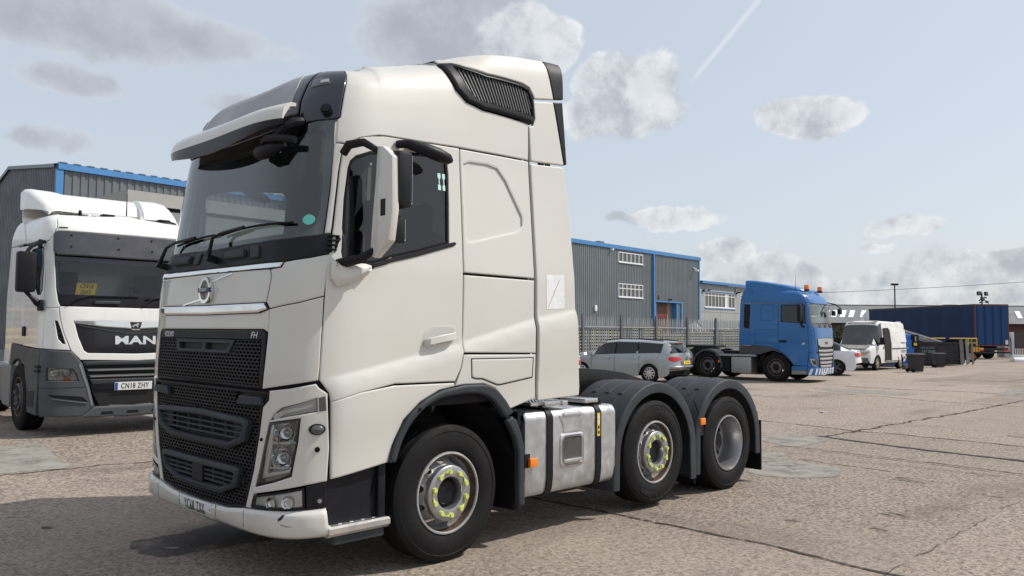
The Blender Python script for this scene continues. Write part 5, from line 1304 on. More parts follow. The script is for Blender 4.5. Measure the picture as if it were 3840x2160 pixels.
MB().box((13.5,-.6,8.05),(14.1,-.2,8.25)).build('roof_vent', ROOFG, RS, smooth=0); MB().cyl((4.9,.04,4.36),(4.9,.3,4.32),.05).build('door_camera', BLACKP, RS)
# lower office wing at its right end
OW = thing('office_block', 'lower pale grey office wing with a blue gutter beside the ribbed shed', 'building', (-55.358,-30.746,0), math.atan2(.05624564,.99841696))
OW.location = (-55.358-.0, -30.746, 0)
us = [-.16,-1.06,-3.9,-6.7,-7.76,-11,-14,-17,-20]
for a, b in zip(us[:-1], us[1:]):
    w = (a, b) in ((-1.06,-3.9),(-3.9,-6.7),(-7.76,-11))
    for (z0, z1) in (((0,3.5),(3.5,3.94),(5.22,5.92)) if w else ((0,3.5),(3.5,5.92))):
        MB().box((b+.012,-.12,z0+.010),(a-.012,.0,z1-.010), bev=.01).build('wall_panel', CONC, OW, smooth=0)
MB().box((-20,-.2,.0),(-.16,-.13,5.9)).build('wall_core', mat('joint_grey', (.16,.165,.165), .9), OW, smooth=0)
window(OW, -6.7, -1.06, 3.94, 5.22, 9, [4.95], -.05, blind=((2,0),(2,1))); window(OW, -11, -7.76, 3.94, 5.22, 5, [4.95], -.05)
MB().box((-20,-.05,5.93),(-.16,.30,6.14)).build('gutter', BLUET, OW, smooth=0)
MB().box((-7.0,.0,5.24),(-.8,.06,5.30)).build('cable_tray', BLUET, OW, smooth=0)
MB().box((-6.72,.0,3.80),(-1.04,.05,3.87)).build('sill_band', BLUET, OW, smooth=0)
MB().prism([(.25,6.12),(-7,6.95),(-14,6.12),(-14,6.05),(-7,6.86),(.25,6.05)], 0, -20, -.1).build('roof', FIBRE, OW, smooth=0)
MB().box((-.9,.02,5.28),(-.6,.16,5.40)).cyl((-1.6,.0,5.35),(-1.6,.3,5.42),.05).build('wall_camera', BLACKP, OW); MB().cyl((-7.2,.0,5.36),(-7.2,.3,5.42),.05).box((-7.05,.02,5.28),(-6.85,.14,5.4)).build('wall_camera', BLACKP, OW)
MB().box((-6.9,.0,5.5),(-6.7,.14,5.75), bev=.02).build('wall_box', CONC, OW)
MB().box((-20,-14,0),(-19.9,-.2,6)).build('end_wall', CONC, OW, smooth=0)
# grey shed behind the second tractor unit (left): local x along its yard side (away to the right), +y into the yard side
LA = math.atan2(math.sin(R(-176.5)), math.cos(R(-176.5)))
LS = thing('clad_shed', 'grey ribbed metal shed with blue eaves rising behind the parked white tractor unit', 'shed', (-5.519,-28.071,0), LA)
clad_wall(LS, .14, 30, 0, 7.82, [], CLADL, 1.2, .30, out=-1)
def gable_top(u): return _li(-u, [0,5.14,6.54,16], [7.93,8.50,8.02,4.9])
GW = sub('gable_wall', LS, (0,0,0), (0,0,R(90)))
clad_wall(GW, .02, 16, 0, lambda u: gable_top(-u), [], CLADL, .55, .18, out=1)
for a, b in ((0,10),(10.02,20),(20.02,30)): MB().box((a,-.14,7.80),(b,.1,8.05)).build('fascia', BLUET, LS, smooth=0)
MB().box((-.06,-.10,0),(.20,.02,7.79)).build('corner_trim', BLUET, LS, smooth=0)
MB().add([(x, y, z) for (y, z) in ((0,8.0),(5.14,8.57),(6.54,8.09),(16,4.95)) for x in (-.12,.05)]+[(x, y, z-.14) for (y, z) in ((0,8.0),(5.14,8.57),(6.54,8.09),(16,4.95)) for x in (-.12,.05)],
  [(0,1,3,2),(2,3,5,4),(4,5,7,6),(0,2,10,8),(2,4,12,10),(4,6,14,12)]).build('verge_trim', mat('verge_grey', (.20,.24,.27), .5), LS, smooth=0)
MB().add([(0,0,8.04),(30,0,8.04),(30,5.14,8.56),(0,5.14,8.56),(30,6.54,8.08),(0,6.54,8.08),(30,16,4.94),(0,16,4.94)], [(0,1,2,3),(3,2,4,5),(5,4,6,7)]).build('roof', ROOFG, LS, smooth=0)
MB().box((.05,15.9,0),(30,16,4.9)).build('back_wall', CLADL, LS, smooth=0)
for k in range(60):
    MB().box((k*.5+.05,-.16,8.05),(k*.5+.30,.3,8.085)).build('roof_sheet_end', ROOFG, LS, smooth=0)
# flat-roofed grey block in front of it
FB = thing('flat_roof_building', 'flat roofed grey block with a dark band in front of the left shed', 'building', (-5.31,-20.2,0), LA)
MB().box((0,0,5.63),(14,7,6.05)).build('parapet', mat('pale_grey_render', (.36,.36,.34), .8, var=.05, vscale=1), FB, smooth=0)
MB().box((.12,.12,5.5),(13.9,6.9,5.63)).build('dark_band', BLACKP, FB, smooth=0)  # black set-back band below the parapet
MB().box((.05,.05,0),(13.95,6.95,5.5)).build('wall', mat('mid_grey_render', (.25,.25,.245), .8, var=.06, vscale=1), FB, smooth=0)
for i in range(4): MB().box((1.0+i*3.2,-.02,2.6),(3.4+i*3.2,.04,4.6)).build('window', PANE, FB, smooth=0)
# far left low canopy, post and stacked tubes
LC = thing('lean_to_canopy', 'low dark lean-to with a blue edge at the left picture border', 'canopy', (2.55,-20.4,0), 0)
MB().box((-.6,-6,4.22),(6,.0,4.42)).build('fascia', BLUET, LC, smooth=0)
MB().box((-.5,-5.9,0),(6,-5.6,4.2)).build('back_wall', CLADL, LC, smooth=0)
MB().box((-.55,-5.9,4.42),(6,.1,4.5)).build('roof', ROOFG, LC, smooth=0)
for x in (.9, 3.4): MB().box((x,-.2,0),(x+.14,-.06,4.2)).build('post', CLADL, LC, smooth=0)
TS = thing('tube_stack', 'stack of yellow and grey tubes beside the parked tractor unit at the left edge', 'tube stack', (2.0,-15.2,.16), R(4))
cols = [mat('tube_yellow', (.60,.38,.03), .5), mat('tube_grey', (.16,.16,.17), .4, metal=.5), mat('tube_tan', (.38,.28,.12), .6)]
rnd = random.Random(3)
for j in range(14):
    for i in range(5): MB().cyl((-2.2+rnd.uniform(0,.2),-.4+i*.2,.1+j*.155),(2.2,-.4+i*.2,.1+j*.155),.07,n=8).build('tube', cols[rnd.choice((0,1,1,2,1,0))], TS)
for x in (-1.6,1.6):
    for y in (-.6,.58): MB().box((x-.04,y-.04,0),(x+.04,y+.04,2.6)).build('rack_post', cols[1], TS, smooth=0)
# palisade fence
GALV = mat('galvanised_steel', (.36,.375,.385), .5, metal=.35, var=.12, vscale=1.5, dirt=.2, dcol=(.2,.2,.2))
PF = thing('palisade_fence', 'grey steel palisade fence with pointed pales behind the silver estate car', 'fence', (-17.0,-16.15,0), math.pi+R(.6))
ps = None
for i in range(176):
    x = i*.158
    if ps is None:
        ps = MB().add([(u, d, z) for z in (.06,2.22) for (u, d) in ((-.046,0),(-.016,.022),(.016,.022),(.046,0))]+[(-.032,0,2.34),(0,.01,2.44),(.032,0,2.34)], [(0,1,5,4),(1,2,6,5),(2,3,7,6),(4,5,9,8),(5,6,9),(6,7,10,9)]).build('pale', GALV, PF, smooth=0)
        pl0 = ps; ps.location = (x,0,0)
    else:
        o = share(pl0, 'pale', PF, (x, 0, 0)); o.rotation_euler = (0, R(rnd.uniform(-.7,.7)), 0)
for i in range(11): MB().box((i*2.75-.06,-.10,0),(i*2.75+.06,-.02,2.5)).build('fence_post', mat('galvanised_dark', (.14,.155,.165), .55, metal=.3), PF, smooth=0)
for z in (.45,1.95): MB().box((-.1,-.045,z-.025),(27.9,-.005,z+.025)).build('fence_rail', GALV, PF, smooth=0)
# stacks of scaffold boards behind the fence
BW = [mat('board_pale', (.52,.48,.34), .8, var=.15, vscale=3), mat('board_yellow', (.50,.44,.16), .8), mat('board_white', (.60,.60,.56), .7), mat('board_grey', (.22,.22,.21), .8), mat('board_red', (.30,.05,.05), .7)]
where = ['left of the silver car roof', 'behind the silver car bonnet', 'behind the silver car roof', 'behind the silver car boot', 'left of the leaning dark post', 'right of the leaning dark post', 'behind the blue tractor chassis', 'beside the blue cab']
for k in range(8):
    st_ = thing('board_stack', ['first','second','third','fourth','fifth','sixth','seventh','eighth'][k]+' stack of scaffold boards from the left behind the palisade fence', 'board stack', (-20.3-k*2.75,-17.6-.15*(k % 3),0), math.pi, 'board stacks behind the fence')
    h = .16; n = 11+(k*5) % 4
    for j in range(n):
        MB().box((-1.22+rnd.uniform(0,.1),-.5+rnd.uniform(0,.06),h),(1.22-rnd.uniform(0,.1),.5,h+.055)).build('board_layer', BW[rnd.choice((0,0,1,2,2,0,3,1,4 if j == n-1 else 0))], st_, smooth=0)
        for x in (-.95,0,.95): MB().box((x-.05,-.45,h-.075),(x+.05,.45,h)).build('bearer', BW[3], st_, smooth=0)
        h += .14
    MB().box((-1.25,.56,0),(1.25,.62,1.6)).build('back_board', mat('stack_dark', (.03,.03,.03), .9), st_, smooth=0)
RH = tag(MB().build('rubble_heap', CONC) if 0 else None or bpy.data.objects.new('rubble_heap', bpy.data.meshes.new('rubble_heap')), 'heap of broken grey rubble behind the fence below the brown door', 'rubble heap'); COL.objects.link(RH)
mb = MB()
for i in range(120):
    t = rnd.random(); r_ = 2.3*math.sqrt(rnd.random()); a = rnd.uniform(0, 6.283); z = max(.05, 2.75*(1-r_/2.5)+rnd.uniform(-.1,.1)); s = rnd.uniform(.12,.34)
    M = Matrix.Translation((r_*math.cos(a), r_*math.sin(a)*.7, z)) @ Matrix.Rotation(rnd.uniform(0,3), 4, 'X') @ Matrix.Rotation(rnd.uniform(0,3), 4, 'Z')
    mb.box((-s/2,-s*.4,-s*.3),(s/2,s*.4,s*.3), M)
mb.lathe([(2.5,0),(2.1,.55),(1.4,1.3),(.7,2.0),(.0,2.5)], 16, axis='z', M=Matrix.Scale(.7, 4, (0,1,0)))
tmp = mb.build('rubble_heap', CONC, smooth=0); RH.data = tmp.data; bpy.data.objects.remove(tmp); RH.location = (-41.5,-22.5,0)
LP_ = tag(MB().box((-.09,-.06,0),(.09,.06,1.95)).box((-.12,-.02,1.7),(.12,.02,1.9)).build('leaning_post', mat('old_post', (.03,.03,.032), .8), loc=(-27.6,-16.75,0), rot=(0,R(2),0)), 'short dark post standing just behind the fence', 'post')
# brick warehouse far right; local x to the right, local y away from the yard
RX = math.atan2(.71159534,-.70258955)
def far(X, D): return (4.0007-.70258955*X-.71134731*D, 5.8083+.71159534*X-.70284067*D)
BWH = thing('brick_warehouse', 'low dark brick warehouse with grey roof and bright skylights at the far right', 'warehouse', (*far(41,105),0), RX)
MB().box((-14,0,0),(44,.4,3.2)).build('wall', BRICK, BWH, smooth=0)
MB().add([(-14.3,-.5,3.1),(44.3,-.5,3.1),(44.3,9,5.75),(-14.3,9,5.75),(44.3,18.5,3.1),(-14.3,18.5,3.1)], [(0,1,2,3),(3,2,4,5)]).build('roof', ROOFG, BWH, smooth=0)
MB().box((-14.3,-.56,2.98),(44.3,-.46,3.16)).build('gutter', BLACKP, BWH, smooth=0)
MB().box((-14.3,8.9,5.72),(44.3,9.2,5.86)).build('ridge', ROOFG, BWH, smooth=0)
SKYL = mat('skylight_sheet', (.78,.80,.80), .35)
for i, u in enumerate([-7.6,-5.5,-3.4,-1.3,.0,2.2,4.1+2.0,8.3,10.5,12.7,14.9,17.1,19.3,21.5,23.7,25.9,28.1]):
    u = [-7.9,-5.7,-3.5,-1.3,.2,1.35,2.5,3.65,5.2,7.4,9.6,11.8,14,16.2,18.4,24.0,26.2][i]
    f = lambda yy: 3.1+(yy+.5)*(2.65/9.5)+.03
    MB().add([(u+q,y,f(y)+h) for h in (0,.05) for (q, y) in ((0,2.3),(1.85,6.0))]+[(u+.68+q,y,f(y)+h) for h in (0,.05) for (q, y) in ((0,2.3),(1.85,6.0))], [(2,6,7,3),(0,2,3,1),(4,5,7,6),(0,4,6,2),(1,3,7,5)]).build('skylight', SKYL, BWH, smooth=0)
MB().box((1.8,8.5,5.5),(3.2,9.8,6.1), bev=.05).build('roof_vent', ROOFG, BWH); MB().box((-1.1,3,4.3),(.1,4,6.15)).build('chimney', mat('chimney_dark', (.05,.05,.055), .8), BWH, smooth=0)
MB().box((20,8.4,5.6),(21.6,9.6,5.95), bev=.05).build('roof_vent', ROOFG, BWH)
# overhead wire between two far poles, lamp post, floodlight mast
OWR = thing('overhead_wire', 'thin dark cable crossing the sky above the blue trailer', 'cable', (*far(20.3,60),0), RX)
p0, p1 = Vector((0,0,4.66)), Vector((26,0,6.35)); pts = [tuple(p0.lerp(p1, t/20)+Vector((0,0,-.18*4*(t/20)*(1-t/20)))) for t in range(21)]
MB().tube(pts, .014, 5).build('cable', RUBBER, OWR)
for p in (p0, p1): MB().cyl((p.x,0,0),(p.x,0,p.z+.3),.1).build('cable_pole', STEEL, OWR)
LPP = thing('lamp_post', 'tall slim grey lamp post rising behind the blue trailer', 'lamp post', (*far(37.96,80),0), RX)
MB().tube([(0,0,0),(0,0,1.2),(0,0,1.25),(0,0,6.6)], [.11,.11,.075,.06], 10).build('column', STEEL, LPP); MB().box((-.35,-.14,6.55),(.35,.14,6.75), bev=.05).build('lantern', STEEL, LPP)
FM = thing('floodlight_mast', 'mast with clustered floodlights and cameras above the rear of the trailer', 'floodlight mast', (*far(43.67,75),0), RX)
MB().cyl((0,0,0),(0,0,5.6),.07).build('column', STEEL, FM)
LAMPG = mat('floodlight_face', (.10,.10,.105), .35)
for (x, z, w, h, t) in ((-.30,5.55,.40,.36,-5),(.34,5.52,.34,.36,18),(.0,5.02,.30,.24,0)):
    fl = MB().box((-w/2,-.09,-h/2),(w/2,.09,h/2), bev=.02).build('floodlight', BLACKP, FM, loc=(x,-.12,z), rot=(R(-12),0,R(t)))
    MB().box((-w/2+.04,-.1,-h/2+.04),(w/2-.04,-.085,h/2-.04)).build('lamp_face', LAMPG, fl, smooth=0)
for (x, z) in ((-.32,4.95),(.38,4.85),(-.30,4.72),(.42,4.72),(-.2,5.2),(.25,5.18)): MB().cyl((0,0,z),(x*.7,-.1,z+.03),.02).cyl((x*.6,-.1,z+.03),(x*1.2,-.25,z-.06),.055).build('mast_camera', STEEL, FM)
# hedge behind the van
def foliage(name, label, cat, loc, boxes, n, m, size, seed):
    t = thing(name, label, cat, loc, RX); rd = random.Random(seed); vs = []; fs = []
    for _ in range(n):
        (cx, cy, cz, rx, ry, rz) = rd.choice(boxes)
        while True:
            a, b, c = (rd.uniform(-1, 1) for _ in range(3))
            if a*a+b*b+c*c <= 1: break
        k = (a*a+b*b+c*c)**.5 or 1; g = .55+.45*rd.random(); p = Vector((cx+a/k*g*rx, cy+b/k*g*ry, max(.02, cz+c/k*g*rz)))
        d = Vector((rd.uniform(-1,1), rd.uniform(-1,1), rd.uniform(-.4,1))).normalized(); e = d.orthogonal().normalized()*size*rd.uniform(.5,1.2); f = d.cross(e).normalized()*size*rd.uniform(.35,.7)
        o = len(vs); vs += [tuple(p-e*.5), tuple(p+f*.5), tuple(p+e*.6), tuple(p-f*.5)]; fs.append((o, o+1, o+2, o+3))
    cr = mesh('crown', vs, fs, m, t, smooth=0)
    for i in range(4): MB().tube([(boxes[i % len(boxes)][0]+rd.uniform(-.2,.2),0,0),(boxes[i % len(boxes)][0]+rd.uniform(-.4,.4),0,1.0),(boxes[i % len(boxes)][0]+rd.uniform(-.7,.7),.1,1.7)], [.04,.03,.012], 6).build('trunk', mat('bark', (.06,.045,.035), .9), t)
    return t
LEAF = mat('hedge_leaves', (.040,.062,.022), .6, var=.35, vscale=4)
foliage('ivy_hedge', 'dark green overgrown hedge between the blue cab and the dirty white van', 'hedge', (*far(24.4,58),0), [(-1.6,0,1.0,.9,.6,1.2),(-.6,.1,1.2,.9,.6,1.25),(.3,0,1.1,.8,.6,1.15),(1.0,.1,.9,.7,.5,.95)], 9000, LEAF, .13, 5)

# ------------------------------------------------------------------ second white tractor unit (left)
T2 = thing('tractor_unit', 'white tractor unit with dark grey bumper, plate CN18 ZHY, parked left of the foreground truck', 'truck', (-.7429,-8.2624,.16), R(88))
S2 = MAN.P
GREYP = mat('mid_grey_bumper_plastic', (.060,.066,.074), .5, var=.08, vscale=3, dirt=.25, dcol=(.12,.115,.11), dscale=3)
W2 = [(0,2.965),(1.10,2.960),(1.145,2.94),(1.160,2.88),(1.148,2.6),(1.138,2.465),(1.109,2.143),(1.063,1.936),(1.034,1.882),(0,1.872)]
panel('windscreen', S2, sym([(0,2.60),(1.148,2.60)]+W2[5:]), glass('windscreen_dark', (.88,.92,.91), ior=1.55), T2, off=-.006, th=.005, edge=.001, roll=0, st=.1)
v2 = panel('sun_visor', S2, sym([(0,2.965),(1.10,2.960),(1.145,2.94),(1.160,2.88),(1.148,2.66),(1.10,2.605),(0,2.600)]), mat('smoked_visor_grey', (.050,.050,.060), .22, coat=.3, dirt=.3, dcol=(.09,.09,.095)), T2, off=.06, th=.02, edge=.012, roll=.008, st=.08)
for a in (-.95,-.32,.32,.95):
    for b in (2.90,2.73):
        q = Vector(S2(a, b, .058)); MB().cyl(tuple(q), tuple(q+Vector((.018,0,0))), .016, .010, n=10).build('visor_stud', BLACKP, v2)
panel('windscreen_band', S2, sym([(0,2.600),(1.147,2.600),(1.142,2.525),(0,2.520)]), GLOSSB, T2, off=-.003, th=.004, edge=.001, roll=0)
panel('windscreen_foot', S2, sym([(0,2.035),(1.07,2.045),(1.098,2.10),(1.064,1.94),(1.034,1.884),(0,1.874)]), BLACKP, T2, off=-.003, th=.006, edge=.001, roll=0)
both('windscreen_side_band', S2, [(1.142,2.52),(1.105,2.52),(1.075,2.15),(1.05,2.04),(1.10,2.11),(1.138,2.465)], GLOSSB, T2, off=-.004, th=.004, edge=.001, roll=0)
both('a_pillar', S2, [(1.165,2.94),(1.175,2.80),(1.155,2.6),(1.145,2.465),(1.116,2.143),(1.070,1.936),(1.040,1.875),(1.05,1.850),(1.262,1.850),(1.285,2.1),(1.285,2.465),(1.318,2.72),(1.325,2.80),(1.24,2.83)], WHITE2, T2, st=.06)
D2 = [(1.275,1.852),(1.294,2.1),(1.294,2.465),(1.328,2.74),(1.36,2.79),(2.30,2.81),(2.30,1.36),(2.25,1.290),(1.30,1.262),(1.28,1.70)]
DW2 = [(1.345,2.10),(1.335,2.465),(1.365,2.70),(1.40,2.745),(2.05,2.74),(2.12,2.68),(2.10,2.22),(1.72,2.155),(1.55,2.035),(1.40,2.030)]
for fl in (True, False):
    d = panel('door', S2, D2, WHITE2, T2, off=.0, holes=[DW2], hedge=.006, st=.07, flip=fl)
    panel('window_seal', S2, DW2, RUBBER, d, off=-.003, th=.02, edge=.003, holes=[inset(ccw(DW2), .022)], hedge=.002, flip=fl)
    panel('window_pane', S2, inset(ccw(DW2), .018), SIDEG, d, off=-.012, th=.004, edge=.001, roll=0, flip=fl)
    panel('door_handle', S2, [(2.10,1.43),(2.24,1.43),(2.24,1.58),(2.10,1.58)], BLACKP, d, off=.03, th=.03, edge=.015, r=.05, flip=fl)
both('sleeper_side', S2, [(2.312,2.81),(2.95,2.82),(2.95,1.325),(2.82,1.320),(2.312,1.300)], WHITE2, T2, st=.08)
both('locker_door', S2, [(2.36,1.89),(2.88,1.90),(2.84,1.375),(2.36,1.365)], WHITE2, T2, off=.006, th=.01, edge=.006, st=.1)
both('rear_deflector', S2, [(2.96,2.84),(3.42,2.85),(3.42,1.0),(3.10,.98),(2.96,1.30)], WHITE2, T2, st=.08)
both('upper_deflector', S2, [(2.50,2.86),(3.42,2.865),(3.30,3.55),(3.22,3.80),(2.95,3.85),(2.80,3.60)], WHITE2, T2, off=.004, st=.07)
both('roof_flank', S2, [(1.168,2.95),(1.245,2.842),(1.335,2.812),(2.45,2.845),(2.78,3.62),(2.93,3.88),(2.93,3.97),(1.20,3.97),(1.14,3.3),(1.14,3.06)], WHITE2, T2, st=.06)
panel('roof_front', S2, sym([(0,3.97),(1.19,3.97),(1.13,3.3),(1.13,3.06),(1.155,2.955),(1.10,2.975),(0,2.980)]), WHITE2, T2, st=.06)
roof_top(S2, T2, [.02,.3,.6,.9,1.1,1.2,1.3,1.5,1.8,2.2,2.6,3.0,3.3], 3.96, .03, WHITE2)
for s_ in (-1.05, 1.05): panel('marker_lamp', S2, [(s_-.06,3.07),(s_+.06,3.07),(s_+.06,3.12),(s_-.06,3.12)], BLACKP, T2, off=.012, th=.012, edge=.006, r=.02)
# rail under the roof flank
both('drip_rail', S2, [(1.335,2.800),(2.30,2.815),(2.30,2.845),(1.335,2.835)], BLACKP, T2, off=.012, th=.02, edge=.004)
# roof spoiler: two horns and a bridging plate
def spoiler(parent, m):
    st = []
    for (x, hw, z0, z1) in ((.42,.98,3.34,3.36),(.20,1.02,3.38,3.50),(-.10,1.06,3.42,3.64),(-.45,1.09,3.46,3.77),(-.80,1.09,3.48,3.84),(-.92,1.08,3.50,3.85)): st.append((x, hw, z0, z1))
    for sg in (1, -1):
        vs = []; fs = []
        for (x, hw, z0, z1) in st:
            wi = hw-.55+(.42-x)*.10
            for (y, z) in ((hw,z0),(hw,z1-.07),(hw-.05,z1-.015),(hw-.12,z1),(wi,z1-.01),(wi-.03,z1-.06),(wi-.06,z0+.02)): vs.append((x, sg*y, z))
        m_ = 7
        for i in range(len(st)-1):
            for j in range(m_): q = (j+1) % m_; fs.append((i*m_+j, i*m_+q, (i+1)*m_+q, (i+1)*m_+j))
        fs += [tuple(range(m_)), tuple(range(len(vs)-1, len(vs)-m_-1, -1))]
        MB().add(vs, fs).build('roof_spoiler_horn', m, parent, smooth=45)
    MB().add([(x, y, z) for (x, z) in ((.02,3.44),(-.35,3.645),(-.70,3.775),(-.92,3.82)) for y in (-.75,-.4,0,.4,.75)]+[(x-.02, y, z-.05) for (x, z) in ((.02,3.44),(-.35,3.645),(-.70,3.775),(-.92,3.82)) for y in (-.75,-.4,0,.4,.75)],
      [(i*5+j, i*5+j+1, (i+1)*5+j+1, (i+1)*5+j) for i in range(3) for j in range(4)]+[(20+i*5+j, 20+(i+1)*5+j, 20+(i+1)*5+j+1, 20+i*5+j+1) for i in range(3) for j in range(4)]+[(j, 20+j, 21+j, j+1) for j in range(4)]).build('roof_spoiler_plate', m, parent, smooth=45)
    MB().box((-.04,-.62,3.40),(.0,.62,3.43)).build('spoiler_rod', STEEL, parent)
    for y in (.6,-.6): MB().box((-.4,y-.02,3.30),(.1,y+.02,3.5)).build('spoiler_stay', STEEL, parent)
    MB().box((-.90,-1.05,3.30),(-.86,1.05,3.50)).build('spoiler_skirt', m, parent)
spoiler(T2, WHITE2)
MB().tube([(.6,.09,3.30),(.6,.09,3.34),(.6,.09,3.72)], [.03,.012,.005], 6).build('aerial', RUBBER, T2); MB().cyl((.6,-.59,3.29),(.6,-.59,3.38),.03,.02).build('aerial_stub', RUBBER, T2)
for y in (-.25,.6): MB().box((.70,y-.09,3.29),(.86,y+.09,3.325), bev=.01).build('roof_lamp', BLACKP, T2)
# front
G2 = [(0,1.662),(.86,1.672),(.795,1.423),(.718,1.235),(.663,1.196),(0,1.178)]
FP = sym([(0,1.862),(1.03,1.866),(1.048,1.842),(1.03,1.70),(.985,1.50),(.885,1.240),(.75,1.10),(0,1.078)])
panel('front_panel', S2, FP, WHITE2, T2, off=.006, holes=[sym(G2)], hedge=.008, st=.06)
both('front_corner', S2, [(1.055,1.842),(1.262,1.842),(1.272,1.70),(1.285,1.27),(1.25,1.262),(.895,1.24),(.990,1.50),(1.036,1.70)], WHITE2, T2, off=.004, holes=[[(1.105,1.665),(1.064,1.66),(1.02,1.54),(.955,1.325),(1.0,1.332),(1.055,1.40)]], hedge=.004, st=.05)
for fl in (True, False):
    vv = panel('corner_vent', S2, [(1.11,1.675),(1.06,1.67),(1.01,1.54),(.945,1.315),(1.005,1.322),(1.06,1.39)], BLACKP, T2, off=-.02, th=.01, edge=.001, roll=0, flip=fl)
    for k in range(4):
        b = 1.40+k*.07; a = .985+k*.022
        panel('vent_blade', S2, [(a,b),(a+.07,b+.005),(a+.07,b+.017),(a,b+.012)], DARKP, vv, off=-.002, th=.015, edge=.002, flip=fl)
gp = panel('grille', S2, sym(G2), mat('grille_gloss', (.010,.010,.013), .25, coat=.3), T2, off=-.004, th=.02, edge=.004, st=.1)
panel('grille_fold', S2, sym([(0,1.49),(.12,1.50),(.40,1.535),(.80,1.60),(.79,1.585),(.41,1.515),(.13,1.478),(0,1.468)]), DARKP, gp, off=.008, th=.012, edge=.004)
panel('chrome_band', S2, sym([(0,1.662),(.856,1.671),(.838,1.628),(.44,1.578),(.16,1.562),(.075,1.556),(.055,1.533),(0,1.530)]), CHROME, gp, off=.012, th=.016, edge=.006)
bd = panel('badge', S2, sym([(0,1.655),(.088,1.655),(.060,1.552),(0,1.545)]), INK, gp, off=.018, th=.006, edge=.003)
panel('badge_animal', S2, [(-.045,1.575),(-.030,1.578),(-.022,1.600),(.005,1.598),(.015,1.575),(.030,1.575),(.028,1.605),(.042,1.615),(.040,1.635),(.020,1.640),(.005,1.625),(-.030,1.618),(-.050,1.600),(-.056,1.590)], ALUB, bd, off=.021, th=.003, edge=.001)
letters('lettering', 'MAN', .165, CHROME, gp, S2, 0, 1.376, .008, .008, cond=1.62, bold=.006, spacing=1.05)
# bumper
B2 = [(.878,1.226),(.727,1.051),(.612,.705),(.535,.424),(.700,.285),(1.27,.296),(1.30,.688),(1.32,1.10),(1.318,1.25),(1.25,1.252)]
HL2 = [(1.18,.990),(.851,.973),(.794,.905),(.760,.795),(1.165,.815)]
for fl in (True, False):
    sg = -1 if fl else 1
    bc = panel('bumper_corner', S2, B2, GREYP, T2, off=.02, th=.05, edge=.015, roll=.01, holes=[HL2], hedge=.008, st=.06, flip=fl)
    h = panel('headlamp', S2, inset(ccw(HL2), .002), HOUS, T2, off=-.03, th=.01, edge=.001, roll=0, flip=fl)
    for (a, b, rr) in ((1.075,.915,.075),(.915,.915,.070)):
        c = Vector(S2(sg*a, b, -.02)); n_ = Vector(MAN.nrm(sg*a, b)); up = Vector((0,0,1)); rt = up.cross(n_).normalized(); up = n_.cross(rt)
        M = Matrix(((rt.x,n_.x,up.x,c.x),(rt.y,n_.y,up.y,c.y),(rt.z,n_.z,up.z,c.z),(0,0,0,1)))
        MB().lathe([(.0,-.02),(rr*.5,-.012),(rr*.85,.008),(rr,.03)], 20, M=M).build('lamp_bowl', CHROME, h); MB().lathe([(.0,.02),(.02,.012),(.026,-.01)], 12, M=M).build('bulb', RIMA, h)
    panel('indicator', S2, [(.86,.805),(.96,.808),(.96,.845),(.86,.84)], ORANGE, h, off=-.012, th=.01, edge=.004, flip=fl)
    panel('lamp_shelf', S2, [(.78,.850),(1.165,.862),(1.165,.852),(.775,.838)], REFL, h, off=-.01, th=.02, edge=.003, flip=fl)
    panel('lamp_lens', S2, inset(ccw(HL2), .006), LENS, h, off=.012, th=.004, edge=.004, flip=fl)
    panel('bumper_slot', S2, [(1.14,.615),(.70,.578),(.62,.492),(1.09,.575)], BLACKP, bc, off=.024, th=.006, edge=.004, flip=fl)
    panel('bumper_slot_lip', S2, [(1.09,.560),(.64,.480),(.64,.465),(1.09,.54)], GREYP, bc, off=.040, th=.02, edge=.005, flip=fl)
    panel('bumper_joint', S2, [(.625,.712),(1.296,.703),(1.296,.697),(.625,.706)], BLACKP, bc, off=.0215, th=.004, edge=.001, roll=0, flip=fl)
    panel('bumper_edge_trim', S2, [(.75,1.045),(.63,.70),(.555,.43),(.585,.43),(.66,.70),(.78,1.03)], mat('pale_grey_trim', (.17,.175,.18), .5), bc, off=.026, th=.01, edge=.006, flip=fl)
    # side skirt round the wheel arch, entry steps
    panel('side_skirt', S2, [(1.328,1.25),(1.93,1.262),(2.80,1.310),(2.95,1.30),(2.95,.98),(2.83,.985),(2.63,1.075),(2.345,1.095),(2.03,.99),(1.82,.66),(1.80,.33),(1.35,.31),(1.33,.69),(1.335,1.1)], GREYP, T2, off=.012, th=.05, edge=.012, st=.07, flip=fl)
    panel('entry_step', S2, [(1.42,.42),(1.78,.42),(1.78,.64),(1.42,.66)], mat('recess_black', (.006,.006,.008), .6), T2, off=.016, th=.01, edge=.004, flip=fl)
    for b in (.985,.925): panel('door_stop', S2, [(1.27,b),(1.37,b),(1.37,b+.035),(1.27,b+.035)], BLACKP, T2, off=.05, th=.04, edge=.012, r=.012, flip=fl)
    panel('rear_wing', S2, [(2.84,.985),(3.10,.965),(3.45,.965),(3.35,.34),(2.90,.32)], mat('grey_wing', (.22,.22,.215), .6), T2, off=.02, th=.05, edge=.02, roll=.014, st=.1, flip=fl)
panel('lower_grille', S2, sym([(0,1.070),(.735,1.085),(.62,.705),(.575,.66),(0,.648)]), BLACKP, T2, off=-.03, th=.02, edge=.002, st=.1)
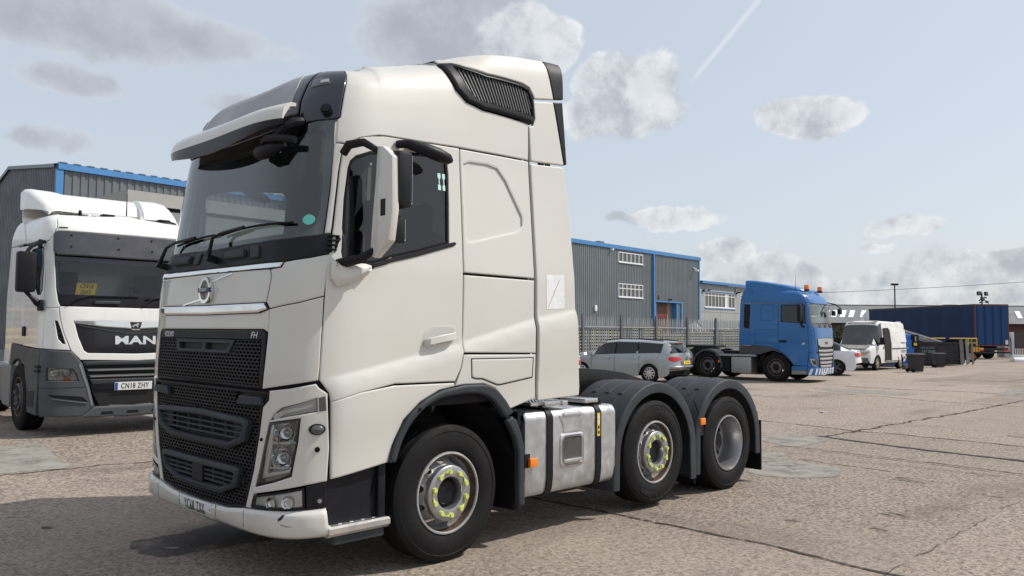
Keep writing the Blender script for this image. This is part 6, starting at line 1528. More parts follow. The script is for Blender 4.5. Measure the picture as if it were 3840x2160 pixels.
for (b, a, t) in ((1.045,.71,.03),(.945,.655,.022),(.855,.625,.022),(.775,.60,.04)):
    lv = panel('grille_slat', S2, sym([(0,b+t),(a+.01,b+t),(a-.02,b-t),(0,b-t)]), DARKP, T2, off=.010, th=.05, edge=.012, roll=.01, st=.1)
    if t < .025: panel('slat_edge', S2, sym([(0,b+t*.4),(a-.01,b+t*.4),(a-.02,b-t*.3),(0,b-t*.3)]), mat('satin_grey_trim', (.30,.30,.30), .35, metal=.4), lv, off=.014, th=.006, edge=.002)
panel('plate_mount', S2, sym([(0,.80),(.61,.80),(.575,.655),(0,.645)]), BLACKP, T2, off=.006, th=.03, edge=.01)
plate(S2, -.005, .702, .535, .118, .020, 'CN18 ZHY', WHITEP, T2, .112, .70, euro=True)
panel('lower_intake', S2, sym([(0,.645),(.575,.655),(.465,.43),(0,.412)]), mat('recess_black', (.006,.006,.008), .6), T2, off=-.02, th=.02, edge=.002)
panel('front_lip', S2, sym([(0,.410),(.53,.418),(.695,.288),(.66,.262),(0,.25)]), GREYP, T2, off=.03, th=.06, edge=.02, roll=.012, st=.07)
for a in (-.36,0,.36): panel('lip_slot', S2, [(a-.09,.30),(a+.09,.30),(a+.075,.345),(a-.075,.345)], BLACKP, T2, off=.034, th=.01, edge=.004)
# wipers, inside
def wipers2(S, T, arms):
    for p, q, e in arms:
        MB().tube([S(*p, .01), S(p[0]+(q[0]-p[0])*.5, p[1]+(q[1]-p[1])*.75, .03), S(*q, .02)], [.015,.011,.009], 6).build('wiper_arm', BLACKP, T)
        MB().tube([S(e[0]+(e[2]-e[0])*t/8, e[1]+(e[3]-e[1])*t/8, .012) for t in range(9)], .008, 6).build('wiper_blade', RUBBER, T)
wipers2(S2, T2, [((-.95,1.88),(-.70,2.02),(-.72,2.02,.05,2.03)),((.09,1.88),(.40,2.04),(.15,2.0,.9,2.05)),((.6,1.88),(.85,2.0),(.55,1.99,1.0,2.02))])
panel('wiper_motor_cover', S2, [(-.60,1.91),(-.25,1.915),(-.24,1.96),(-.60,1.955)], DARKP, T2, off=.03, th=.03, edge=.01)
yp = plate(S2, -.735, 2.125, .265, .185, -.022, '', YELLOWP, T2, .088, .80, lines=(('CN18',.045),('ZHY',-.045)))
liner(S2, T2, [sym([(0,2.62),(1.13,2.62),(1.10,2.143),(1.05,1.94),(0,1.9)]), DW2, mir(DW2)], -2.95, 2.95, 1.2, 3.9, -.045, INTER, .08)
MB().box((-.40,-1.14,.95),(-.36,1.14,3.30)).build('cab_rear_wall', WHITE2, T2)
MB().box((-.36,-1.1,1.15),(1.3,1.1,1.2)).box((.85,-1.1,1.5),(1.22,1.1,1.98), bev=.06).build('dashboard', INTER, T2)
SEATG = mat('seat_headrest', (.10,.10,.10), .8)
for y in (.62,-.62): MB().box((-.05,y-.26,1.5),(.1,y+.26,2.25), bev=.05).box((-.04,y-.19,2.22),(.08,y+.19,2.45), bev=.06).box((0,y-.26,1.45),(.5,y+.26,1.6), bev=.04).build('seat', SEATG, T2)
MB().box((1.16,.05,2.10),(1.20,.15,2.26), bev=.01).build('dash_camera', BLACKP, T2)
# mirrors
for sg in (-1, 1):
    hm = MB().box((1.12,sg*1.30,2.06),(1.26,sg*1.545,2.64), bev=.04).build('mirror_housing', BLACKP, T2)
    MB().box((1.11,sg*1.32,2.10),(1.121,sg*1.525,2.60)).build('mirror_glass', CHROME, hm)
    MB().tube([(1.02,sg*1.20,2.80),(1.10,sg*1.27,2.78),(1.17,sg*1.36,2.72),(1.18,sg*1.42,2.63)], [.035,.035,.028,.025], 8).build('mirror_arm', BLACKP, T2)
    MB().tube([(1.17,sg*1.21,1.88),(1.18,sg*1.27,1.92),(1.19,sg*1.34,1.99),(1.19,sg*1.42,2.07)], [.05,.05,.03,.025], 8).build('mirror_arm', BLACKP, T2)
    MB().box((1.02,sg*1.20,2.70),(1.10,sg*1.25,2.84), bev=.015).build('mirror_mount', BLACKP, T2); MB().box((1.10,sg*1.20,1.80),(1.26,sg*1.25,1.96), bev=.015).build('mirror_mount', BLACKP, T2)
# chassis and wheels
for y in (.42,-.42): MB().box((-4.6,y-.04,.72),(.9,y+.04,.98)).build('frame_rail', STEEL, T2)
MB().cyl((0,-.9,.505),(0,.9,.505),.08).build('front_axle', STEEL, T2); MB().cyl((-3.6,-.9,.505),(-3.6,.9,.505),.1).build('drive_axle', STEEL, T2)
MB().box((-.3,-.55,.5),(.8,.55,1.2), bev=.06).box((1.0,-.8,.5),(1.25,.8,1.2)).build('engine_block', STEEL, T2)
WOUT2 = copy_tree(WOUT, T2)
for o in list(WOUT2.children):
    if o.name.startswith('nut_pointer'): o.data = o.data.copy(); o.data.materials.clear(); o.data.materials.append(STEEL)
    if o.name.startswith(('wheel_disc','hub_ring','rim')): o.data = o.data.copy(); o.data.materials.clear(); o.data.materials.append(mat('grey_dirty_wheel', (.11,.10,.10), .6, dirt=.5, dcol=(.05,.045,.04), dscale=6))
WOUT2.location = (0,1.06,.505); WOUT2.rotation_euler = (0,.4,0)
w_ = copy_tree(WOUT2, T2); w_.location = (0,-1.06,.505); w_.rotation_euler = (0,.2,math.pi)
for sg in (1, -1):
    w_ = copy_tree(WIN, T2); w_.location = (-3.6,sg*1.08,.505); w_.rotation_euler = (0,.3,0 if sg > 0 else math.pi)
    MB().box((-2.9,sg*.65,.35),(-1.2,sg*1.18,.95), bev=.06).build('fuel_tank', mat('dull_tank', (.22,.22,.22), .45, metal=.5), T2)
    vs = []; fs = []
    for i in range(19):
        t = R(5+170*i/18)
        for y in (.6,1.22): vs.append((-3.6+.62*math.cos(t), sg*y, .52+.62*math.sin(t)))
        if i: fs.append((2*i-2, 2*i-1, 2*i+1, 2*i))
    mesh('mudguard', vs, fs, DARKP, T2)

# ------------------------------------------------------------------ blue tractor unit (right)
T3 = thing('tractor_unit', 'blue tractor unit with orange roof beacons standing side-on beyond the silver estate car', 'truck', (-24.205,-7.838,0), R(96))
S3 = DAF.P
BLUEP = mat('blue_cab_paint', (.010,.120,.345), .30, spec=.35, coat=.5, var=.05, vscale=1, dirt=.12, dcol=(.06,.11,.2), dscale=2)
BGREY = mat('dark_skirt', (.045,.048,.055), .5)
panel('windscreen', S3, sym([(0,2.752),(1.08,2.740),(1.13,2.70),(1.128,2.10),(1.105,2.0),(1.03,1.945),(.5,1.920),(0,1.915)]), glass('windscreen_pale', (.75,.80,.78), ior=2.5), T3, off=-.004, th=.005, edge=.001, roll=0, st=.1)
panel('windscreen_border', S3, sym([(0,2.752),(1.08,2.740),(1.13,2.70),(1.128,2.10),(1.105,2.0),(1.03,1.945),(.5,1.920),(0,1.915)]), GLOSSB, T3, off=-.011, th=.003, edge=.001, roll=0, holes=[sym([(0,2.72),(1.06,2.71),(1.09,2.68),(1.085,2.12),(1.06,2.06),(0,2.02)])], st=.1)
both('a_pillar', S3, [(1.095,2.755),(1.137,2.71),(1.136,2.10),(1.112,1.995),(1.04,1.938),(1.05,1.90),(1.262,1.90),(1.262,2.3),(1.21,2.76)], BLUEP, T3, st=.08)
D3 = [(1.222,2.765),(1.272,2.3),(1.272,1.60),(1.268,1.06),(1.30,.60),(1.76,.60),(1.78,.66),(1.99,.93),(2.292,1.125),(2.292,2.770)]
DW3 = [(1.262,2.72),(1.29,2.40),(1.30,2.06),(2.19,2.12),(2.205,2.15),(2.205,2.70),(2.18,2.725)]
for fl in (True, False):
    d = panel('door', S3, D3, BLUEP, T3, holes=[DW3], hedge=.006, st=.08, flip=fl)
    panel('window_seal', S3, DW3, RUBBER, d, off=-.003, th=.02, edge=.003, holes=[inset(ccw(DW3), .025)], hedge=.002, flip=fl)
    panel('window_pane', S3, inset(ccw(DW3), .02), SIDEG, d, off=-.012, th=.004, edge=.001, roll=0, flip=fl)
    panel('door_handle', S3, [(2.00,1.395),(2.268,1.392),(2.268,1.478),(2.00,1.48)], BLACKP, d, off=.010, th=.012, edge=.006, r=.02, flip=fl)
letters('lettering', 'XF', .085, CHROME, T3, S3, -1.405, 1.36, .004, .003, cond=1.5, bold=.002)
both('sleeper_upper', S3, [(2.302,2.770),(3.333,2.776),(3.340,1.286),(3.150,1.285),(3.150,1.845),(2.305,1.838)], BLUEP, T3, holes=[[(2.48,2.17),(2.93,2.17),(2.935,2.735),(2.475,2.73)]], hedge=.006, hr=.03, st=.1)
both('sleeper_hatch', S3, [(2.486,2.176),(2.924,2.176),(2.929,2.729),(2.481,2.724)], BLUEP, T3, off=-.004, th=.02, edge=.006, r=.03)
both('locker_door', S3, [(2.302,1.828),(3.142,1.836),(3.142,1.35),(2.302,1.35)], BLUEP, T3, st=.1)
both('cab_lower_side', S3, [(2.302,1.34),(3.142,1.34),(3.142,1.29),(2.66,1.245),(2.302,1.145)], BLUEP, T3, st=.1)
both('side_skirt', S3, [(3.340,1.276),(3.15,1.276),(2.66,1.233),(2.32,1.134),(1.995,.918),(1.775,.640),(1.735,.585),(1.89,.776),(2.143,.995),(2.466,1.102),(2.793,1.037),(2.90,.97),(3.340,.960)], BGREY, T3, off=.006, st=.07)
both('rear_deflector', S3, [(3.352,2.80),(3.70,2.82),(3.744,1.275),(3.352,1.275)], BLUEP, T3, st=.1)
both('rear_deflector_skirt', S3, [(3.352,1.265),(3.744,1.265),(3.744,.985),(3.352,.965)], BGREY, T3, st=.1)
both('side_intake', S3, [(3.33,2.755),(3.545,2.762),(3.567,1.95),(3.50,1.89),(3.345,1.880)], BLACKP, T3, off=.012, th=.02, edge=.012, r=.03)
both('roof_flank', S3, [(1.10,2.765),(1.225,2.775),(3.70,2.83),(3.66,3.2),(3.60,3.77),(1.15,3.77),(1.12,3.2)], BLUEP, T3, st=.07)
panel('roof_front', S3, sym([(0,3.77),(1.14,3.77),(1.11,3.2),(1.09,2.765),(0,2.768)]), BLUEP, T3, st=.07)
roof_top(S3, T3, [.02,.3,.6,.9,1.1,1.2,1.3,1.6,2.0,2.6,3.2,3.6], 3.76, .03, BLUEP)
both('roof_seam', S3, [(1.23,2.94),(3.30,2.97),(3.30,2.985),(1.23,2.955)], mat('seam_dark_blue', (.008,.03,.10), .4), T3, off=.002, th=.004, edge=.001, roll=0)
# roof deflector
for nm, st in (('roof_deflector', ((.98,.50,3.12,3.235),(.70,.82,3.10,3.33),(.20,1.02,3.08,3.45),(-.40,1.10,3.06,3.56),(-.90,1.125,3.05,3.64),(-1.12,1.125,3.05,3.65))),):
    vs = []; fs = []
    for (x, hw, z0, z1) in st:
        for (y, z) in ((-hw,z0),(-hw,z1-.08),(-hw+.05,z1-.02),(-hw+.16,z1),(0,z1+.02),(hw-.16,z1),(hw-.05,z1-.02),(hw,z1-.08),(hw,z0)): vs.append((x, y, z))
    for i in range(len(st)-1):
        for j in range(8): fs.append((i*9+j, i*9+j+1, (i+1)*9+j+1, (i+1)*9+j))
    fs += [tuple(range(9)), tuple(range(len(vs)-1, len(vs)-10, -1))]
    MB().add(vs, fs).build(nm, BLUEP, T3, smooth=45)
for y in (-.80,.62):
    b_ = MB().cyl((.98,y,3.20),(.98,y,3.27),.09,n=14).build('beacon_base', BLACKP, T3); MB().lathe([(.085,3.27),(.088,3.36),(.075,3.42),(.0,3.435)], 16, axis='z', M=Matrix.Translation((.98,y,0))).build('beacon_lens', ORANGE, b_)
MB().tube([(.62,-.9,3.25),(.64,-.9,3.8)], [.01,.004], 5).build('aerial', RUBBER, T3)
for a in (-.98,.98): panel('roof_lamp', S3, [(a-.05,3.10),(a+.05,3.10),(a+.05,3.14),(a-.05,3.14)], mat('lamp_clear', (.6,.58,.45), .2), T3, off=.008, th=.01, edge=.004)
# front
panel('bonnet', S3, sym([(0,1.905),(1.03,1.93),(1.045,1.90),(1.02,1.70),(.93,1.06),(.86,1.06),(.86,1.55),(0,1.56)]), BLUEP, T3, off=.004, st=.07)
both('front_corner', S3, [(1.055,1.89),(1.260,1.89),(1.258,1.055),(1.0,1.035),(.94,1.05),(1.03,1.70)], BLUEP, T3, off=.002, st=.06)
gg = panel('grille', S3, sym([(0,1.552),(.852,1.552),(.852,1.06),(.77,.48),(0,.455)]), BLACKP, T3, off=-.02, th=.02, edge=.002, st=.1)
panel('grille_header', S3, sym([(0,1.545),(.845,1.535),(.80,1.31),(.62,1.245),(0,1.235)]), mat('satin_silver', (.55,.55,.55), .28, metal=.8), gg, off=.012, th=.03, edge=.012, st=.07)
letters('lettering', 'DAF', .13, mat('badge_dark', (.06,.06,.065), .4), gg, S3, 0, 1.375, .014, .004, cond=1.35, bold=.004)
for i, b in enumerate((1.10,.96,.82,.68,.55)):
    a = .80-.05*i
    panel('grille_slat', S3, sym([(0,b+.042),(a,b+.050),(a-.03,b-.03),(0,b-.042)]), mat('satin_silver', (.55,.55,.55), .28, metal=.8), gg, off=.012, th=.05, edge=.018, roll=.014, st=.08)
H3 = [(1.211,.851),(.965,.838),(.875,.765),(.815,.560),(1.114,.595),(1.184,.713)]
for fl in (True, False):
    panel('bumper_panel', S3, [(1.255,1.045),(1.0,1.025),(.86,1.02),(.79,.50),(1.29,.555),(1.262,.80)], BLUEP, T3, off=.008, holes=[H3], hedge=.006, st=.06, flip=fl)
    h = panel('headlamp', S3, H3, REFL, T3, off=-.025, th=.01, edge=.001, roll=0, flip=fl)
    panel('lamp_core', S3, inset(ccw(H3), .06), mat('lamp_core_grey', (.12,.12,.13), .2), h, off=-.015, th=.01, edge=.01, flip=fl)  # dark grey panel inside the lamp
    panel('lamp_lens', S3, inset(ccw(H3), .004), LENS, h, off=.010, th=.004, edge=.004, flip=fl)
    panel('lower_skirt', S3, [(1.30,.575),(1.82,.575),(1.83,.44),(1.31,.445)], BLUEP, T3, off=.0, flip=fl); panel('entry_step', S3, [(1.315,.43),(1.83,.43),(1.835,.285),(1.315,.30)], mat('grey_step', (.20,.21,.22), .6), T3, off=.0, flip=fl)
    panel('edge_trim', S3, [(.845,1.54),(.90,1.54),(.88,1.05),(.84,1.06)], BLACKP, T3, off=.006, flip=fl)
bm3 = panel('bumper', S3, sym([(0,.485),(.70,.500),(1.29,.545),(1.295,.305),(1.24,.268),(.72,.277),(0,.27)]), BLUEP, T3, off=.02, th=.05, edge=.012, st=.07)
for k in range(11):
    a = -1.26+k*.235
    panel('chevron_stripe', S3, [(a,.29),(a+.09,.29),(a+.09+(.07 if a < 0 else -.07),.50),(a+(.07 if a < 0 else -.07),.50)], WHITEP, bm3, off=.0225, th=.003, edge=.001, roll=0, st=.05)
plate(S3, -.25, .312, .40, .10, .035, 'BV13 PNJ', WHITEP, T3, .085, .65)
for sg in (-1, 1):
    hm = MB().box((.88,sg*1.34,2.12),(1.02,sg*1.57,2.72), bev=.05).build('mirror_housing', BLACKP, T3); MB().tube([(.95,sg*1.20,2.75),(.95,sg*1.32,2.76),(.95,sg*1.45,2.70)], .03, 8).build('mirror_arm', BLACKP, T3)
    MB().tube([(1.0,sg*1.2,1.95),(.99,sg*1.32,1.97),(.96,sg*1.45,2.12)], [.04,.04,.03], 8).build('mirror_arm', BLACKP, T3); MB().box((.86,sg*1.42,2.14),(.881,sg*1.46,2.2)).build('mirror_marker', WHITEP, hm)
MB().tube([(1.12,.95,2.85),(1.42,1.02,2.78),(1.60,1.0,2.62)], .02, 6).build('front_mirror_arm', BLACKP, T3); MB().box((1.50,.88,2.42),(1.62,1.12,2.62), bev=.04).box((1.38,.62,2.36),(1.48,.82,2.54), bev=.03).build('front_mirror', BLACKP, T3)
wipers2(S3, T3, [((-.6,1.93),(-.55,2.07),(-.9,2.05,-.2,2.08)),((.0,1.93),(.05,2.07),(-.3,2.08,.4,2.08)),((.6,1.93),(.65,2.07),(.3,2.07,.9,2.05))])
liner(S3, T3, [sym([(0,2.73),(1.08,2.71),(1.09,2.1),(1.0,1.96),(0,1.94)]), DW3, mir(DW3)], -3.3, 3.3, 1.2, 3.6, -.045, mat('pale_headliner', (.42,.43,.41), .8), .09)
MB().box((-.92,-1.15,.95),(-.88,1.15,3.25)).build('cab_rear_wall', BLUEP, T3)
MB().box((-.85,-1.1,1.15),(1.2,1.1,1.2)).box((.78,-1.1,1.5),(1.12,1.1,2.0), bev=.06).build('dashboard', INTER, T3)
for y in (.62,-.62): MB().box((-.15,y-.26,1.5),(0,y+.26,2.4), bev=.06).box((-.1,y-.26,1.45),(.4,y+.26,1.6), bev=.04).build('seat', INTER, T3)
for y in (.42,-.42): MB().box((-4.9,y-.04,.72),(.9,y+.04,.98)).build('frame_rail', STEEL, T3)
for x in (0,-2.6,-3.92): MB().cyl((x,-.9,.505),(x,.9,.505),.09).build('axle', STEEL, T3)
MB().box((-.3,-.55,.5),(.8,.55,1.2), bev=.06).box((.95,-.8,.5),(1.15,.8,1.2)).build('engine_block', STEEL, T3)
for sg in (1, -1):
    for x in (0,-2.6):
        w_ = copy_tree(WOUT2, T3); w_.location = (x,sg*1.06,.505); w_.rotation_euler = (0,.5+x,0 if sg > 0 else math.pi)
    w_ = copy_tree(WIN, T3); w_.location = (-3.92,sg*1.08,.505); w_.rotation_euler = (0,.3,0 if sg > 0 else math.pi)
    for cx in (-2.6,-3.92):
        vs = []; fs = []
        for i in range(23):
            t = R(-8+185*i/22)
            for (d, y) in ((0,.6),(0,1.225),(-.07,1.235)): vs.append((cx+(.60+d)*math.cos(t), sg*y, .52+(.60+d)*math.sin(t)))
            if i:
                for j in range(2): fs.append((3*i-3+j, 3*i-2+j, 3*i+1+j, 3*i+j))
        mesh('mudguard', vs, fs, BGREY, T3)
    vs = []; fs = []
    for i in range(19):
        t = R(2+176*i/18)
        for y in (.55,1.22): vs.append((.66*math.cos(t), sg*y, .50+.62*math.sin(t)))
        if i: fs.append((2*i-2, 2*i-1, 2*i+1, 2*i))
    mesh('wheel_arch_liner', vs, fs, BLACKP, T3)
    MB().box((-1.67,sg*.7,.26),(-.91,sg*1.20,.85), bev=.04).build('fuel_tank', mat('dull_alloy_tank', (.38,.38,.37), .42, metal=.5, dirt=.35, dcol=(.2,.19,.17)), T3)
    MB().box((-2.2,sg*.6,.30),(-1.72,sg*1.18,.85)).build('side_box', BLACKP, T3)
    MB().box((-2.26,sg*.55,.875),(-.72,sg*1.22,.93)).build('catwalk', mat('catwalk_alloy', (.32,.32,.32), .5, metal=.4), T3)
    MB().box((-.72,sg*.7,.25),(-.66,sg*1.22,.85)).build('mud_flap', RUBBER, T3)
    MB().box((-2.18,sg*1.18,.62),(-2.12,sg*1.21,.72)).build('side_marker', ORANGE, T3)
fw3 = MB().prism([(-2.6,.46),(-3.0,.52),(-3.5,.44),(-3.9,.34),(-3.9,.10),(-3.4,.05),(-3.4,-.05),(-3.9,-.10),(-3.9,-.34),(-3.5,-.44),(-3.0,-.52),(-2.6,-.46)], 2, 1.16, 1.24).build('fifth_wheel', GREASE, T3)
MB().box((-3.5,-.5,.98),(-2.9,.5,1.16)).build('fifth_wheel_bracket', GREASE, T3); MB().box((-2.3,-.4,.95),(-1.4,.4,1.05)).build('battery_cover', BLACKP, T3)

# ------------------------------------------------------------------ cars and the van
def head(fx, fd):                                                    # heading from (right, away) components as seen from the yard entrance
    return math.atan2(.71159534*fx-.70284067*fd, -.70258955*fx-.71134731*fd)
def car_wheel(parent, loc, side, r, w, spokes, m, twin=False):
    g = sub('wheel', parent, loc, (0, .2, 0 if side > 0 else math.pi)); h = w/2; ri = r*.64
    MB().lathe([(ri,h-.03),(ri+.02,h-.004),(r*.86,h),(r*.96,h-.012),(r,h-.04),(r,-h+.04),(r*.96,-h+.012),(ri,-h+.03)], 32).build('tyre', TYRE, g, smooth=35)
    MB().lathe([(ri+.006,h-.02),(ri-.012,h-.012),(ri-.022,h-.03),(ri-.03,h-.10),(ri-.03,-h)], 32).build('rim', m, g)
    MB().lathe([(ri-.03,h-.09),(.0,h-.09)], 24).build('wheel_well', BLACKP, g)
    s = MB()
    for i in range(spokes):
        t = 2*math.pi*i/spokes
        for dt in ((-.11,.11) if twin else (0,)):
            c, n_ = Vector((math.cos(t+dt),0,math.sin(t+dt))), Vector((-math.sin(t+dt),0,math.cos(t+dt))); b = .022 if not twin else .012
            p, q = c*.04, c*(ri-.015)
            s.add([tuple(v) for v in (p-n_*b*1.2+Vector((0,h-.02,0)), p+n_*b*1.2+Vector((0,h-.02,0)), q+n_*b+Vector((0,h-.028,0)), q-n_*b+Vector((0,h-.028,0)), p-n_*b+Vector((0,h-.06,0)), p+n_*b+Vector((0,h-.06,0)), q+n_*b+Vector((0,h-.07,0)), q-n_*b+Vector((0,h-.07,0)))], [(0,1,2,3),(0,4,5,1),(1,5,6,2),(2,6,7,3),(3,7,4,0)])
    s.lathe([(.062,h-.03),(.05,h-.012),(.0,h-.010)], 16); s.build('spokes', m, g, smooth=30)
    return g
def car(root, P, paint, trim, glass_m, wheels, st=.09):
    """P: top profile, belt, half width, glass spans; origin on the ground between the axles, x forward"""
    x0, x1 = P['top'][0][0], P['top'][-1][0]; tx = [p[0] for p in P['top']]; tz = [p[1] for p in P['top']]
    top = lambda x: _sm(x, tx, tz, .04); belt = lambda x: _sm(x, [p[0] for p in P['belt']], [p[1] for p in P['belt']], .1)
    hw = lambda x: _sm(x, [p[0] for p in P['w']], [p[1] for p in P['w']], .12); rw = lambda x: _sm(x, [p[0] for p in P['rw']], [p[1] for p in P['rw']], .12)
    ra = P['arch']; ax = P['axles']
    def low(x):
        z = P['sill']
        for a in ax:
            d = abs(x-a)
            if d < ra: z = max(z, P.get('az', .31)+math.sqrt(ra*ra-d*d))
        if x > x1-.25: z = max(z, P['sill']+.10*((x-(x1-.25))/.25)**2)
        if x < x0+.5: z = max(z, P['sill']+.20*((x0+.5-x)/.5)**1.5)
        return z
    xs = set([x0, x1]+tx)
    for a in ax:
        for i in range(-8, 9): xs.add(a+ra*math.sin(i/8*math.pi/2))
    n = int((x1-x0)/st)
    for i in range(n+1): xs.add(x0+(x1-x0)*i/n)
    for a, b in P['glass']: xs.add(a); xs.add(b)
    xs = sorted(x for x in xs if x0 <= x <= x1); xs = [x for i, x in enumerate(xs) if i == 0 or x-xs[i-1] > .008]
    rows = []
    for x in xs:
        w, t, b, l = hw(x), top(x), belt(x), low(x); g = t-b
        if g > .12: sec = [(w-.02,l),(w,l+(b-l)*.35),(w-.003,l+(b-l)*.75),(w-.03,b),(rw(x),t-.07),(rw(x)-.10,t-.012),(rw(x)*.5,t+.012),(0,t+.02)]
        else:
            b2 = min(b, t-.02); b2 = max(b2, l+.01); sec = [(w-.02,l),(w,l+(b2-l)*.35),(w-.003,l+(b2-l)*.75),(w-.03,b2-.01),(w-.07,b2+(t-b2)*.5),(w-.16,t-.004),(w*.5,t+.008),(0,t+.012)]
        row = []
        for (y, z) in sec:
            k = 0.
            if x < x0+.55: k = P['rr']*((x0+.55-x)/.55)**2
            if x > x1-.7: k = -P['rf']*((x-(x1-.7))/.7)**2
            row.append((x+k*(abs(y)/w)**3.2, y, z))
        rows.append(row)
    parts = {'body': ([], []), 'windscreen': ([], []), 'rear_window': ([], [])}
    def quad(nm, pts):
        v, f = parts.setdefault(nm, ([], [])); o = len(v); v.extend(pts); f.append(tuple(range(o, o+len(pts))))
    for i in range(len(xs)-1):
        xm = (xs[i]+xs[i+1])/2; A, B = rows[i], rows[i+1]
        for sg in (1, -1):
            q = lambda p: (p[0], sg*p[1], p[2])
            for j in range(7):
                nm = 'body'
                if j == 3 and top(xm)-belt(xm) > .12:
                    for gi, (a, b) in enumerate(P['glass']):
                        if a <= xm <= b: nm = 'side_window%d%d' % (gi, sg)
                if j >= 4 and P['ws'][0] <= xm <= P['ws'][1]: nm = 'windscreen'
                if j >= 4 and P['rws'] and P['rws'][0] <= xm <= P['rws'][1]: nm = 'rear_window'
                pts = [q(A[j]), q(B[j]), q(B[j+1]), q(A[j+1])]
                quad(nm, pts if sg < 0 else pts[::-1])
    for i in (0, -1):
        r_ = rows[i]; quad('body', [(p[0], p[1], p[2]) for p in r_]+[(p[0], -p[1], p[2]) for p in reversed(r_[:-1])])
    out = {}
    for nm, (v, f) in parts.items():
        if not f: continue
        bm = bmesh.new(); vv = [bm.verts.new(p) for p in v]
        for fc in f: bm.faces.new([vv[k] for k in fc])
        bmesh.ops.remove_doubles(bm, verts=bm.verts[:], dist=1e-4); bmesh.ops.recalc_face_normals(bm, faces=bm.faces[:])
        key = nm; nm = 'side_window' if nm.startswith('side_window') else nm
        me = bpy.data.meshes.new(nm); bm.to_mesh(me); bm.free(); me.materials.append(paint if nm == 'body' else glass_m); me.shade_smooth(); me.set_sharp_from_angle(angle=R(38))
        o = bpy.data.objects.new(nm, me); COL.objects.link(o); o.parent = root; out[key] = o
    # dark inside and underbody
    MB().box((x0+.5,-hw(0)+.12,.24),(x1-.6,hw(0)-.12,.60)).build('underbody', BLACKP, root, smooth=0)
    cab0, cab1 = min(a for a, b in P['glass']), max(b for a, b in P['glass'])
    MB().box((cab0+.1,-.55,.55),(cab1-.3,.55,.95), bev=.05).box((cab0+.75,-.55,.9),(cab0+.9,.55,1.12), bev=.04).build('seats', INTER, root)
    for (x, sg) in [(a, s) for a in ax for s in (1, -1)]:
        vs = []; fs = []
        for i in range(13):
            t = R(180*i/12)
            for y in (hw(x)-.30, hw(x)-.03): vs.append((x+(ra-.004)*math.cos(t), sg*y, P.get('az',.31)+(ra-.004)*math.sin(t)))
            if i: fs.append((2*i-2, 2*i-1, 2*i+1, 2*i))
        mesh('wheel_arch_liner', vs, fs, BLACKP, root)
        car_wheel(root, (x, sg*(hw(x)-.12), P['wr']), sg, P['wr'], P.get('ww', .205), *wheels)
    # skins for lamps and plates
    def rear(a, z, off=0.):
        for i in range(len(tz)-1):                                    # rear slope: profile read by height, lowest x first
            pass
        zz = min(max(z, P['rearz'][0][1]), P['rearz'][-1][1]); x = _li(zz, [q[1] for q in P['rearz']], [q[0] for q in P['rearz']])
        w = hw(x); k = P['rr']*max(0, (x0+.55-x)/.55)**2
        return (x+k*(min(1, abs(a)/w))**3.2-off, -a, z)
    def side(sg):
        return lambda a, z, off=0.: (a, sg*(hw(a)+.004+off), z)
    return rear, side, out
SILV = mat('silver_blue_car_paint', (.34,.375,.39), .30, metal=.5, coat=.7, var=.03)
CARW = mat('white_car_paint', (.76,.77,.78), .25, coat=.8)
ALLOY = mat('car_alloy', (.55,.55,.56), .3, metal=.8)
# silver estate car
A1 = thing('estate_car', 'silver estate car with tinted rear windows and yellow rear plate, parked before the palisade fence', 'car', (-19.55,-11.68,0), R(278))
PA = dict(top=[(-2.36,.42),(-2.34,.66),(-2.30,.92),(-2.24,1.02),(-1.98,1.345),(-1.86,1.395),(-1.0,1.445),(0,1.455),(.45,1.41),(1.15,1.03),(1.75,.93),(2.1,.80),(2.28,.62),(2.34,.42)],
  belt=[(-2.4,.98),(-1.6,1.02),(0,.96),(1.2,.90),(2.4,.84)], w=[(-2.4,.84),(-1.6,.905),(0,.905),(1.4,.90),(2.4,.82)], rw=[(-2.2,.60),(-1,.66),(0,.67),(1.2,.60)],
  glass=[(-1.78,-.92),(-.86,-.06),(0.0,.82)], arch=.355, axles=(-1.345,1.345), sill=.22, rr=.30, rf=.30, ws=(.48,1.12), rws=(-2.22,-1.99), wr=.325, rearz=[(-2.345,.40),(-2.36,.45),(-2.34,.66),(-2.30,.92),(-2.24,1.02),(-1.98,1.345)])
rr_, sd_, po = car(A1, PA, SILV, BLACKP, DARKG, (10, ALLOY))
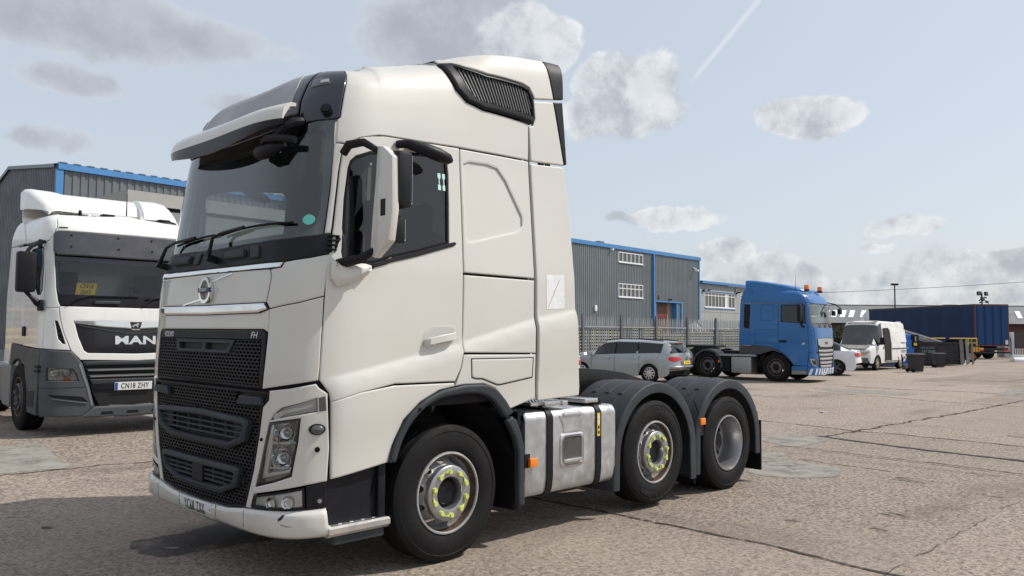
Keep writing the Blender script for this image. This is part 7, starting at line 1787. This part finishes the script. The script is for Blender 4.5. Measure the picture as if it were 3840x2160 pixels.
for sg in (1, -1):
    panel('tail_lamp', rr_, [(sg*.38,.80),(sg*.50,.775),(sg*.70,.73),(sg*.83,.77),(sg*.87,.86),(sg*.80,.905),(sg*.60,.90),(sg*.40,.87)], REDL, A1, off=.02, th=.03, edge=.012, r=.03, st=.05)
    panel('bumper_reflector', rr_, [(sg*.52,.46),(sg*.82,.475),(sg*.82,.505),(sg*.52,.495)], mat('dark_red_lens', (.12,.01,.015), .3), A1, off=.015, th=.02, edge=.006)
    for x, nm in ((-.02,'door_seam'),(-.98,'door_seam'),(.92,'door_seam')): panel(nm, sd_(sg), [(x-.004,.30),(x+.004,.30),(x+.004,.92),(x-.004,.92)], BLACKP, A1, off=.0, th=.003, edge=.001, roll=0)
    for x in (-.72,.25): panel('door_handle', sd_(sg), [(x-.11,.80),(x+.11,.80),(x+.11,.84),(x-.11,.84)], SILV, A1, off=.03, th=.03, edge=.01, r=.012)
    for x in (-.89,-.03): MB().add([(x-.035,sg*.875,.965),(x+.035,sg*.875,.965),(x+.03,sg*.70,1.38),(x-.03,sg*.70,1.38)], [(0,1,2,3)]).build('window_pillar', BLACKP, A1)
    mm = MB().box((.84,sg*.92,.90),(1.0,sg*1.10,1.04), bev=.04).build('door_mirror', SILV, A1)
    MB().tube([(-1.75,sg*.60,1.425),(-.9,sg*.62,1.485),(.2,sg*.62,1.485),(.5,sg*.60,1.42)], .016, 6).build('roof_rail', BLACKP, A1)
plate(rr_, .0, .70, .50, .11, .012, 'YE12 VPN', YELLOWP, A1, .085, .75)
panel('plate_recess', rr_, [(-.40,.63),(.40,.63),(.44,.76),(-.44,.76)], mat('recess_shade_silver', (.14,.16,.17), .4, metal=.4), A1, off=.004, th=.004, edge=.004)  # flat patch of darker silver, the recess's shade put into its colour
ring('emblem', lambda a, b, o=0.: rr_(a, b, o), 0, .855, .055, .055, .3, .02, .02, CHROME, A1)
panel('bumper_step', rr_, [(-.86,.545),(.86,.545),(.86,.585),(-.86,.585)], SILV, A1, off=.045, th=.05, edge=.02, roll=.015, st=.1)
MB().tube([(-2.30,.05,1.05),(-2.27,-.10,1.12),(-2.12,-.38,1.30)], [.018,.012,.008], 6).build('rear_wiper', BLACKP, A1)
MB().box((-2.03,-.5,1.345),(-1.84,.5,1.388), bev=.015).build('roof_lip', SILV, A1); MB().box((-2.04,-.14,1.34),(-2.02,.14,1.36)).build('high_brake_lamp', REDL, A1)
panel('bonnet_badge', sd_(1), [(1.02,.78),(1.14,.785),(1.14,.81),(1.02,.80)], mat('lamp_clear', (.6,.58,.45), .2), A1, off=.006, th=.006, edge=.003)
# white saloons
def saloon(label, loc, rz, plate_txt, show):
    a = thing('saloon_car', label, 'car', loc, rz)
    PS = dict(top=[(-2.42,.42),(-2.40,.70),(-2.36,.93),(-2.28,1.03),(-1.98,1.07),(-1.30,1.38),(-.9,1.455),(0,1.48),(.45,1.44),(1.2,1.03),(1.8,.90),(2.2,.78),(2.36,.60),(2.40,.42)],
      belt=[(-2.4,1.0),(-1.4,1.02),(0,.95),(1.2,.89),(2.4,.84)], w=[(-2.4,.86),(-1.6,.925),(0,.925),(1.4,.92),(2.4,.83)], rw=[(-2.2,.66),(-1,.66),(0,.68),(1.2,.62)],
      glass=[(-1.55,-.92),(-.86,-.06),(0,.82)], arch=.37, axles=(-1.37,1.37), sill=.21, rr=.32, rf=.34, ws=(.48,1.15), rws=(-1.92,-1.25), wr=.34, rearz=[(-2.40,.40),(-2.42,.45),(-2.40,.70),(-2.36,.93),(-2.28,1.03)])
    r_, s_, po = car(a, PS, CARW, BLACKP, DARKG, (5, mat('dark_alloy', (.10,.10,.105), .35, metal=.7), True))
    for sg in (1, -1):
        panel('tail_lamp', r_, [(sg*.36,.86),(sg*.55,.80),(sg*.80,.765),(sg*.90,.82),(sg*.90,.93),(sg*.80,.955),(sg*.5,.92)], REDL, a, off=.02, th=.03, edge=.012, r=.03, st=.05)
        for x in (-.02,-.98,.92): panel('door_seam', s_(sg), [(x-.004,.30),(x+.004,.30),(x+.004,.92),(x-.004,.92)], BLACKP, a, off=0, th=.003, edge=.001, roll=0)
        for x in (-.72,.25): panel('door_handle', s_(sg), [(x-.11,.80),(x+.11,.80),(x+.11,.84),(x-.11,.84)], CHROME, a, off=.03, th=.03, edge=.01, r=.012)
        MB().box((.84,sg*.93,.90),(1.0,sg*1.11,1.04), bev=.04).build('door_mirror', CARW, a)
    plate(r_, .0, .62, .50, .11, .012, plate_txt, YELLOWP, a, .085, .75)
    ring('emblem', lambda q, b, o=0.: r_(q, b, o), 0, .90, .05, .05, .3, .02, .02, CHROME, a)
    panel('boot_lip', r_, [(-.78,1.0),(.78,1.0),(.74,1.035),(-.74,1.035)], CARW, a, off=.03, th=.04, edge=.012, st=.1)
    return a
def at_local(X, D, lx, ly, rz):
    """ground point of the car origin so that its local (lx, ly) stands at (right X, away D)"""
    px, py = far(X, D); return (px-(math.cos(rz)*lx-math.sin(rz)*ly), py-(math.sin(rz)*lx+math.cos(rz)*ly), 0)
h1 = R(278)
saloon('white saloon car mostly hidden, only its red tail lamp showing left of the silver estate', at_local(2.05, 23.3, -2.2, -.9, h1), h1, 'YD14 KOV', True)
h2 = head(-.95, .31)
saloon('white saloon car with dark alloy wheels, its tail showing beside the blue cab', at_local(13.3, 33.2, -1.37, .82, h2), h2, 'FD13 LKA', True)
# panel van
VD = mat('grimy_white_van_paint', (.70,.70,.68), .45, var=.06, dirt=.55, dcol=(.20,.185,.165), dscale=1.3)
VF = mat('filthy_grey_film', (.24,.23,.215), .7, var=.15, vscale=2, dirt=.5, dcol=(.40,.39,.37), dscale=2)
h3 = head(-.70, -.71)
V1 = thing('panel_van', 'dirty white high roofed panel van with its side door open and grimy front', 'van', at_local(17.2, 38.2, 1.45, .85, h3), h3)
PV = dict(top=[(-2.45,.45),(-2.46,1.2),(-2.42,2.15),(-2.30,2.30),(0,2.34),(.75,2.33),(1.0,2.22),(1.28,1.80),(1.72,1.17),(2.28,.98),(2.44,.75),(2.48,.45)],
  belt=[(-2.5,1.25),(1.0,1.20),(2.5,1.02)], w=[(-2.5,.92),(0,.955),(1.6,.94),(2.5,.82)], rw=[(-2.4,.80),(0,.83),(.8,.80),(1.6,.72)],
  glass=[(.72,1.45)], arch=.40, axles=(-1.55,1.45), sill=.34, rr=.10, rf=.30, ws=(1.05,1.70), rws=None, wr=.34, az=.34, ww=.20, rearz=[(-2.45,.45),(-2.46,1.2),(-2.42,2.15)])
r_, s_, po = car(V1, PV, VD, BLACKP, DARKG, (6, mat('van_wheel', (.38,.36,.30), .6, metal=.3, dirt=.5, dcol=(.1,.08,.05))))
po['windscreen'].data.materials.clear(); po['windscreen'].data.materials.append(mat('filthy_windscreen', (.07,.07,.072), .25, dirt=.6, dcol=(.16,.16,.155), dscale=1.6))
for sg in (1, -1):
    upper = lambda a, z, off=0., sg=sg: (a, sg*(.955-.125*max(0, min(1, (z-1.22)/1.02))+.006+off), z)
    if sg > 0:
        panel('side_door_opening', upper, [(-.10,.42),(.62,.42),(.62,2.0),(-.05,2.02),(-.10,1.9)], mat('van_inside', (.008,.008,.009), .9), V1, off=.002, th=.004, edge=.001, roll=0, st=.1)  # near-black panel on the body side paints the unlit doorway
        panel('door_sill_step', upper, [(-.10,.40),(.62,.40),(.62,.46),(-.10,.46)], mat('grey_step', (.20,.21,.22), .6), V1, off=.02, th=.03, edge=.006)
    panel('sliding_door', upper, [(-1.32,.44),(-.10,.44),(-.10,1.98),(-1.32,2.0)], VD, V1, off=.055 if sg > 0 else .004, th=.04, edge=.012, roll=.008, st=.12)
    panel('side_panel', upper, [(-2.30,1.32),(-1.42,1.32),(-1.42,1.95),(-2.28,1.95)], VD, V1, off=.004, th=.02, edge=.02, st=.15); panel('door_panel_press', upper, [(-1.22,1.32),(-.22,1.32),(-.22,1.92),(-1.22,1.92)], VD, V1, off=.062 if sg > 0 else .012, th=.01, edge=.02, roll=.006, st=.15)
    panel('rubbing_strip', upper, [(-2.4,.98),(-.12,.98),(-.12,1.05),(-2.4,1.05)], mat('strip_grey', (.12,.12,.12), .6), V1, off=.066 if sg > 0 else .01, th=.03, edge=.006, st=.2)
    panel('cab_door_seam', upper, [(.64,.45),(.65,.45),(.70,2.0),(.69,2.0)], BLACKP, V1, off=.001, th=.003, edge=.001, roll=0); panel('cab_door_seam', upper, [(1.62,.9),(1.63,.9),(1.66,1.2),(1.65,1.2)], BLACKP, V1, off=.001, th=.003, edge=.001, roll=0)
    panel('door_handle', upper, [(.72,1.04),(.86,1.04),(.86,1.09),(.72,1.09)], BLACKP, V1, off=.02, th=.02, edge=.008)
    mh = MB().box((1.22,sg*.98,1.22),(1.36,sg*1.20,1.56), bev=.04).build('door_mirror', BLACKP, V1); MB().tube([(1.35,sg*.88,1.25),(1.30,sg*1.0,1.28)], .03, 6).build('mirror_arm', BLACKP, V1)
    hd = lambda a, z, off=0., sg=sg: (2.36-.30*max(0,(a-.35)/.5)**2+off, sg*a, z)
    panel('headlamp', hd, [(.46,.70),(.80,.70),(.82,.90),(.50,.88)], mat('yellowed_lamp', (.42,.38,.25), .3), V1, off=.06, th=.05, edge=.015, r=.03)
    panel('rust_patch', upper, [(-2.1,.50),(-1.95,.47),(-1.92,.60),(-2.05,.66)], mat('rust', (.16,.05,.02), .9), V1, off=.003, th=.003, edge=.002); panel('rust_patch', upper, [(-1.0,.47),(-.9,.45),(-.88,.58),(-.98,.62)], mat('rust', (.16,.05,.02), .9), V1, off=.065 if sg > 0 else .01, th=.003, edge=.002)
nf = lambda a, z, off=0.: (2.44-.25*(a/.8)**2*.6+off, a, z)
panel('front_grille', nf, [(-.42,.66),(.42,.66),(.45,.86),(-.45,.86)], BLACKP, V1, off=.06, th=.05, edge=.012)
panel('front_bumper', nf, [(-.78,.36),(.78,.36),(.80,.60),(-.80,.60)], mat('bumper_grey', (.09,.09,.09), .7), V1, off=.07, th=.08, edge=.03, roll=.02, st=.12)
# grime film over bonnet and roof brow follow the body
bn = lambda a, t, off=0.: (_li(t, [0,1,2,3,4], [2.30,2.10,1.74,1.02,.62]), a, _li(t, [0,1,2,3,4], [.985,1.055,1.175,2.225,2.345])+.042+off)
panel('grimy_bonnet', bn, [(-.66,.0),(.66,.0),(.72,1.9),(-.72,1.9)], VF, V1, off=.006, th=.01, edge=.02, st=.25)
panel('grimy_roof_brow', bn, [(-.66,3.05),(.66,3.05),(.68,3.97),(-.68,3.97)], VF, V1, off=-.020, th=.012, edge=.02, st=.25)
panel('scuttle_slot', bn, [(-.55,1.80),(.55,1.80),(.55,1.92),(-.55,1.92)], BLACKP, V1, off=.016, th=.006, edge=.004)
MB().tube([(.75,.1,2.34),(.70,.1,2.75)], [.012,.004], 5).build('aerial', RUBBER, V1)

# ------------------------------------------------------------------ trailer, skip, bins and the clutter by the far wall
NAVY = mat('navy_curtain', (.011,.034,.095), .55, spec=.2, var=.08, vscale=.6)
ht = math.atan2(-.77334402, -.63398661); lx_, ly_ = -math.sin(ht), math.cos(ht)
TR = thing('curtain_trailer', 'long navy blue curtain sided trailer with rear doors at the far end', 'trailer', (-58.813-lx_*1.275, -10.847-ly_*1.275, 0), ht)
cv = []; cf = []; N_ = 46
for i in range(N_+1):
    x = .12+13.3*i/N_; b = .022*math.sin(i*1.15)*math.sin(i*.37+.5)
    for z, k in ((1.02,.7),(1.6,1),(2.6,1),(3.4,.8),(3.72,.2)): cv.append((x, 1.262+b*k, z))
for i in range(N_):
    for j in range(4): cf.append((i*5+j, (i+1)*5+j, (i+1)*5+j+1, i*5+j+1))
mesh('side_curtain', cv, cf, NAVY, TR); mesh('side_curtain', [(x, -y, z) for x, y, z in cv], cf, NAVY, TR)
MB().box((0,-1.275,3.70),(13.6,1.275,3.86)).build('roof', mat('trailer_black', (.02,.02,.024), .5), TR, smooth=0); MB().box((0,-1.275,.92),(13.6,1.275,1.04)).build('floor', STEEL, TR, smooth=0)
MB().box((13.4,-1.25,1.04),(13.55,1.25,3.70)).build('front_wall', NAVY, TR, smooth=0)
RED = mat('red_frame', (.13,.035,.04), .6)
for y in (1.20,-1.27): MB().box((-.03,y,.95),(.10,y+.07,3.84)).build('rear_frame', RED, TR, smooth=0)
MB().box((-.03,-1.2,3.74),(.10,1.2,3.84)).box((-.03,-1.2,.93),(.10,1.2,1.02)).build('rear_frame', RED, TR, smooth=0)
DB = mat('trailer_door_blue', (.014,.055,.17), .5, spec=.25, var=.05)
for i in range(4):
    a, b = -1.19+i*.6, -1.19+(i+1)*.6-.02
    d = MB().box((-.02,a,1.04),(.04,b,3.73), bev=.006).build('rear_door', DB, TR, smooth=0); MB().cyl((-.05,(a+b)/2+.2,1.0),(-.05,(a+b)/2+.2,3.75),.018,n=6).build('lock_bar', STEEL, d)
MB().box((-.06,-1.15,.62),(.02,1.15,.80)).box((-.10,-1.25,.42),(.0,1.25,.55)).build('rear_bumper', STEEL, TR, smooth=0)
for y in (.95,-.95): MB().box((-.12,y-.2,.58),(-.08,y+.2,.70)).build('tail_lamp', REDL, TR, smooth=0)
MB().box((-.08,.72,.66),(-.06,1.02,.80)).build('number_plate', YELLOWP, TR, smooth=0); MB().box((-.06,-1.15,1.05),(-.04,-.95,1.35)).build('rear_notice', WHITEP, TR, smooth=0)
for y in (.5,-.5): MB().box((.3,y-.06,.62),(12.5,y+.06,.92)).build('chassis_rail', STEEL, TR, smooth=0)
for x in (1.9,3.2,4.5):
    for sg in (1, -1):
        g = sub('wheel', TR, (x, sg*1.06, .5), (0,0,0 if sg > 0 else math.pi)); tyre_mb(.5, .36, .29, 3).build('tyre', TYRE, g, smooth=30); MB().lathe([(.292,.12),(.28,.10),(.26,.02),(.12,.06),(.0,.07)], 24).build('rim', RIMM, g)
for sg in (1, -1): MB().box((10.2,sg*.75,.0),(10.4,sg*.9,.95)).build('landing_leg', STEEL, TR, smooth=0)
MB().box((5.4,1.16,.45),(9.6,1.2,.9)).build('side_guard', STEEL, TR, smooth=0)
# the trailer's tractor: only its white roof fairing shows
h4 = ht
px_, py_ = TR.location.x+math.cos(ht)*14.6, TR.location.y+math.sin(ht)*14.6
T4 = thing('tractor_unit', 'white cab with rounded roof fairing coupled to the navy trailer', 'truck', (px_, py_, 0), ht)
MB().add([(x, y, z) for (x, hw_, z) in ((-.9,1.2,2.9),(-.9,1.15,3.75),(-.3,1.1,3.72),(.5,1.0,3.35),(.95,.95,2.9)) for y in (-hw_, hw_)], [(0,1,3,2),(2,3,5,4),(4,5,7,6),(6,7,9,8),(0,2,4,6,8),(1,9,7,5,3)]).build('roof_fairing', WHITE2, T4, smooth=25, bev=.05)
MB().box((-1.0,-1.22,.9),(1.25,1.22,2.9), bev=.12).build('cab', WHITE2, T4); MB().box((1.2,-1.0,1.9),(1.28,1.0,2.7), bev=.03).build('windscreen', PANE, T4)
for sg in (1, -1):
    MB().box((.1,sg*1.215,2.0),(.95,sg*1.235,2.6)).build('side_window', PANE, T4, smooth=0)
    for x in (0.1,-3.4):
        g = sub('wheel', T4, (x, sg*1.05, .5), (0,0,0 if sg > 0 else math.pi)); tyre_mb(.5, .32, .29, 3).build('tyre', TYRE, g, smooth=30); MB().lathe([(.292,.12),(.28,.10),(.26,.02),(.12,.06),(.0,.07)], 24).build('rim', RIMM, g)
for y in (.42,-.42): MB().box((-4.4,y-.05,.7),(1.0,y+.05,.95)).build('frame_rail', STEEL, T4, smooth=0)
MB().box((1.15,-1.2,.35),(1.35,1.2,.95), bev=.05).build('bumper', DARKP, T4)
# skip
SKM = mat('black_skip_steel', (.013,.013,.017), .6, var=.2, vscale=2, dirt=.3, dcol=(.05,.045,.04), dscale=2)
SK1 = thing('waste_skip', 'black steel waste skip lettered 337 0000 beside the wheelie bins', 'skip', (*far(23.55,45.2),0), RX+R(8))
def skip_side(y): return [(-1.45,.08),(1.15,.08),(1.55,.75),(1.35,1.30),(-1.5,1.22),(-1.62,.75)]
MB().prism(skip_side(0), 1, -.85, -.80).build('side_plate', SKM, SK1, smooth=0); MB().prism(skip_side(0), 1, .80, .85).build('side_plate', SKM, SK1, smooth=0)
MB().add([(1.15,-.85,.08),(1.15,.85,.08),(1.55,.85,.75),(1.55,-.85,.75),(1.35,.85,1.42),(1.35,-.85,1.42),(1.25,.85,1.42),(1.25,-.85,1.42)], [(0,1,2,3),(3,2,4,5),(5,4,6,7)]).build('end_plate', SKM, SK1, smooth=0)
MB().add([(-1.45,-.85,.08),(-1.45,.85,.08),(-1.62,.85,.75),(-1.62,-.85,.75),(-1.5,.85,1.22),(-1.5,-.85,1.22)], [(0,1,2,3),(3,2,4,5)]).build('end_plate', SKM, SK1, smooth=0)
MB().box((-1.45,-.85,.06),(1.15,.85,.12)).build('floor', SKM, SK1, smooth=0)
MB().box((-1.52,-.90,1.20),(1.40,-.85,1.30)).build('top_rail', SKM, SK1, smooth=0)
FLP = mat('weathered_grey_sheet', (.17,.165,.155), .7, var=.15, vscale=2)
for (x, w, t) in ((1.02,.22,-6),(1.36,.20,5),(1.66,.12,-3)): MB().prism([(-w/2,0),(w/2,.1),(w/2*.7,1.42),(-w/2,1.36)], 1, -.015, .015).build('end_flap', FLP, SK1, smooth=0, loc=(x,-.98,.05), rot=(R(-4),0,R(t)))
ST_ = lambda a, b, o=0.: (a, -.853-o, b)
SKT = mat('faded_green_lettering', (.22,.30,.27), .6)
letters('lettering', 'RECYCLING', .15, SKT, SK1, ST_, -.95, .98, .001, .002); letters('lettering', '337 0000', .21, SKT, SK1, ST_, -.92, .78, .001, .002)
for z in (.35,): MB().box((-1.3,-.95,z),(1.0,-.86,z+.07)).build('side_rib', SKM, SK1, smooth=0)
# long silver beams leaning into the skip
BM_ = mat('silver_beam', (.40,.40,.39), .45, metal=.5)
for k, (za, zb, dx, nm) in enumerate(((2.02,1.30,.0,'uppermost'),(1.90,1.27,-.25,'middle'),(1.78,1.26,-.5,'lowest'))):
    a, b = far(21.0, 44.0+k*.12), far(23.7+dx, 44.6+k*.12); A_, B_ = Vector((*a, za)), Vector((*b, zb)); L_ = (B_-A_).length
    t = tag(MB().prism([(-.04,-.045),(.04,-.045),(.04,.045),(-.04,.045)], 0, 0, L_).build('metal_beam', BM_, smooth=0), nm+' of three long silver beams slanting from the van roof to the skip', 'beam', 'beams leaning into the skip')
    t.location = A_; t.rotation_euler = (B_-A_).to_track_quat('X', 'Z').to_euler()
# blue recycling bank
RB_ = thing('recycling_bank', 'bright blue recycling bank standing behind the white van', 'recycling bank', (*far(20.45,43.4),0), RX)
BNK = mat('bank_blue', (.015,.13,.48), .45, var=.06)
MB().box((-1.1,-.7,.06),(.78,.7,1.45), bev=.05).build('body', BNK, RB_); MB().box((-1.12,-.72,1.40),(.66,.72,1.74), bev=.14).build('hood', BNK, RB_)
MB().box((.66,-.74,1.02),(1.02,-.4,1.70), bev=.04).build('control_box', BLACKP, RB_); MB().box((.74,-.76,1.12),(.90,-.735,1.26)).build('warning_sign', YELLOWP, RB_, smooth=0); MB().cyl((.83,-.75,1.35),(.83,-.75,1.6),.04).build('lamp_tube', RIMA, RB_)
for x in (-.9,.6): MB().box((x-.08,-.6,0),(x+.08,.6,.07)).build('foot', STEEL, RB_, smooth=0)
for z in (.5,.95): MB().box((-1.12,-.715,z),(.80,-.70,z+.05)).build('body_rib', BNK, RB_, smooth=0)
# wheelie bins
BIN = mat('black_bin_plastic', (.022,.024,.027), .5, var=.1, vscale=3)
def bin_(label, loc, rz, k=1.):
    t = thing('wheelie_bin', label, 'bin', loc, rz, 'wheelie bins in front of the skip')
    MB().add([(x*k, y*k, z*k) for (w, d, z) in ((.23,.27,.04),(.29,.34,.86),(.31,.36,.86),(.31,.36,.91)) for (x, y) in ((-w,-d),(w,-d),(w,d),(-w,d))], [(0,1,2,3)]+[(4*i+j, 4*i+(j+1) % 4, 4*i+4+(j+1) % 4, 4*i+4+j) for i in range(3) for j in range(4)]).build('body', BIN, t, bev=.012, smooth=30)
    MB().add([(x*k, y*k, z*k) for (w, d, z) in ((.32,.37,.915),(.32,.38,.95),(.22,.28,1.0)) for (x, y) in ((-w,-d),(w,-d),(w,d),(-w,d))], [(0,1,2,3),(8,9,10,11)]+[(4*i+j, 4*i+(j+1) % 4, 4*i+4+(j+1) % 4, 4*i+4+j) for i in range(2) for j in range(4)]).build('lid', BIN, t, bev=.012, smooth=30)
    MB().cyl((-.27*k,.40*k,.92*k),(.27*k,.40*k,.92*k),.018*k).build('handle', BIN, t)
    for x in (-.27,.27): MB().lathe([(.0,-.03),(.09,-.03),(.10,-.015),(.10,.015),(.09,.03),(0,.03)], 20, axis='x', M=Matrix.Translation((x*k,.30*k,.10*k)) @ Matrix.Scale(k, 4)).build('bin_wheel', RUBBER, t)
    MB().box((-.06*k,-.335*k,.55*k),(.08*k,-.315*k,.60*k)).build('bin_label', mat('grey_label', (.25,.25,.25), .6), t, smooth=0)
bin_('nearer black wheelie bin standing alone on the open concrete', (*far(18.25,36.6),0), RX+R(95), .86); bin_('farther black wheelie bin standing against the skip', (*far(22.15,42.0),0), RX+R(80), .76)
CS = tag(MB().box((-.22,-.14,.0),(.22,.14,.24), bev=.03).box((-.06,-.16,.12),(.06,-.14,.15)).box((-.22,-.145,.11),(.22,-.139,.125)).build('metal_case', mat('scuffed_case', (.14,.14,.145), .5)), 'small grey case on the ground by the van rear wheel', 'case'); CS.location = (*far(19.35,39.6),0); CS.rotation_euler = (0,0,RX+.2)
# camera on a pole over the van
CP = thing('camera_pole', 'pole with a white box and camera above the rear of the van', 'camera pole', (*far(20.26,42.4),0), RX)
MB().cyl((0,0,0),(0,0,2.3),.04).build('column', STEEL, CP); MB().box((-.11,-.10,2.18),(.08,.06,2.38), bev=.015).build('housing', UPVC, CP); MB().box((-.05,-.104,2.24),(.03,-.098,2.31)).build('aperture', STEEL, CP, smooth=0); MB().cyl((-.02,-.1,2.02),(-.20,-.3,1.96),.05).cyl((0,0,2.06),(-.05,-.12,2.03),.025).build('camera', RIMA, CP)
# flatbed with yellow rails
FBT = thing('flatbed_truck', 'black flatbed body with yellow handrails and striped rear board behind the skip', 'truck', (*far(27.2,50.5),0), RX+R(4))
MB().box((-2.6,-.2,.72),(1.85,1.9,.95)).build('bed', SKM, FBT, smooth=0); YR = mat('rail_yellow', (.70,.45,.03), .5)
for (a, b) in (((-2.4,-.15,1.48),(-.25,-.15,1.48)),((.05,-.15,1.48),(1.82,-.15,1.48)),((1.25,-.15,.9),(1.25,-.15,1.5)),((1.80,-.15,.9),(1.80,-.15,1.5)),((-2.4,-.15,.9),(-2.4,-.15,1.5)),((1.25,-.15,1.20),(1.80,-.15,1.20))): MB().cyl(a, b, .028, n=8).build('handrail', YR, FBT)
MB().box((.2,-.24,.62),(1.9,-.2,1.0)).build('tail_board', mat('navy_board', (.02,.022,.04), .5), FBT, smooth=0)
MB().box((.25,-.247,.80),(1.0,-.241,.84)).build('board_stripe', YR, FBT, smooth=0)
CHV = MB().box((1.34,-.26,.66),(1.88,-.242,.94)).build('striped_board', YR, FBT, smooth=0); RC_ = mat('chevron_red', (.35,.03,.02), .5)
for k in range(3):
    a = 1.40+k*.17; MB().prism([(a,.67),(a+.07,.67),(a+.13,.80),(a+.07,.93),(a,.93),(a+.06,.80)], 1, -.266, -.261).build('chevron', RC_, CHV, smooth=0)
for x in (1.05,1.45): MB().box((x,-.26,.26),(x+.2,-.22,.42)).build('tail_lamp', REDL, FBT, smooth=0)
for x in (.75,1.55):
    g = sub('wheel', FBT, (x+.1, .25, .36), (0,0,math.pi)); tyre_mb(.36, .25, .22, 3).build('tyre', TYRE, g, smooth=30); MB().lathe([(.225,.10),(.2,.06),(.1,.05),(0,.06)], 20).build('rim', RIMM, g)
for x in (-1.9,): 
    g = sub('wheel', FBT, (x, .25, .36), (0,0,math.pi)); tyre_mb(.36, .25, .22, 3).build('tyre', TYRE, g, smooth=30); MB().lathe([(.225,.10),(.2,.06),(.1,.05),(0,.06)], 20).build('rim', RIMM, g)
MB().box((-2.5,.2,.5),(1.8,1.6,.72)).build('subframe', STEEL, FBT, smooth=0)
# pale cabinet, dark gate and white barrier at the right border
CB = thing('pale_cabinet', 'tall pale grey cabinet right of the trailer rear doors', 'cabinet', (*far(36.95,60),0), RX)
MB().box((-.45,-.05,.05),(.28,.9,1.92), bev=.02).build('body', mat('pale_cabinet_grey', (.52,.54,.55), .5, var=.05), CB); MB().box((-.10,-.075,.1),(.22,-.05,1.8), bev=.01).build('door', mat('pale_cabinet_grey', (.52,.54,.55), .5), CB)
MB().tube([(-.05,-.09,1.6),(.0,-.12,1.1),(-.02,-.12,.4),(.12,-.15,.08)], .025, 6).build('hose', RUBBER, CB)
GT_ = thing('yard_gate', 'dark grey barred steel gate at the right picture border', 'gate', (*far(38.5,62),0), RX)
for i in range(22): MB().box((i*.13,-.02,.1),(i*.13+.05,.02,1.78)).build('gate_bar', mat('gate_grey', (.06,.065,.07), .55), GT_, smooth=0)
for z in (.18,1.0,1.80): MB().box((-.05,-.03,z),(2.9,.03,z+.07)).build('gate_rail', mat('gate_grey', (.06,.065,.07), .55), GT_, smooth=0)
for x in (-.10,1.4,2.9): MB().box((x-.06,-.06,0),(x+.06,.06,2.0)).build('gate_post', STEEL, GT_, smooth=0)
JB = tag(MB().add([(x, y, z) for x in (-.65,.75) for (y, z) in ((-.28,0),(-.24,.16),(-.10,.26),(-.08,.44),(.08,.44),(.10,.26),(.24,.16),(.28,0))], [tuple(range(8)), tuple(range(15,7,-1))]+[(j, 8+j, 8+(j+1) % 8, (j+1) % 8) for j in range(8)]).build('traffic_barrier', UPVC, bev=.03), 'white plastic traffic barrier cut by the right picture border', 'barrier'); JB.location = (*far(33.1,52.5),0); JB.rotation_euler = (0,0,RX)
